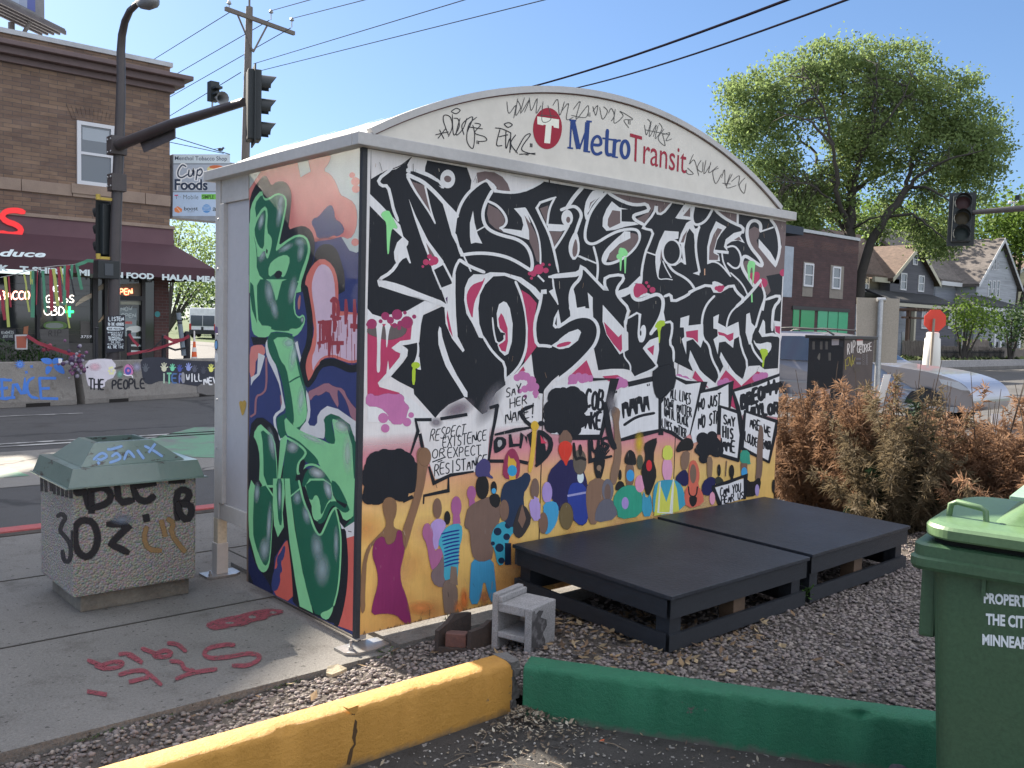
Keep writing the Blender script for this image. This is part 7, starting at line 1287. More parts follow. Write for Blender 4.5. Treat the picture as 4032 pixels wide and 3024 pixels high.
for k in (1.2, 3.6, 6.2):
    q = e-bd*k; b.tube([q-bn_*.3+Vector((0,0,zb_)), q-bn_*1.2+Vector((0,0,zr))], .06, 6); b.tube([q-bn_*.9+Vector((0,0,zb_)), q-bn_*.9+Vector((0,0,zr-.2))], .09, 6)
b.build('support', mat('support_steel', (.12,.11,.11), .7), t)
# ------------------------------------------------------------------ signal pole with mast arm
PXX, PYY = 4.58, 17.5
M['pole'] = mat('brown_pole_paint', (.075,.062,.062), .45, c2=(.062,.052,.052), scale=2); M['sig'] = mat('signal_black', (.018,.024,.026), .5, scale=3); M['sigy'] = flat('yellow_bracket', (.50,.36,.06), .5)
lp = thing('street_light', 'brown street light pole with a curved arm and a long signal mast arm', 'street light', (PXX,PYY,0))
b = MB(); zt = at(473,440,1,PYY).z
PXT = at(474,440,1,PYY).x; crv = [at(x,y,0,PXT) for x, y in ((477,300),(476,200),(480,140),(492,85),(512,42),(545,12))]
b.tube([at(447,1240,1,PYY)-Vector((0,0,1.5)), at(447,1240,1,PYY), at(457,850,1,PYY), at(474,440,1,PYY)]+crv, [.15,.13,.118,.105]+[.095,.09,.085,.078,.07,.06], 14); b.build('pole', M['pole'], lp)
b = MB(); q = at(582,8,0,PXT); b.lathe([(0,-.5),(.07,-.48),(.13,-.3),(.16,0),(.14,.3),(.05,.42),(0,.43)], q, 12, axis=(q-at(540,14,0,PXT))); b.build('lamp_head', mat('lamp_grey', (.22,.22,.23), .5), lp)
za = at(460,575,0,PXX).z; aend = at(960,402,0,PXX)
b = MB(); b.tube([(PXX,PYY,za),(PXX,(PYY+aend.y)/2,za+.02),tuple(aend)], [.125,.10,.072], 14); arm = b.build('mast_arm', M['pole'], lp)
for r_, za0, za1 in ((.17,-.2,.2),(.16,-1.0,-.62)): b = MB(); b.box((PXX-r_,PYY-r_,za+za0),(PXX+r_,PYY+r_,za+za1)); b.build('collar', M['pole'], lp, bevel=.01)
for z in (za-.15, za+.12, za-.9, za-.7):
    for y in (-.1, .1): b = MB(); b.ball((PXX-.17,PYY+y-.02,z), .028, 6); b.build('bolt', M['steel'], lp)
def signal(c, face, label, h=1.13, w_=.36, d=.22, vis=True):   # face: unit vector the lenses point to
    fx = Vector(face).normalized(); sd = Vector((0,0,1)).cross(fx); c = Vector(c); t = thing('traffic_signal', label, 'traffic signal', tuple(c), 'traffic signals at the crossing')
    def bx(x0,x1,y0,y1,z0,z1,nm,m,par=t,bev=0):
        b = MB(); b.hexa([c+fx*x+sd*y+Vector((0,0,z0)) for x,y in ((x0,y0),(x1,y0),(x1,y1),(x0,y1))], [c+fx*x+sd*y+Vector((0,0,z1)) for x,y in ((x0,y0),(x1,y0),(x1,y1),(x0,y1))]); return b.build(nm, m, par, bevel=bev, fix=True)
    hs = bx(-d,0,-w_/2,w_/2,-h/2,h/2,'housing',M['sig'],t,.02); bx(-d*.55,-d*.45,-w_/2-.07,w_/2+.07,-h/2-.07,h/2+.07,'backplate',M['sig'])
    for k, cl in enumerate(((.05,.012,.014),(.05,.036,.012),(.01,.024,.024))):
        z = h/3*(1-k); o = c+fx*.004+Vector((0,0,z)); b = MB(); b.lathe([(0,.012),(.08,.010),(.128,0)], o, 18, axis=fx); ln = b.build('lens', flat('signal_lens', cl, .5), hs)
        b = MB(); n = 12; r0 = .145; vs = []
        for i in range(n+1):
            a = rad(-35+250*i/n); dd = sd*math.cos(a)*r0+Vector((0,0,math.sin(a)*r0)); vs += [o+dd, o+dd+fx*(.15+.11*max(0,math.sin(a)))]
        b.add(vs, [(2*i,2*i+1,2*i+3,2*i+2) for i in range(n)], 0, True); b.build('visor', M['sig'], hs)
    return t, hs
sgc = at(982,425,0,PXX+.02); signal((sgc.x+.1,sgc.y-.2,sgc.z), (1,-.35,0), 'black three lamp signal head at the tip of the mast arm', 1.15)
sgc = at(425,905,1,PYY+.1); signal((sgc.x-.02,PYY+.35,sgc.z), (-.3,1,0), 'dark signal head seen from behind on the brown pole over the awning', 1.12, .40, .28)
q = at(432,1062,1,PYY-.1); t = thing('pedestrian_signal', 'dark pedestrian signal box under the signal head on the brown pole', 'pedestrian signal', tuple(q)); b = MB(); b.box((q.x-.26,PYY-.14,q.z-.2),(q.x+.2,PYY+.2,q.z+.2)); hs = b.build('housing', M['sig'], t, bevel=.015); b = MB(); b.box((q.x-.12,PYY-.155,q.z-.13),(q.x+.06,PYY-.1405,q.z+.13)); b.build('screen', flat('ped_screen', (.05,.06,.07), .4), hs)
for y in (785, 1017): z = at(425,y,1,PYY).z; b = MB(); b.box((PXX-.42,PYY-.03,z-.03),(PXX-.1,PYY+.03,z+.03)); b.tube([(PXX-.40,PYY,z-.03),(PXX-.40,PYY,z+.09)], .05, 8); b.build('yellow_bracket', M['sigy'], lp)
b = MB(); b.prism([at(x,y,0,PXX+.09) for x, y in ((546,548),(688,466),(688,545),(566,600))], (.02,0,0)); tag(b.build('street_sign', mat('sign_back_grey', (.13,.12,.13), .5), None, fix=True), 'grey back of a street name sign under the mast arm', 'street sign')
q = at(836,420,0,PXX); t = thing('detector_camera', 'small detector with a horn standing on top of the mast arm', 'detector', tuple(q)); b = MB(); b.tube([q, at(837,388,0,PXX)], .018, 6); b.build('stem', M['steel'], t); b = MB(); q2 = at(838,362,0,PXX); b.box((q2.x-.08,q2.y-.1,q2.z-.17),(q2.x+.08,q2.y+.06,q2.z+.17)); b.box((q2.x-.06,q2.y-.28,q2.z+.02),(q2.x+.06,q2.y-.1,q2.z+.06)); b.box((q2.x-.06,q2.y-.28,q2.z-.08),(q2.x+.06,q2.y-.1,q2.z-.04)); b.build('body', M['sig'], t); q3 = at(852,385,0,PXX); b = MB(); b.lathe([(.03,0),(.04,.12),(.07,.2),(.12,.27)], q3, 12, axis=(0,-1,-.2)); b.build('horn', M['alu_dark'], t)
# memorial board on the pole
q = [at(x,y,1,PYY-.17) for x, y in ((420,1246),(493,1240),(490,1382),(416,1390))]; t = thing('memorial_sign', 'narrow black board with white hand lettering tied to the brown pole', 'sign', tuple(q[3])); b = MB(); b.prism(q, (0,.025,0)); bd_ = b.build('board', flat('black_board', (.02,.02,.03), .6), t, fix=True)
p = Paint((0,PYY-.17,0), (0,-1,0), (1,0,0), .003); wc = pc(190,200,216)
for st, y, x0, x1, h, w_ in (('LISTEN',798,938,1066,34,7),('TO THE MOTHERS',838,932,1070,24,5),('POSSIBLE',928,962,1060,20,4),('TO RADICALLY',948,936,1050,15,4),('TRANSFORM',970,938,1062,20,4),('THE WORLD',986,958,1040,10,3),('YOU HAVE TO ACT AS IF IT',903,930,1062,11,2.5),('AND YOU HAVE TO DO IT',1003,926,1066,10,2.5),('ALL THE TIME',1034,930,1066,24,5)): p.text(V2, st, (x0,y), (x1,y), h, w_, wc, (0,-h), .02)
p.poly(V2, [(920,855),(935,846),(1060,850),(1072,862),(1060,880),(935,882),(920,870)], wc, 1); p.text(V2, 'WERE POSSIBLE', (935,874), (1058,874), 16, 3, (.03,.03,.04))
p.build('lettering', [M['poster'], M['spray']], bd_)
# ------------------------------------------------------------------ behind the barriers: garden, boards, posts and ribbons
M['greens'] = leaf_mat('garden_leaf', (.055,.095,.04), .3); M['blackpost'] = flat('black_post', (.02,.02,.024), .5); M['rib_r'] = flat('red_ribbon', (.28,.03,.05), .7); M['rib_g'] = flat('green_ribbon', (.07,.25,.15), .7); M['rib_y'] = flat('yellow_ribbon', (.42,.46,.12), .7); M['rib_k'] = flat('black_ribbon', (.02,.022,.026), .7)
GY = 16.9
for i in range(6):
    q = at(15+i*40, 1405, 1, GY); t = thing('garden_plant', ('bushy green garden plant behind the blue painted barrier, leftmost','green garden plant below the orange poster','green garden plant left of the grey board','green garden plant with pink flowers behind the barrier','green garden plant in front of the grey board','low green garden plant right of the grey board')[i], 'plant', (q.x,q.y,0), 'garden plants behind the barriers'); b = MB(); rr = random.Random(i)
    for _ in range(220):
        a = rr.uniform(0,6.28); r_ = .22*math.sqrt(rr.random()); hgt = rr.uniform(.45,(1.02,1.0,.98,1.02,.9,.72)[i]); d = Vector((math.cos(a),math.sin(a),rr.uniform(-.3,.9))).normalized(); s_ = d.cross(Vector((0,0,1))).normalized(); o = Vector((q.x+r_*math.cos(a),q.y+r_*math.sin(a),hgt)); L_ = rr.uniform(.05,.12); b.add([o,o+d*L_*.5+s_*L_*.2,o+d*L_,o+d*L_*.5-s_*L_*.2], [(0,1,2,3)])
    b.build('leaves', M['greens'], t)
    b = MB()
    for _ in range(6): b.tube([(q.x+rr.gauss(0,.05),q.y+rr.gauss(0,.05),0),(q.x+rr.gauss(0,.12),q.y+rr.gauss(0,.1),.8)], .006, 4)
    b.build('stems', M['weed'], t)
q = at(190,1370,1,GY-.1); t = thing('silk_flowers', 'pink silk roses standing behind the blue painted barrier', 'flowers', tuple(q)); b = MB()
for x, y in ((185,1365),(197,1360),(205,1372),(172,1378),(190,1376)): b.ball(at(x,y,1,GY-.2), .045, 7)
b.build('blossom', mat('pink_silk', (.42,.09,.13), .8, scale=30), t); b = MB(); b.tube([at(190,1376,1,GY-.2), at(188,1415,1,GY-.2)], .008, 4); b.build('stem', M['weed'], t)
def board(name, pts, y, m, label, cat, texts=()):
    q = [at(x,yy,1,y) for x, yy in pts]; b = MB(); b.prism(q, (0,.03,0)); o = b.build(name, m, None, fix=True); tag(o, label, cat)
    if texts:
        p = Paint((0,y,0), (0,-1,0), (1,0,0), .003)
        for st, a, c, h, w_, col in texts: p.text(V2, st, a, c, h, w_, col, (0,-h), .05)
        p.build('lettering', [M['poster'], M['spray']], o)
board('poster', ((59,1318),(109,1317),(108,1376),(61,1376)), GY-.25, flat('white_poster', (.5,.48,.48), .6), 'white framed orange poster among the garden plants', 'poster'); q_ = [at(x,y,1,GY-.256) for x, y in ((64,1324),(104,1323),(103,1370),(66,1370))]; b = MB(); b.add(q_, [(0,1,2,3)]); po = b.build('orange_sheet', flat('orange_print', (.36,.10,.06), .7), bpy.data.objects['poster'], fix=True)
board('grey_board', ((157,1297),(270,1295),(274,1400),(165,1402)), GY+.5, mat('grey_wood_board', (.12,.115,.11), .9, stretch=(1,1,8)), 'grey painted board with dark lettering behind the barrier', 'board', (('RIP',(420,930),(530,925),50,6,pc(50,50,54)),))
board('black_board', ((0,1294),(62,1296),(60,1340),(0,1340)), GY+.45, flat('black_panel', (.025,.025,.03), .7), 'black board with thin white words behind the garden plants', 'board', (('KINDNESS',(14,912),(118,908),24,4,pc(150,156,164)),('JUSTICE',(22,944),(112,940),22,4,pc(150,156,164))))
for k, (x, y0, lab) in enumerate(((508,1304,'black post with red ribbon in front of the shop door'),(645,1322,'black post with a white tag beside the brick pier'),(736,1308,'thick black post next to the orange marker'),(380,1292,'thin black and yellow post left of the lettered board'))):
    q = at(x,y0,1,GY+.3); b = MB(); b.tube([(q.x,q.y,0),(q.x,q.y,q.z-.01)], (.045,.05,.08,.03)[k], 10); b.lathe([(.05,0),(.055,.012),(.04,.03),(0,.035)], (q.x,q.y,q.z-.01), 10); tag(b.build('post', M['blackpost']), lab, 'post', 'posts along the closed lane')
q0, q1 = at(703,1232,1,GY+.2), at(724,1400,1,GY+.2); b = MB(); b.tube([q1, q0], .055, 10); tag(b.build('leaning_pipe', mat('grey_pipe', (.24,.29,.33), .6)), 'leaning grey pipe with dark bands beside the orange marker', 'pipe')
for y in (1262,1272): c = at(703+ (y-1232)*.12,y,1,GY+.2); b = MB(); b.tube([c-Vector((0,0,.02)), c+Vector((0,0,.02))], .058, 10); b.build('tape_band', M['blackpost'], bpy.data.objects['leaning_pipe'])
q = at(765,1395,1,GY); q1 = at(768,1302,1,GY); t = thing('traffic_marker', 'orange and white striped traffic marker behind the lettered barrier', 'traffic marker', (q.x,q.y,0)); zz = [0,.55,.68,.80,.90,1.03,q1.z]; 
for i in range(6): b = MB(); r_ = .085-.012*i; b.tube([(q.x,q.y,zz[i]+.001),(q.x,q.y,zz[i+1])], [r_,r_-.01], 12); b.build('orange_band' if i % 2 == 0 else 'white_band', flat('marker_orange', (.75,.11,.02), .5) if i % 2 == 0 else flat('marker_white', (.7,.66,.62), .5), t)
def ribbon(pts, w_, m, label, y=GY+.1, n=10):
    q = [at(x,yy,1,y) for x, yy in pts]; b = MB(); vs = []
    for i, c in enumerate(q): t_ = (q[min(i+1,len(q)-1)]-q[max(i-1,0)]).normalized(); nn = t_.cross(Vector((0,1,0))).normalized()*w_/2; vs += [c+nn+Vector((0,.01*math.sin(i*2),0)), c-nn]
    b.add(vs, [(2*i,2*i+1,2*i+3,2*i+2) for i in range(len(q)-1)]); return tag(b.build('ribbon', m), label, 'ribbon', 'ribbons hung across the closed lane')
ribbon([(105,1322),(150,1350),(210,1372),(275,1393),(330,1402)], .07, M['rib_r'], 'red ribbon sloping behind the blue painted barrier', GY-.3); ribbon([(500,1395),(580,1382),(640,1366),(700,1345),(745,1325)], .06, M['rib_r'], 'red ribbon rising to the thick black post'); ribbon([(646,1325),(680,1340),(720,1338),(745,1322)], .07, M['rib_r'], 'upper red ribbon sagging between the two black posts'); ribbon([(646,1362),(690,1378),(745,1368)], .045, M['rib_k'], 'black ribbon sagging between the two black posts'); ribbon([(508,1315),(525,1340),(545,1362)], .06, M['rib_r'], 'short red ribbon hanging from the post by the door'); ribbon([(640,1335),(600,1375),(560,1392)], .035, M['rib_k'], 'black ribbon hanging left of the brick pier')
line = [(0,1093),(60,1080),(120,1064),(180,1052),(230,1046),(270,1044),(300,1040),(345,1030),(368,1026)]
b = MB(); b.tube([at(x,y,1,17.3) for x, y in line], .008, 5); tag(b.build('string_line', flat('pale_string', (.35,.35,.33), .8)), 'pale string of hanging ribbons below the awning', 'string')
HR = [(20,1090,34,1288,'rib_y',.055,6),(2,1140,20,1260,'rib_r',.06,8),(34,1088,42,1210,'rib_r',.035,2),(95,1078,115,1228,'rib_y',.035,8),(122,1068,124,1120,'rib_y',.05,0),(132,1066,128,1250,'rib_g',.075,0),(140,1066,148,1240,'rib_k',.05,0),(156,1062,160,1250,'rib_k',.04,0),(168,1066,180,1230,'rib_g',.055,4),(200,1060,204,1225,'rib_r',.07,0),(210,1058,228,1205,'rib_y',.065,6),(230,1052,240,1190,'rib_r',.06,3),(238,1050,274,1292,'rib_y',.035,10),(256,1046,254,1200,'rib_g',.06,0),(268,1044,264,1172,'rib_r',.08,0),(284,1042,280,1100,'rib_g',.055,0),(301,1040,322,1140,'rib_g',.06,3),(148,1064,143,1200,'rib_r',.02,0),(272,1060,295,1170,'rib_k',.03,2)]
for i, (x0,y0,x1,y1,m,w_,k) in enumerate(HR):
    cn_ = {'rib_r':'red','rib_g':'green','rib_y':'yellow','rib_k':'black'}[m]; ribbon([(x0,y0),(x0*.7+x1*.3+k*.3,y0*.7+y1*.3),(x0*.35+x1*.65-k*.2,y0*.35+y1*.65),(x1,y1)], w_, M[m], f'{cn_} ribbon hanging from the string below the awning, number {i+1} from the left' if 0 else f'{cn_} ribbon hanging from the pale string in front of the shop window', 17.28-.004*i)
ribbon([(301,1044),(330,1034),(345,1026),(368,1028)], .07, M['rib_g'], 'green ribbon wound along the end of the string near the pole', 17.2)
# ------------------------------------------------------------------ shop pylon sign, utility pole, wires
SY = 24.5; q0, q1 = at(680,606,1,SY), at(926,622,1,SY); z0 = at(690,858,1,SY).z
t = thing('projecting_sign', 'big white shop sign with stacked name panels bracketed to the shop corner', 'shop sign', (q0.x+.8,SY+.3,z0)); b = MB(); b.box((q0.x,SY,z0),(q1.x,SY+.55,q0.z)); cab = b.build('cabinet', mat('sign_cabinet', (.34,.37,.42), .5), t, bevel=.02)
for z in (z0+.35, q0.z-.4): b = MB(); b.box((XR_,SY+.2,z),(q0.x,SY+.32,z+.1)); b.build('bracket', M['pole'], t)
p = Paint((0,SY,0), (0,-1,0), (1,0,0), .006); V1 = View(0,0,.6076)
p.poly(V1, [(1124,1000),(1490,1000),(1490,1060),(1124,1060)], pc(176,186,204)); p.poly(V1, [(1124,1064),(1520,1064),(1520,1240),(1124,1240)], pc(150,158,180)); p.poly(V1, [(1120,1246),(1560,1246),(1560,1400),(1118,1400)], pc(160,178,212)); p.stroke(V1, [(1122,1062),(1500,1062)], 6, pc(90,96,110), 0); p.stroke(V1, [(1122,1243),(1520,1243)], 5, pc(110,116,130), 0)
DKS = pc(44,54,78); gl = lambda st, a, b_, c, d, col, bold=.02, sh_=0: p.glyphs(st, tuple((x*.6076, y*.6076) for x, y in (a, b_, c, d)), col, bold, sh_)
gl('Menthol Tobacco Shop', (1132,1012), (1470,1014), (1470,1050), (1132,1046), DKS, .01)
for col, w_ in ((pc(206,212,224), 26), (DKS, 9)):
    for s_ in ([(1205,1080),(1180,1070),(1155,1105),(1155,1140),(1180,1150),(1215,1130)],[(1225,1100),(1222,1138),(1240,1140),(1255,1105),(1255,1140)],[(1280,1100),(1270,1165)],[(1278,1110),(1300,1095),(1310,1115),(1295,1138),(1278,1132)]): p.stroke(V1, s_, w_, col, -1)
for c, k in ((pc(206,212,224), .09), (DKS, .03)): gl('Foods', (1130,1160), (1345,1162), (1345,1234), (1130,1232), c, k)
gl('T·· Mobile', (1132,1262), (1285,1262), (1285,1292), (1132,1290), pc(96,104,120), 0); p.stroke(V1, [(1132,1266),(1152,1266)], 7, pc(180,60,100), 0); p.poly(V1, [(1305,1258),(1450,1258),(1450,1292),(1305,1292)], pc(104,170,80)); gl('SIMPLE', (1310,1264), (1385,1264), (1385,1288), (1310,1288), pc(34,50,34), .01)
p.poly(V1, [(1128,1352),(1150,1336),(1180,1354),(1178,1372),(1155,1380),(1132,1372)], pc(214,120,80)); p.stroke(V1, [(1145,1345),(1168,1372)], 4, pc(200,190,190), 0); gl('boost', (1192,1340), (1282,1338), (1282,1364), (1192,1364), pc(50,56,66), .015); gl('mobile', (1216,1367), (1260,1367), (1260,1376), (1216,1376), pc(110,120,140), 0)
p.ell(V1, (1338,1352), 28, 28, pc(84,132,196)); 
for k in range(4): p.stroke(V1, [(1314,1338+k*9),(1338,1333+k*9),(1362,1338+k*9)], 3, pc(176,190,214), 1)
gl('at', (1378,1340), (1420,1340), (1420,1368), (1378,1368), pc(50,56,66), .01); p.ell(V1, (1400,1095), 60, 24, pc(190,180,140)); p.ell(V1, (1400,1082), 45, 12, pc(180,100,70))
p.build('lettering', [M['poster'], M['spray']], cab)
M['polewood'] = mat('grey_pole_wood', (.20,.175,.155), .85, c2=(.15,.13,.115), scale=2, stretch=(6,6,.4), bump=.3)
D_ = 34.0; pb = atd(952,640,D_); top = atd(982,28,D_); up_ = thing('utility_pole', 'grey wooden utility pole with a long crossarm', 'utility pole', (pb.x,pb.y,0))
b = MB(); b.tube([(pb.x,pb.y,0),(top.x,top.y,top.z)], [.19,.125], 12); b.tube([(top.x,top.y,top.z),(top.x,top.y,top.z+.5)], .04, 6); b.build('shaft', M['polewood'], up_)
ca, cb = atd(886,32,D_+.1), atd(1160,130,D_-.1); cb.z = ca.z; mid = (ca+cb)/2
az = Vector((.80,-.60,0)); 
def cross_pt(px):     # point of the crossarm seen at photo x
    return None
c0 = Vector((top.x, top.y, at(978,78,1,top.y).z))-_f*.12; 
def hit(px, py): d = ray(px, py); return CP+d*((c0.z-CP.z)/d.z)
A1, A2 = hit(888,34), hit(1158,132)
b = MB(); dd = (A2-A1).normalized(); nn = dd.cross(Vector((0,0,1))); b.hexa([A1+nn*.06-Vector((0,0,.07)), A2+nn*.06-Vector((0,0,.07)), A2-nn*.06-Vector((0,0,.07)), A1-nn*.06-Vector((0,0,.07))], [A1+nn*.06+Vector((0,0,.07)), A2+nn*.06+Vector((0,0,.07)), A2-nn*.06+Vector((0,0,.07)), A1-nn*.06+Vector((0,0,.07))]); b.build('crossarm', M['polewood'], up_, fix=True)
cpt = A1+dd*((Vector((top.x,top.y,0))-Vector((A1.x,A1.y,0))).dot(dd)); b = MB(); b.tube([A1+dd*.5, cpt-Vector((0,0,1.2))], .035, 5); b.tube([cpt+(cpt-A1-dd*.5)*.9, cpt-Vector((0,0,1.2))], .035, 5); b.build('arm_brace', M['polewood'], up_)
ins = [hit(1067,78), hit(1149,108), hit(902,44)]
for q in ins: b = MB(); b.tube([q, q+Vector((0,0,.3))], .02, 5); b.lathe([(0,.38),(.05,.36),(.07,.3),(.09,.26),(.06,.24)], q, 10); b.build('insulator', M['alu_dark'], up_)
def wire(name, pts, r, label, m='wire_dark', grp='overhead wires over the street', sag=.0):
    P_ = []
    for i in range(len(pts)-1):
        for j in range(13 if i == len(pts)-2 else 12): k = j/12; P_.append(pts[i].lerp(pts[i+1], k)-Vector((0,0,sag*4*k*(1-k))))
    b = MB(); b.tube(P_, r, 6); return tag(b.build(name, M[m]), label, 'wire', grp)
M['wire_dark'] = flat('black_cable', (.015,.013,.02), 1, 0, 0); M['wire_pale'] = flat('grey_wire', (.07,.075,.085), 1, 0, 0)
i3 = Vector((0,0,.33))
for (px0,py0,px1,py1,ii,lab) in ((1067,68,1290,-20,0,'thin wire from the inner insulator of the crossarm to the right'),(1149,100,1520,-22,1,'thin wire from the outer insulator of the crossarm to the right')): wire('power_wire', [ins[ii]+i3, atd(px1,py1,24)], .013, lab, 'wire_pale')
wire('power_wire', [atd(999,251,D_), atd(1900,-22,20)], .012, 'thin twisted wire from the pole towards the upper right', 'wire_pale'); wire('power_wire', [atd(1015,281,D_), atd(2230,-22,19)], .012, 'lower thin wire from the pole across the sky', 'wire_pale')
for px0,py0,px1,py1,lab in ((905,48,560,262,'thin wire from the left end of the crossarm to behind the shop roof'),(1060,80,540,381,'thin wire passing behind the pole to the shop cornice'),(1145,110,560,444,'thin wire dropping from the outer insulator behind the shop wall'),(948,285,560,523,'lowest thin wire from the pole to the shop wall')): wire('power_wire', [atd(px0,py0,D_+.2), atd(px1,py1,46)], .016, lab, 'wire_pale')
wire('service_wire', [atd(689,541,26), atd(905,608,24.6)], .012, 'thin service wire with a small bird above the white shop sign', 'wire_pale'); wire('service_wire', [atd(670,560,26), atd(880,604,24.6)], .010, 'lower thin service wire reaching the top of the white shop sign', 'wire_pale')
wire('overhead_cable', [atd(1700,480,34), atd(1935,378,26), atd(3130,-12,11.5)], .021, 'thick black overhead cable above the arched sign, upper one', 'wire_dark', None, .12); wire('overhead_cable', [atd(1990,445,34), atd(2185,364,26), atd(3370,-14,11.5)], .017, 'thinner black overhead cable above the arched sign, lower one', 'wire_dark', None, .12)
q = atd(868,588,24.7); t = thing('bird', 'small dark bird perched on the service wire by the white shop sign', 'bird', tuple(q)); b = MB(); rr = .05
for k, (o, r_, sc) in enumerate(((Vector((0,0,.0)),.055,(1.5,.8,.8)),(Vector((.075,0,.045)),.032,(1,1,1)))): b.ball(q+o, r_, 8, 0, sc)
b.prism([q+Vector((-.05,.02,.01)), q+Vector((-.18,.02,-.03)), q+Vector((-.18,-.02,-.03)), q+Vector((-.05,-.02,.01))], (0,0,.012)); b.prism([q+Vector((.10,.008,.045)), q+Vector((.135,0,.04)), q+Vector((.10,-.008,.045))], (0,0,.01)); b.build('body', flat('bird_grey', (.06,.06,.07), .8), t)
# ------------------------------------------------------------------ parked estate car in the crossing
M['carpaint'] = mat('silver_car_paint', (.40,.39,.42), .32, .55, c2=(.37,.36,.39), scale=.6, fine=300, fineamt=.03, coat=.6); M['carglass'] = flat('car_glass', (.03,.045,.075), .06, 0, .8); M['carblack'] = flat('car_black_trim', (.018,.018,.02), .5); M['tyre'] = flat('tyre', (.02,.02,.02), .9); M['rimm'] = flat('alloy_rim', (.4,.4,.42), .3, .8)
XN = 15.6; CYZ = lambda x, y: at(x, y, 0, XN)
yF, yT = CYZ(3836,1500).y, CYZ(3075,1500).y+1.35; G_ = -.145
car = thing('parked_car', 'silver estate car with roof rails facing right behind the dark cabinet', 'car', (XN+.9,(yF+yT)/2,G_))
Lc = yT-yF
# side profile in fractions from the nose (0) to the tail (1), heights in metres above the road
prof = [(.0,.42),(.0,.62),(.02,.80),(.06,.93),(.16,1.06),(.34,1.14),(.385,1.17),(.50,1.58),(.57,1.72),(.68,1.79),(.84,1.77),(.94,1.69),(.985,1.30),(1.0,1.05),(1.0,.45),(.97,.30),(.03,.26)]; prof = chaikin(prof, True, 2)
def sec(x, tuck): # profile ring at depth x, tucked in at the roof
    return [Vector((XN+x+tuck*max(0,(h-1.05))*.32, yF+Lc*t, G_+h)) for t, h in prof]
def secr(x, tuck): return [Vector((XN+x-tuck*max(0,(h-1.05))*.32, yF+Lc*t, G_+h)) for t, h in prof]
b = MB(); rings = [[q+Vector((.07,0,0)) + (Vector((0,(yF+Lc/2-q.y)*.02,.0))) for q in sec(0,1)], sec(.0,1), secr(1.8,1), [q-Vector((.07,0,0)) + (Vector((0,(yF+Lc/2-q.y)*.02,0))) for q in secr(1.8,1)]]
rings = [[Vector((q.x+(.10 if q.z-G_<.5 else 0), q.y, q.z)) for q in rings[1]], ]+[secr(1.8,1)]
n_ = len(prof); b.add(rings[0]+rings[1], [(i,(i+1)%n_,n_+(i+1)%n_,n_+i) for i in range(n_)], 0); b.add(rings[0], [tuple(range(n_))]); b.add(rings[1], [tuple(reversed(range(n_)))])
body = b.build('body', M['carpaint'], car, bevel=.05, fix=True)
S0 = lambda t, h, o=.012: Vector((XN+max(0,(h-1.05))*.32-o, yF+Lc*t, G_+h))
for nm, pts in (('side_window', [(.43,1.20),(.515,1.57),(.56,1.65),(.60,1.66),(.60,1.15),(.435,1.14)]), ('side_window', [(.615,1.15),(.615,1.665),(.70,1.68),(.78,1.67),(.78,1.15)]), ('side_window', [(.795,1.15),(.795,1.665),(.89,1.62),(.93,1.45),(.95,1.16)])):
    b = MB(); b.prism([S0(t,h) for t, h in pts], (.006,0,0)); b.build(nm, M['carglass'], body, fix=True)
b = MB(); W0, W1 = XN+.14, XN+1.66
for (t0,h0),(t1,h1) in (((.395,1.215),(.49,1.545)),): q = [Vector((W0+.02,yF+Lc*t0-.02,G_+h0+.01)), Vector((W1-.02,yF+Lc*t0-.02,G_+h0+.01)), Vector((W1-.10,yF+Lc*t1-.02,G_+h1+.01)), Vector((W0+.10,yF+Lc*t1-.02,G_+h1+.01))]; b.add(q, [(0,1,2,3)])
b.build('windscreen', M['carglass'], body, fix=True)
b = MB(); b.prism([S0(t,h,.014) for t, h in ((.05,.30),(.05,.40),(.97,.40),(.97,.30))], (.01,0,0)); b.prism([S0(t,h,.010) for t, h in ((.18,.66),(.18,.69),(.95,.70),(.95,.67))], (.006,0,0)); b.build('side_trim', M['alu_dark'], body, fix=True)
b = MB()
for t in (.608, .787, .42):
    b.prism([S0(t,h,.0135) for h in (.42,1.12)]+[S0(t+.003,h,.0135) for h in (1.12,.42)], (.004,0,0))
b.build('door_gap', M['carblack'], body, fix=True)
for xr in (.24, 1.56):
    b = MB(); b.tube([(XN+xr,yF+Lc*.555,G_+1.72),(XN+xr,yF+Lc*.59,G_+1.83),(XN+xr,yF+Lc*.74,G_+1.86),(XN+xr,yF+Lc*.88,G_+1.82),(XN+xr,yF+Lc*.92,G_+1.70)], .022, 6); b.build('roof_rail', M['carblack'], body)
for tt in (.17, .80):
    for xx, dx in ((XN+.13,-1),(XN+1.67,1)):
        b = MB(); c = (xx, yF+Lc*tt, G_+.33); b.lathe([(.18,-.11),(.30,-.11),(.33,-.08),(.33,.08),(.30,.11),(.18,.11)], c, 22, axis=(1,0,0)); wh = b.build('wheel', M['tyre'], car); b = MB(); b.lathe([(0,.115),(.06,.12),(.18,.10),(.21,.112)], c, 16, axis=(dx,0,0)); b.build('rim', M['rimm'], wh)
        if dx < 0: b = MB(); b.lathe([(0,0),(.39,0)], (XN-.004, c[1], c[2]+.02), 22, axis=(-1,0,0)); b.build('wheel_arch', M['carblack'], body, fix=True)
b = MB(); b.prism([S0(t,h,.016) for t, h in ((.01,.74),(.05,.88),(.12,.93),(.11,.84),(.04,.74))], (.01,0,0)); b.build('headlight', flat('lamp_glass', (.5,.52,.55), .15), body, fix=True)
b = MB(); q = S0(.44,1.14,.03); b.ball(q+Vector((-.07,0,.04)), .09, 8, 0, (.9,.6,.75)); b.build('mirror', M['carpaint'], body)
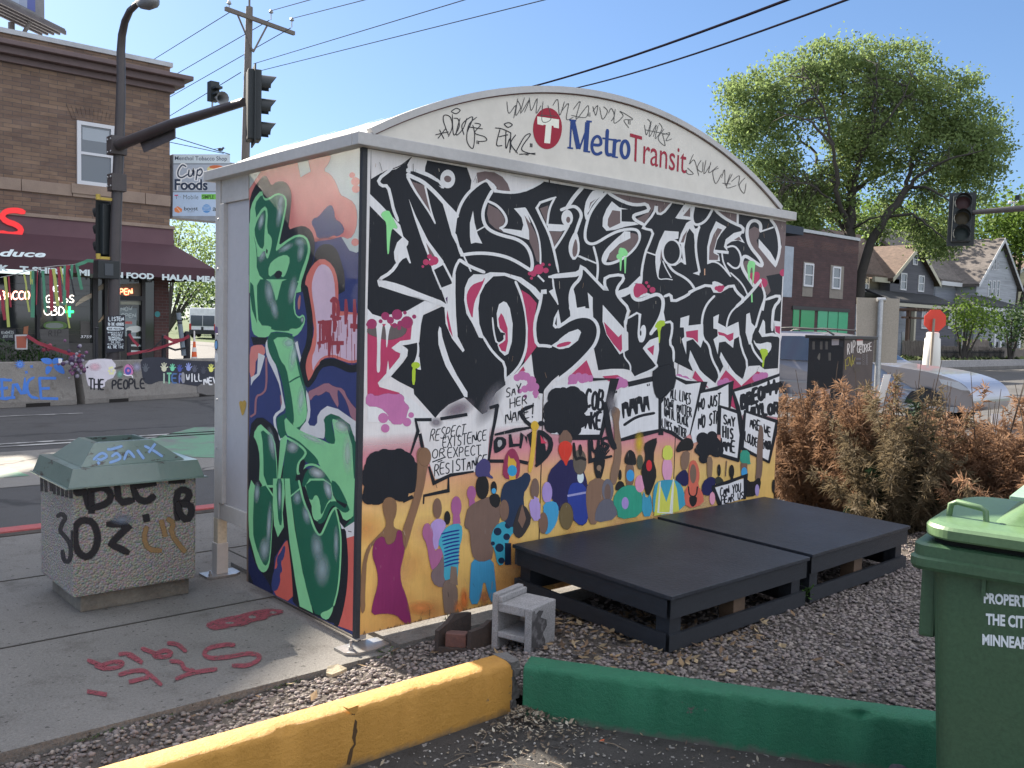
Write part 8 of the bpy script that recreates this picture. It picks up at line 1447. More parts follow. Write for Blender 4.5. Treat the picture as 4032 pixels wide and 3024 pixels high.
# ------------------------------------------------------------------ cabinet, sign back, stop sign drum
M['cab'] = mat('dark_cabinet', (.022,.02,.022), .45, c2=(.016,.015,.017), scale=3); M['cabbrown'] = mat('brown_cabinet_side', (.075,.05,.045), .55, c2=(.055,.038,.036), scale=3)
DC = 10.6; c0, c1, c2 = atd(3186,1318,DC), atd(3325,1318,DC-.32), atd(3442,1322,DC+.05)
c0, c1, c2 = [Vector((q.x,q.y,0)) for q in (c0,c1,c2)]; c3 = c0+c2-c1; zt_ = atd(3330,1322,DC).z
t = thing('utility_cabinet', 'dark metal utility cabinet with stickers and white scrawl behind the dead shrubs', 'utility cabinet', tuple((c0+c2)/2)); z3 = lambda q, z: Vector((q.x,q.y,z))
b = MB(); P4 = [c0,c1,c2,c3]; b.hexa([z3(q,0) for q in P4], [z3(q,zt_-.04) for q in P4]); cb = b.build('cabinet_body', M['cab'], t, fix=True)
cc = (c0+c2)/2; b = MB(); P5 = [q+(q-cc).normalized()*.05 for q in P4]; b.hexa([z3(q,zt_-.039) for q in P5], [z3(q,zt_) for q in P5]); b.build('cabinet_roof', M['cab'], t, fix=True, bevel=.008)
e1 = (c2-c1).normalized(); nB = Vector((e1.y,-e1.x,0)); nB = nB if nB.dot(CP-c1) > 0 else -nB; b = MB(); b.add([z3(c1+e1*.01+nB*.002,.02), z3(c2-e1*.01+nB*.002,.02), z3(c2-e1*.01+nB*.002,zt_-.05), z3(c1+e1*.01+nB*.002,zt_-.05)], [(0,1,2,3)]); dr = b.build('cabinet_door', M['cabbrown'], cb, fix=True)
VK = View(3050,1150,.30142); p = Paint(c1+nB*.002, nB, -e1 if nB.cross(-e1).z > 0 else e1, .003); wc = pc(176,172,180)
p.text(VK, 'RIP', (948,815), (1050,790), 160, 12, wc, (0,-150), .08, .3); p.text(VK, 'GEORGE', (1075,800), (1265,765), 110, 10, wc, (0,-105), .08, .12)
for s_ in ([(920,880),(925,1010)],[(925,890),(970,850),(965,950),(930,960)],[(980,850),(1000,960),(1050,850)],[(1010,880),(1030,940)],[(1015,820),(1000,970)]): p.stroke(VK, s_, 11, pc(120,112,60), -1)
p.poly(VK, [(1070,608),(1152,608),(1150,632),(1070,634)], pc(170,60,66)); p.poly(VK, [(1070,634),(1150,632),(1148,690),(1072,692)], pc(180,176,184))
for y in (830,860,890,920,950): p.text(VK, 'XS', (1140,y), (1215,y), 24, 6, pc(96,92,100))
p.poly(VK, [(1060,858),(1125,858),(1125,885),(1060,885)], pc(84,80,92)); p.poly(VK, [(1060,915),(1125,915),(1125,945),(1060,945)], pc(92,90,100)); p.poly(VK, [(1030,985),(1110,970),(1120,1030),(1040,1050)], pc(70,64,64)); p.build('scrawl', [M['poster'], M['spray']], dr)
e0_ = (c1-c0).normalized(); nA = Vector((e0_.y,-e0_.x,0)); nA = nA if nA.dot(CP-c0) > 0 else -nA; p = Paint(c0, nA, e0_, .003)
for q in ([(748,615),(845,612),(842,692),(748,696)],): p.poly(VK, q, pc(150,146,158))
for x, y in ((495,645),(595,645),(665,645),(705,790)): p.poly(VK, [(x,y),(x+34,y),(x+32,y+105),(x,y+105)], pc(86,84,86))
p.poly(VK, [(600,780),(565,830),(560,870),(595,900)], pc(96,94,94), 1); p.poly(VK, [(848,620),(905,622),(890,720),(850,700)], pc(56,58,66)); p.poly(VK, [(510,940),(610,950),(600,1020),(520,1010)], pc(44,46,52), 1); p.poly(VK, [(545,1265),(730,1262),(735,1370),(560,1370)], pc(130,120,128)); p.build('stickers', [M['poster'], M['spray']], cb)
DS_ = 12.2; M['signback'] = mat('beige_sign_back', (.34,.30,.245), .5, c2=(.31,.275,.22), scale=1.5)
q = [atd(x,y,DS_) for x, y in ((3374,1171),(3543,1176),(3531,1430),(3428,1422),(3371,1420))]; q[3] = atd(3450,1428,DS_); pb = atd(3456,1500,DS_-.06); t = thing('road_sign', 'blank beige back of a road sign on a steel post', 'road sign', (pb.x,pb.y,0)); b = MB(); b.prism(q, _f*.006); b.build('sign_panel', M['signback'], t, fix=True)
b = MB(); pt = atd(3468,1180,DS_-.06); b.tube([(pb.x,pb.y,0),(pt.x,pt.y,pt.z)], .037, 10); b.build('post', M['steel'], t); b = MB(); b.tube([pt-_r*.05, pt+_r*.06], .03, 8); b.build('clamp', M['steel'], t)
bx_ = atd(3440,1440,DS_+.1); b = MB()
D2 = 30.0; q0 = atd(3672,1415,D2); t = thing('stop_sign', 'plain bright red octagon on a wooden stake in front of a white drum', 'stop sign', (q0.x,q0.y,-.15)); cs = atd(3682,1262,D2); R_ = .385; b = MB(); b.prism([cs+(_r*math.cos(rad(22.5+45*i))+Vector((0,0,1))*math.sin(rad(22.5+45*i)))*R_ for i in range(8)], _f*.012); b.build('octagon', mat('red_octagon', (.78,.06,.03), .45, scale=1, fineamt=.03), t, fix=True)
b = MB(); b.tube([(q0.x-.15,q0.y,-.12), atd(3678,1255,D2-.1)], .04, 6); b.build('stake', mat('weathered_stake', (.34,.28,.22), .8), t)
d0 = atd(3668,1415,D2+.3); zd = [atd(3668,y,D2+.3).z for y in (1416,1333,1330,1312,1308)]; t = thing('traffic_drum', 'white plastic traffic drum carrying the red octagon', 'traffic drum', (d0.x,d0.y,-.15)); b = MB(); b.lathe([(.29,-.15),(.27,zd[0]),(.24,zd[1]),(.20,zd[2]),(.20,zd[3]),(.16,zd[4]),(0,zd[4])], (d0.x,d0.y,0), 20); b.build('drum', flat('white_drum', (.62,.60,.55), .5), t)
# far signal on its arm
D3 = 17.5; c = atd(3788,860,D3); t_, hs = signal(c+_f*0, tuple(-_f*.9-_r*.35), 'dark three lamp signal head hanging at the right edge of the sky', 1.02*.86, .33, .22)
a0, a1 = atd(3828,837,D3), atd(4120,812,D3-.4); b = MB(); b.tube([a0, a1, a1+(a1-a0)*1.4], [.045,.065,.1], 10); am = b.build('mast_arm', M['pole'], None); tag(am, 'brown mast arm reaching in from the right edge to the far signal', 'mast arm'); pe = a1+(a1-a0)*1.4; b = MB(); b.tube([(pe.x,pe.y,-.15),(pe.x,pe.y,pe.z)], .12, 10); b.build('pole', M['pole'], am)
q = atd(3992,818,D3-.2); t = thing('detector_camera', 'small camera and white horn on the right hand mast arm', 'detector', tuple(q)); b = MB(); b.tube([q, atd(3993,792,D3-.2)], .012, 6); b.tube([atd(3980,797,D3-.2), atd(4004,797,D3-.2), atd(4006,785,D3-.2)], .01, 6); b.build('stem', M['steel'], t); b = MB(); b.ball(atd(3977,797,D3-.2), .035, 8); b.build('horn', flat('white_horn', (.6,.58,.6), .5), t); q = atd(4008,778,D3-.2); b = MB(); b.box(q-Vector((.03,.04,.045)), q+Vector((.03,.04,.045))); b.build('camera_box', M['sig'], t)
# ------------------------------------------------------------------ houses beyond the crossing
H3 = View(3000,900,.46655)
def hp(x, y, Y): q = H3([(x,y)])[0]; return at(q[0], q[1], 1, Y)
M['purplebrick'] = brick('dark_brown_brick', (.105,.055,.055), (.08,.045,.048), (.06,.045,.048), .5, .12, ms=.02); M['beigepanel'] = mat('beige_spandrel', (.27,.235,.2), .7); M['greenglass'] = flat('green_film', (.02,.28,.10), .3); M['greenglass2'] = flat('pale_green_film', (.06,.36,.19), .3); M['whitewin'] = flat('white_sash', (.60,.60,.62), .6)
Y1 = 22.0; t = thing('brick_building', 'two storey dark brick building with green shop windows and white coping', 'building', (42,27,0)); x0, x1 = 31, hp(808,300,Y1).x; zt_ = hp(600,70,Y1).z
b = MB(); b.box((x0,Y1,0),(x1,Y1+7,zt_)); wl_ = b.build('wall', M['purplebrick'], t); b = MB(); b.box((x0-.05,Y1-.06,zt_+.001),(x1+.06,Y1+7,zt_+.16)); b.build('coping', M['coping'], t)
for xa_, xb_ in ((350,435),(580,692)):
    a, c = hp(xa_,290,Y1).x, hp(xb_,300,Y1).x; z0, z1 = hp(400,575,Y1).z, hp(400,285,Y1).z; b = MB(); b.box((a,Y1-.025,z0),(c,Y1-.002,z1)); f = b.build('window_surround', M['beigepanel'], t); sash(t, a+(c-a)*.12 if xa_ > 500 else a+.02, c-(c-a)*.28 if xa_ > 500 else c-.04, hp(400,492,Y1).z, z1-.06, Y1-.03, M['whitewin'], M['wglass'])
for xa_, xb_, m in ((262,312,'greenglass'),(328,442,'greenglass'),(472,552,'greenglass2'),(560,638,'greenglass2'),(645,724,'greenglass2')):
    a, c = hp(xa_,700,Y1).x, hp(xb_,700,Y1).x; z0, z1 = .6, hp(400,690,Y1).z; b = MB(); b.box((a,Y1-.03,z0),(c,Y1-.002,z1)); b.build('shop_window', M[m], t)
b = MB(); b.box((hp(250,700,Y1).x,Y1-.06,hp(400,690,Y1).z+.002),(hp(735,700,Y1).x,Y1-.003,hp(400,660,Y1).z)); b.build('lintel', M['dframe'], t)
for xa_ in (300, 505, 695): a = hp(xa_,100,Y1).x; b = MB(); b.box((a,Y1-.004,zt_-.75),(a+1.6,Y1-.001,zt_-.35)); b.build('brick_inset', M['redbrick'], t)
b = MB(); a = hp(232,300,Y1-2).x; b.box((a-2.0,Y1-2.2,hp(220,580,Y1-2).z),(a,Y1-2,hp(220,155,Y1-2).z)); tag(b.build('hanging_banner', mat('pale_banner', (.40,.45,.52), .6)), 'tall pale blue banner between the shelter and the brick building', 'banner'); b = MB(); b.box((a-3.2,Y1-2.1,hp(220,40,Y1-2).z),(hp(335,40,Y1-2).x,Y1-.1,hp(220,-30,Y1-2).z)); b.build('blue_awning', flat('dark_blue_awning', (.02,.03,.05), .7), t)
sid = lambda n, c: mat(n, c, .75, scale=.6, fine=9, fineamt=.18, stretch=(.05,.05,1.6))
shi = lambda n, c: mat(n, c, .9, c2=tuple(q*.75 for q in c), scale=1.2, fine=6, fineamt=.25, stretch=(.6,.6,2.5))
def house(nm, lab, Y, eL, eR, apex, zb, dep, wm, rm, tm, wins=(), ov=.35, side=None):
    """gable front at y=Y: eL, eR eave points and apex in the photo"""
    L_, R_, A_ = hp(*eL,Y), hp(*eR,Y), hp(*apex,Y); ze = (L_.z+R_.z)/2; cx = A_.x; hw = (R_.x-L_.x)/2; L2, R2 = cx-hw, cx+hw
    t = thing(nm, lab, 'house', (cx,Y+dep/2,0)); b = MB(); b.prism([(L2,Y,0),(R2,Y,0),(R2,Y,ze),(cx,Y,A_.z),(L2,Y,ze)], (0,dep,0)); w_ = b.build('wall', wm, t, fix=True)
    sl = (A_.z-ze)/hw; b = MB(); o = .22
    for sg, xe in ((-1,L2),(1,R2)):
        q = [Vector((cx,Y-ov,A_.z+.02)), Vector((xe+sg*ov,Y-ov,ze-sl*ov+.02)), Vector((xe+sg*ov,Y+dep+.2,ze-sl*ov+.02)), Vector((cx,Y+dep+.2,A_.z+.02))]; b.prism(q, (0,0,o))
    b.build('roof', rm, t, fix=True); b = MB()
    for sg, xe in ((-1,L2),(1,R2)): q = [Vector((cx,Y-ov-.03,A_.z+.24)), Vector((xe+sg*ov,Y-ov-.03,ze-sl*ov+.24)), Vector((xe+sg*ov,Y-ov-.03,ze-sl*ov-.06)), Vector((cx,Y-ov-.03,A_.z-.10))]; b.prism(q, (0,.028,0))
    b.build('barge_board', tm, t, fix=True)
    for (a, c_, d, e) in wins: p0, p1 = hp(a,e,Y), hp(c_,d,Y); sash(t, p0.x, p1.x, p0.z, p1.z, Y, M['whitewin'], M['wglass'])
    return t
M['slate'] = sid('slate_siding', (.125,.125,.15)); M['darkgrn'] = sid('dark_green_siding', (.075,.08,.07)); M['paleblue'] = sid('pale_blue_siding', (.33,.36,.42)); M['palewhite'] = sid('white_siding', (.46,.48,.53)); M['cream2'] = sid('cream_siding', (.48,.44,.29)); M['brnroof'] = shi('brown_shingles', (.17,.115,.09)); M['gryroof'] = shi('grey_shingles', (.16,.14,.13)); M['drkroof'] = shi('dark_shingles', (.035,.037,.045)); M['trimc'] = flat('cream_trim', (.46,.43,.34), .6); M['trimw'] = flat('white_trim', (.55,.56,.58), .6)
t = house('grey_house', 'slate grey gabled house with a brown roof and cream trim', 25.5, (1105,425), (1470,460), (1290,165), 0, 11, M['slate'], M['brnroof'], M['trimc'], ((1163,1222,378,518),(1312,1370,398,532),(1268,1314,215,305)))
# cross wing roofs and porch
b = MB(); Y = 25.6; q = [hp(950,130,30), hp(1330,105,30), hp(1150,420,26), hp(1020,412,26)]; 
L_, R_ = hp(930,420,25.8), hp(1095,420,25.8); b = MB(); b.prism([(L_.x-6,26.2,0),(R_.x+.6,26.2,0),(R_.x+.6,26.2,L_.z),(L_.x-6,26.2,L_.z)], (0,8,0)); b.build('side_wing', M['darkgrn'], t, fix=True); zr_ = hp(1100,115,30).z
b = MB(); b.prism([(L_.x-6.3,25.7,L_.z+.05),(R_.x+1.0,25.7,L_.z+.05),(R_.x+3.8,30.2,zr_),(L_.x-6.3,30.2,zr_)], (0,0,.2)); b.build('wing_roof', M['brnroof'], t, fix=True); b = MB(); b.box((L_.x-.2,25.5,L_.z-.22),(R_.x+.5,25.69,L_.z+.1)); b.build('eave_trim', M['trimc'], t)
p0, p1 = hp(812,525,26.2), hp(905,400,26.2); sash(t, p0.x, p1.x, p0.z, p1.z, 26.2, M['whitewin'], M['wglass'])
a, c = hp(1165,600,23.6), hp(1690,650,23.6); b = MB(); b.prism([(a.x-1.0,23.6,a.z-.2),(c.x,23.6,a.z-.2),(c.x-.6,25.45,a.z+.55),(a.x-1.0,25.45,a.z+.55)], (0,0,.12)); b.build('porch_roof', M['drkroof'], t, fix=True); b = MB(); b.box((a.x-1.0,23.55,a.z-.42),(c.x,23.68,a.z-.201)); b.build('porch_fascia', M['trimc'], t); b = MB(); b.box((a.x+1.2,23.9,0),(c.x-.2,25.45,a.z-.43)); b.build('porch_wall', M['slate'], t); b = MB(); b.box((hp(1305,640,23.6).x-.12,23.62,0),(hp(1305,640,23.6).x+.12,23.85,a.z-.43)); b.build('porch_post', M['trimc'], t)
for wx in (1340,1568): p0, p1 = hp(wx,845,23.9), hp(wx+58,690,23.9); sash(t, p0.x, p1.x, p0.z, p1.z, 23.9, M['whitewin'], M['wglass'])
t = house('white_house', 'pale blue and white gabled house with a pointed attic window', 25.5, (1800,470), (2145,490), (2012,105), 0, 12, M['palewhite'], M['gryroof'], M['trimw'], ((1902,1935,440,578),(1938,1970,440,578),(1973,2006,440,580),(1932,1949,275,345),(1953,1976,250,348),(1980,1996,280,350)))
a, c = hp(1470,455,27), hp(1800,455,27); b = MB(); b.box((a.x,27,0),(c.x+.4,36,a.z)); b.build('side_wing', M['paleblue'], t); zr_ = hp(1600,120,32).z; b = MB(); b.prism([(a.x-.3,26.5,a.z+.05),(c.x+1.5,26.5,a.z+.05),(c.x+3.2,32,zr_),(a.x-3,32,zr_)], (0,0,.2)); b.build('wing_roof', M['gryroof'], t, fix=True); b = MB(); b.box((a.x-.3,26.4,a.z-.2),(c.x+.2,26.49,a.z+.1)); b.build('eave_trim', M['trimw'], t)
a, c = hp(1795,655,23), hp(2260,655,23); b = MB(); k = .9; b.prism([(a.x,23,a.z),(c.x,23,a.z),(c.x-2.5,25.4,a.z+k),(a.x+2.5,25.4,a.z+k)], (0,0,.12)); b.build('porch_roof', M['drkroof'], t, fix=True); b = MB(); b.box((a.x,22.95,a.z-.22),(c.x,23.08,a.z-.001)); b.build('porch_fascia', M['trimw'], t); b = MB(); b.box((a.x+1.2,23.3,0),(c.x-.3,23.4,1.3)); b.build('porch_rail', M['darkgrn'], t)
for x in (1990,2040,2200): q = hp(x,800,23); b = MB(); b.box((q.x-.15,23.1,0),(q.x+.15,23.25,a.z-.221)); b.build('porch_post', M['trimw'], t)
house('cream_house', 'cream yellow house with a brown roof at the right edge', 26.5, (2110,440), (2560,470), (2330,240), 0, 11, M['cream2'], M['brnroof'], M['trimw'], ((2105,2145,510,625),))
b = MB(); p0, p1 = hp(800,600,23.2), hp(770,850,23.2); b.box((hp(768,700,23.2).x,23.0,0),(hp(1195,700,23.2).x,23.8,hp(1000,655,23.2).z)); sh_ = b.build('garage', M['paleblue'], None); tag(sh_, 'pale blue clapboard shed partly hidden by the beige sign back', 'shed'); b = MB(); b.box((hp(1152,900,23.2).x,22.97,.3),(hp(1190,900,23.2).x,22.998,hp(1150,870,23.2).z)); b.build('window', M['wglass'], sh_)
# pergola, picket fences, hedge row
M['fence'] = mat('weathered_fence', (.20,.17,.145), .9, c2=(.13,.11,.095), scale=1.5); M['blackiron'] = flat('black_iron', (.02,.02,.022), .6)
def fence(xa, ya, xb, yb, Y, h, label, m, step=.2, w_=.14):
    A_, B_ = hp(xa,ya,Y), hp(xb,yb,Y); n = max(4, int(abs(B_.x-A_.x)/step)); t = thing('fence', label, 'fence', ((A_.x+B_.x)/2,Y,0)); b = MB()
    for i in range(n):
        x = A_.x+(B_.x-A_.x)*i/n; hh = h*(1+random.uniform(-.03,.03)); b.prism([(x,Y,0),(x+w_,Y,0),(x+w_,Y,hh-.06),(x+w_/2,Y,hh),(x,Y,hh-.06)], (0,.03,0))
    o = b.build('pickets', m, t, fix=True); b = MB()
    for z in (h*.25,h*.8): b.box((A_.x,Y+.031,z),(B_.x,Y+.07,z+.08))
    b.build('rails', m, t)
fence(1195,860,1390,920,21.6,1.35,'grey picket fence beside the wooden pergola',M['fence']); fence(1500,960,1930,980,20.6,1.05,'weathered picket fence behind the red octagon',M['fence']); fence(1500,1000,2050,1100,18.6,.85,'thin black iron fence along the garden corner',M['blackiron'],.16,.03); fence(1930,990,2060,1010,20.2,1.0,'short weathered fence stepping down to the right',M['fence']); fence(2030,1020,2400,1030,19.6,.95,'solid board fence at the far right edge',M['fence'],.15,.15); fence(1660,880,1920,900,22.0,1.5,'tall pale board fence in front of the white house',M['fence'],.16,.155)
t = thing('pergola', 'small brown wooden pergola beside the pale shed', 'pergola', tuple(Vector((hp(1270,900,21.9).x,21.9,0)))); b = MB(); a, c = hp(1205,690,21.9), hp(1360,700,21.9); M['pergw'] = mat('pergola_wood', (.14,.085,.06), .85)
for i in range(6): b.box((a.x+i*(c.x-a.x)/6,21.2,a.z),(a.x+i*(c.x-a.x)/6+.12,23.2,a.z+.14))
b.build('rafters', M['pergw'], t); b = MB(); zc_ = hp(1270,745,21.9).z; b.box((a.x-.2,21.85,zc_-.12),(c.x+.5,22.0,zc_)); b.build('beam', M['pergw'], t); b = MB(); x = hp(1232,900,21.9).x; b.box((x-.12,21.85,0),(x+.12,22.02,a.z)); b.build('post', M['pergw'], t)
q = hp(1690,790,20.4); t = thing('road_sign', 'small grey back of a square sign on a thin post before the garden', 'road sign', (q.x,20.4,0)); b = MB(); k0, k1 = hp(1645,830,20.4), hp(1733,735,20.4); b.box((k0.x,20.4,k0.z),(k1.x,20.43,k1.z)); b.build('sign_panel', mat('grey_sign_back', (.25,.26,.28), .5), t); b = MB(); b.tube([(q.x,20.37,0),(q.x,20.37,k1.z)], .045, 6); b.build('post', M['steel'], t)
# ------------------------------------------------------------------ trees
M['bark'] = mat('elm_bark', (.055,.048,.042), .95, scale=2, bump=.4); M['leaf'] = leaf_mat('elm_leaf', (.20,.27,.10), .55, .4); M['leaf2'] = leaf_mat('bright_leaf', (.15,.24,.045), .45, .3); M['leafd'] = leaf_mat('dark_leaf', (.045,.085,.03), .35, .35)
def leafmesh(name, centres, per, spread, size, m, parent, seed, droop=.3):
    g = np.random.default_rng(seed); c = np.repeat(np.array(centres), per, 0); n = len(c); sp = np.repeat(np.array(spread), per) if hasattr(spread, '__len__') else np.full(n, spread)
    o = c+g.normal(0,1,(n,3))*sp[:,None]*np.array([1,1,.62]); d = g.normal(0,1,(n,3)); d[:,2] -= droop; d /= np.linalg.norm(d,axis=1)[:,None]; s = np.cross(d, g.normal(0,1,(n,3))); s /= np.linalg.norm(s,axis=1)[:,None]
    L = g.uniform(.7,1.35,(n,1))*size; V = np.stack([o-d*L*.5, o+s*L*.3, o+d*L*.5, o-s*L*.3], 1).reshape(-1,3); me = bpy.data.meshes.new(name); me.vertices.add(n*4); me.vertices.foreach_set('co', (V-np.array(WL[parent.name])).astype(np.float32).ravel())
    me.loops.add(n*4); me.loops.foreach_set('vertex_index', np.arange(n*4, dtype=np.int32)); me.polygons.add(n); me.polygons.foreach_set('loop_start', np.arange(0,n*4,4,dtype=np.int32))
    try: me.polygons.foreach_set('loop_total', np.full(n,4,dtype=np.int32))
    except Exception: pass
    me.update(); me.validate(); return link(name, me, m, parent, True)
T3 = View(2700,0,.60271); DT = 56.0; rr = random.Random(21)
def tp(x, y, dz=0): q = T3([(x,y)])[0]; return atd(q[0], q[1], DT+dz)
base = tp(1090,2230); elm = thing('elm_tree', 'tall spreading elm tree rising behind the dark brick building', 'tree', (base.x,base.y,0))
limbs = [([(1075,2230,0),(1068,1660,0),(1070,1500,0),(1078,1350,0),(1088,1250,0)],.50,.34),([(1088,1250,0),(1060,1100,1),(1040,950,1.5),(1030,700,2),(1000,420,2)],.26,.05),([(1090,1250,0),(1130,1080,-1),(1200,900,-2),(1235,700,-2.5),(1250,420,-3)],.28,.05),([(1090,1255,0),(1180,1185,1),(1330,1110,3),(1480,1080,4),(1720,1060,5)],.22,.05),([(1068,1500,0),(995,1330,-1),(990,1150,-2),(960,950,-3),(830,800,-4),(600,730,-5)],.24,.04),([(1050,1520,0),(930,1320,1),(880,1150,2),(850,1000,3),(700,850,4),(450,850,5)],.22,.04),
 ([(1090,2230,0),(1180,1640,-.5),(1300,1430,-1),(1440,1235,-1)],.40,.26),([(1440,1235,-1),(1560,1120,-2),(1720,1040,-3),(1950,980,-4)],.17,.04),([(1440,1235,-1),(1480,1050,0),(1620,800,1),(1720,560,2)],.18,.04),([(1450,1225,-1),(1560,1220,-2),(1700,1290,-3),(1860,1420,-4)],.13,.03),([(1330,1415,-1),(1480,1395,-2),(1600,1490,-3),(1760,1620,-4)],.12,.03),([(1085,1500,0),(1200,1430,-2),(1330,1400,-3)],.10,.04),([(960,950,-3),(900,700,-3),(760,450,-3)],.12,.03),([(1200,900,-2),(1350,750,-3),(1480,500,-3)],.14,.03),([(1060,1100,1),(900,850,3),(800,560,3)],.12,.03),([(1180,1185,1),(1400,950,3),(1560,760,4)],.12,.03),([(990,1330,-1),(800,1200,-2),(600,1180,-3)],.10,.03)]
b = MB(); tips = []
for pts, r0, r1 in limbs:
    q = [tp(*p_) for p_ in pts]; P_ = []
    for i in range(len(q)-1):
        for j in range(4): P_.append(q[i].lerp(q[i+1], j/4)+Vector((rr.gauss(0,.06),rr.gauss(0,.06),0)))
    P_.append(q[-1]); b.tube(P_, [.78*(r0+(r1-r0)*i/(len(P_)-1)) for i in range(len(P_))], 8); tips += [P_[i] for i in range(len(P_)//3, len(P_))]
CR = [(450,690,230),(310,880,140),(330,600,110),(520,960,250),(700,600,250),(900,430,190),(1150,380,170),(1100,700,340),(1450,480,230),(1350,800,300),(1700,680,230),(1880,850,220),(1960,1010,170),(1700,1000,250),(1850,1190,190),(600,1160,180),(700,1370,190),(850,1260,150),(1600,1290,130),(1760,1480,140),(1850,520,80),(1600,1560,120),(640,1500,150),(480,1250,110),(1100,1000,190),(950,1180,140),(1290,1120,130),(1010,1380,110),(760,1500,130),(1260,1450,110),(1500,1520,120),(1660,1640,90),(560,1380,120),(1350,1330,100)]
cents, spr = [], []; 
for x, y, r in CR:
    for _ in range(int(r*r/330)):
        while True:
            u_, v_, w_ = rr.uniform(-1,1), rr.uniform(-1,1), rr.uniform(-1,1)
            if u_*u_+v_*v_+w_*w_ < 1: break
        c = tp(x+u_*r, y+v_*r, w_*r*.60271*DT/3608*1.1); cents.append(tuple(c)); spr.append(rr.uniform(.2,.5))
for c in cents[::3]:                                 # twigs from the nearest limb point
    cv = Vector(c); nr = sorted(tips, key=lambda q: (q-cv).length_squared)[int(rr.random()**2*7)]
    if (nr-cv).length < 2.8: m_ = nr.lerp(cv,.5)+Vector((rr.gauss(0,.25),rr.gauss(0,.25),.25)); b.tube([nr,m_,cv], [.03,.02,.008], 4, cap=False)
b.build('trunk', M['bark'], elm); leafmesh('crown', cents, 25, spr, .2, M['leaf'], elm, 5, .6)
def tree(nm, lab, px, py, D, blobs, m, trunk=.2, per=26, size=.3, grp='trees in the distance', dens=500):
    base = atd(px, py, D); t = thing(nm, lab, 'tree', (base.x,base.y,0), grp); b = MB(); cents = []
    for x, y, r in blobs:
        rm = r*D/3608; c0_ = atd(x,y,D)
        for _ in range(max(8,int(r*r/dens*4))):
            d = Vector((rr.gauss(0,1),rr.gauss(0,1),rr.gauss(0,1))).normalized()*(rr.random()**.4); cents.append(tuple(c0_+d*rm))
        b.tube([(base.x,base.y,0), (base.x*.5+c0_.x*.5, base.y*.5+c0_.y*.5, c0_.z*.55), c0_], [trunk,trunk*.6,trunk*.15], 6)
    b.build('trunk', M['bark'], t); leafmesh('crown', cents, per, .035*D*size*1.6, size, m, t, int(px)); return t
tree('street_tree', 'bright green tree at the far right edge behind the roofs', 3990, 1100, 75, [(3960,870,70),(4040,850,80),(4000,960,70),(4090,930,90),(3890,930,50)], M['leaf2'], .25, 26, .34)
tree('street_tree', 'green tree seen under the elm between the roofs', 3480, 1000, 80, [(3450,860,90),(3560,900,80),(3380,900,70),(3660,930,70)], M['leaf2'], .3, 26, .36)
tree('street_tree', 'dense green tree left of the elm above the shelter roof', 3120, 900, 78, [(3080,820,80),(3160,870,70),(3200,800,60)], M['leaf'], .3, 26, .36)
tree('street_tree', 'dark green tree at the edge of the pale porch', 3985, 1290, 55, [(3985,1250,45),(4030,1260,45),(3960,1290,35),(4010,1310,35)], M['leafd'], .1, 24, .2)
tree('street_tree', 'leafy young tree in front of the grey porch', 3800, 1290, 52, [(3800,1230,40),(3850,1215,42),(3880,1270,40),(3810,1290,38),(3760,1265,30)], M['leaf2'], .1, 22, .2)
tree('street_tree', 'pale green tree beyond the alley left of the shelter', 660, 1250, 95, [(705,935,40),(780,970,60),(830,990,55),(740,1060,50),(820,1080,55),(720,1120,40),(790,1140,50)], M['leaf'], .2, 26, .3)
tree('street_tree', 'thin leaning tree top below the white shop sign', 655, 1200, 60, [(690,900,26),(715,880,26),(700,960,26)], M['leaf'], .1, 16, .24)
tree('street_tree', 'round dark tree behind the white van', 860, 1230, 110, [(750,1150,50),(820,1160,60),(880,1130,70)], M['leafd'], .2, 26, .4)
pts = []
for _ in range(2600): q = at(rr.uniform(3560,4032), rr.uniform(1395,1440), 1, rr.uniform(17.6,20.0)); pts.append((q.x, rr.uniform(17.4,21.5), rr.uniform(.0,.35)))
litter('wild_grass', pts, (.12,.4), [(.10,.14,.04),(.14,.17,.06),(.07,.11,.035),(.2,.2,.09)], 'tall wild grass along the garden fences', 'grass', 1.2)
b = MB(); b.box((38,17.05,.0),(80,17.5,.35)); tag(b.build('garden_wall', M['block']), 'low grey garden wall behind the far kerb', 'wall')
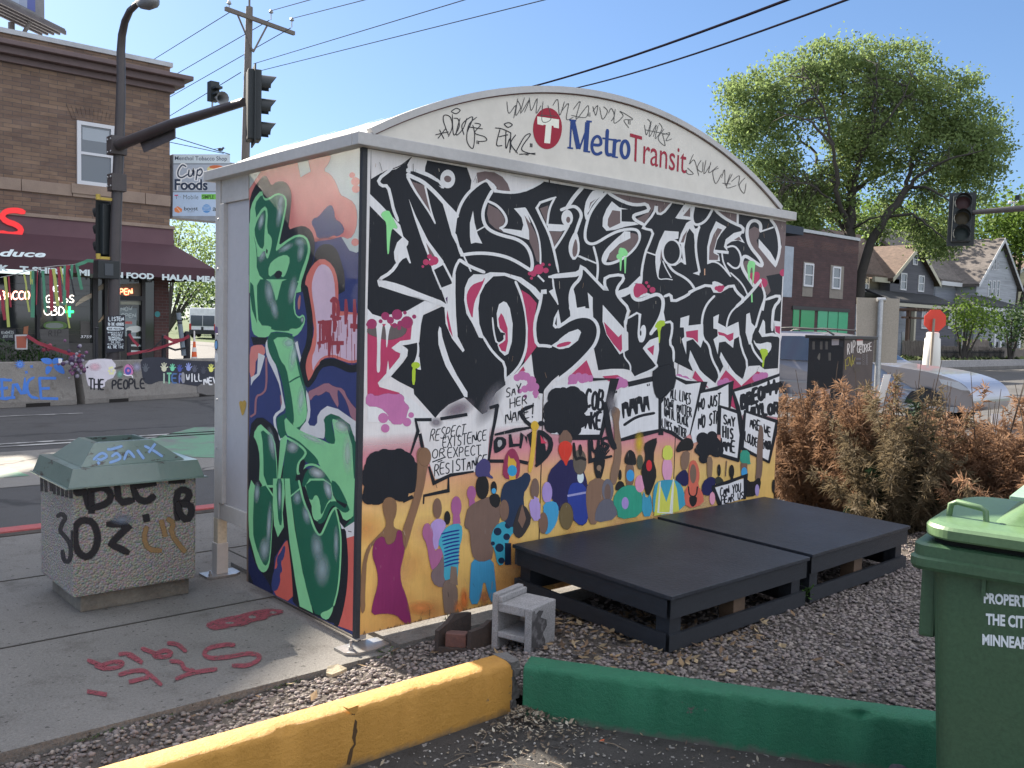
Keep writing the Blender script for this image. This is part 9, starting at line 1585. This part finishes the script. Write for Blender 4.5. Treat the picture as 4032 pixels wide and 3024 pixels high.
# ------------------------------------------------------------------ white van in the side street
DV = 75.0; vc = atd(745,1420,DV); vw = 98*DV/3608*1.0; zt_ = atd(780,1212,DV).z; t = thing('passenger_van', 'white high roofed passenger van seen from behind at the end of the side street', 'van', (vc.x,vc.y,-.15)); M['vanw'] = mat('white_van_paint', (.80,.81,.84), .35, coat=.4, fineamt=.03)
e1 = _r.copy(); e1.z = 0; e1 = (e1.normalized()*.97+Vector((_f.x,_f.y,0))*-.1).normalized(); e2 = Vector((-e1.y, e1.x, 0)); e2 = e2 if e2.dot(_f) > 0 else -e2; e2 = (e2-e1*.32).normalized(); O_ = Vector((vc.x,vc.y,0)); W = 2.25; LV = 5.4
def vb(x0,x1,y0,y1,z0,z1,nm,m,par,bev=0):
    b = MB(); b.hexa([O_+e1*x+e2*y+Vector((0,0,z0)) for x,y in ((x0,y0),(x1,y0),(x1,y1),(x0,y1))], [O_+e1*x+e2*y+Vector((0,0,z1)) for x,y in ((x0,y0),(x1,y0),(x1,y1),(x0,y1))]); return b.build(nm, m, par, bevel=bev, fix=True)
bo_ = vb(0,W,0,LV,.25,zt_,'body',M['vanw'],t,.08); zw = [atd(780,y,DV).z for y in (1283,1242)]; vb(.12,W/2-.03,-.03,-.004,zw[0],zw[1],'rear_window',M['carglass'],bo_); vb(W/2+.03,W-.12,-.03,-.004,zw[0],zw[1],'rear_window',M['carglass'],bo_); vb(-.03,-.004,.5,2.4,zw[0],zw[1],'side_window',M['carglass'],bo_); vb(-.03,-.004,2.6,4.2,zw[0],zw[1],'side_window',M['carglass'],bo_)
for x0 in (-.02, W-.16): vb(x0,x0+.18,-.035,-.002,atd(780,1310,DV).z,atd(780,1275,DV).z,'tail_light',flat('tail_light', (.45,.02,.02), .3),bo_)
vb(0,W,-.12,-.005,.2,.55,'bumper',M['carblack'],bo_); vb(1.0,1.2,-.03,-.004,atd(780,1300,DV).z,atd(780,1286,DV).z,'door_handle',M['carblack'],bo_)
for x in (.12, W-.35):
    for y in (.9, 4.4): b = MB(); b.lathe([(.2,-.12),(.34,-.1),(.36,0),(.34,.1),(.2,.12)], O_+e1*(x+.1)+e2*y+Vector((0,0,.21)), 16, axis=e1); b.build('wheel', M['tyre'], t)
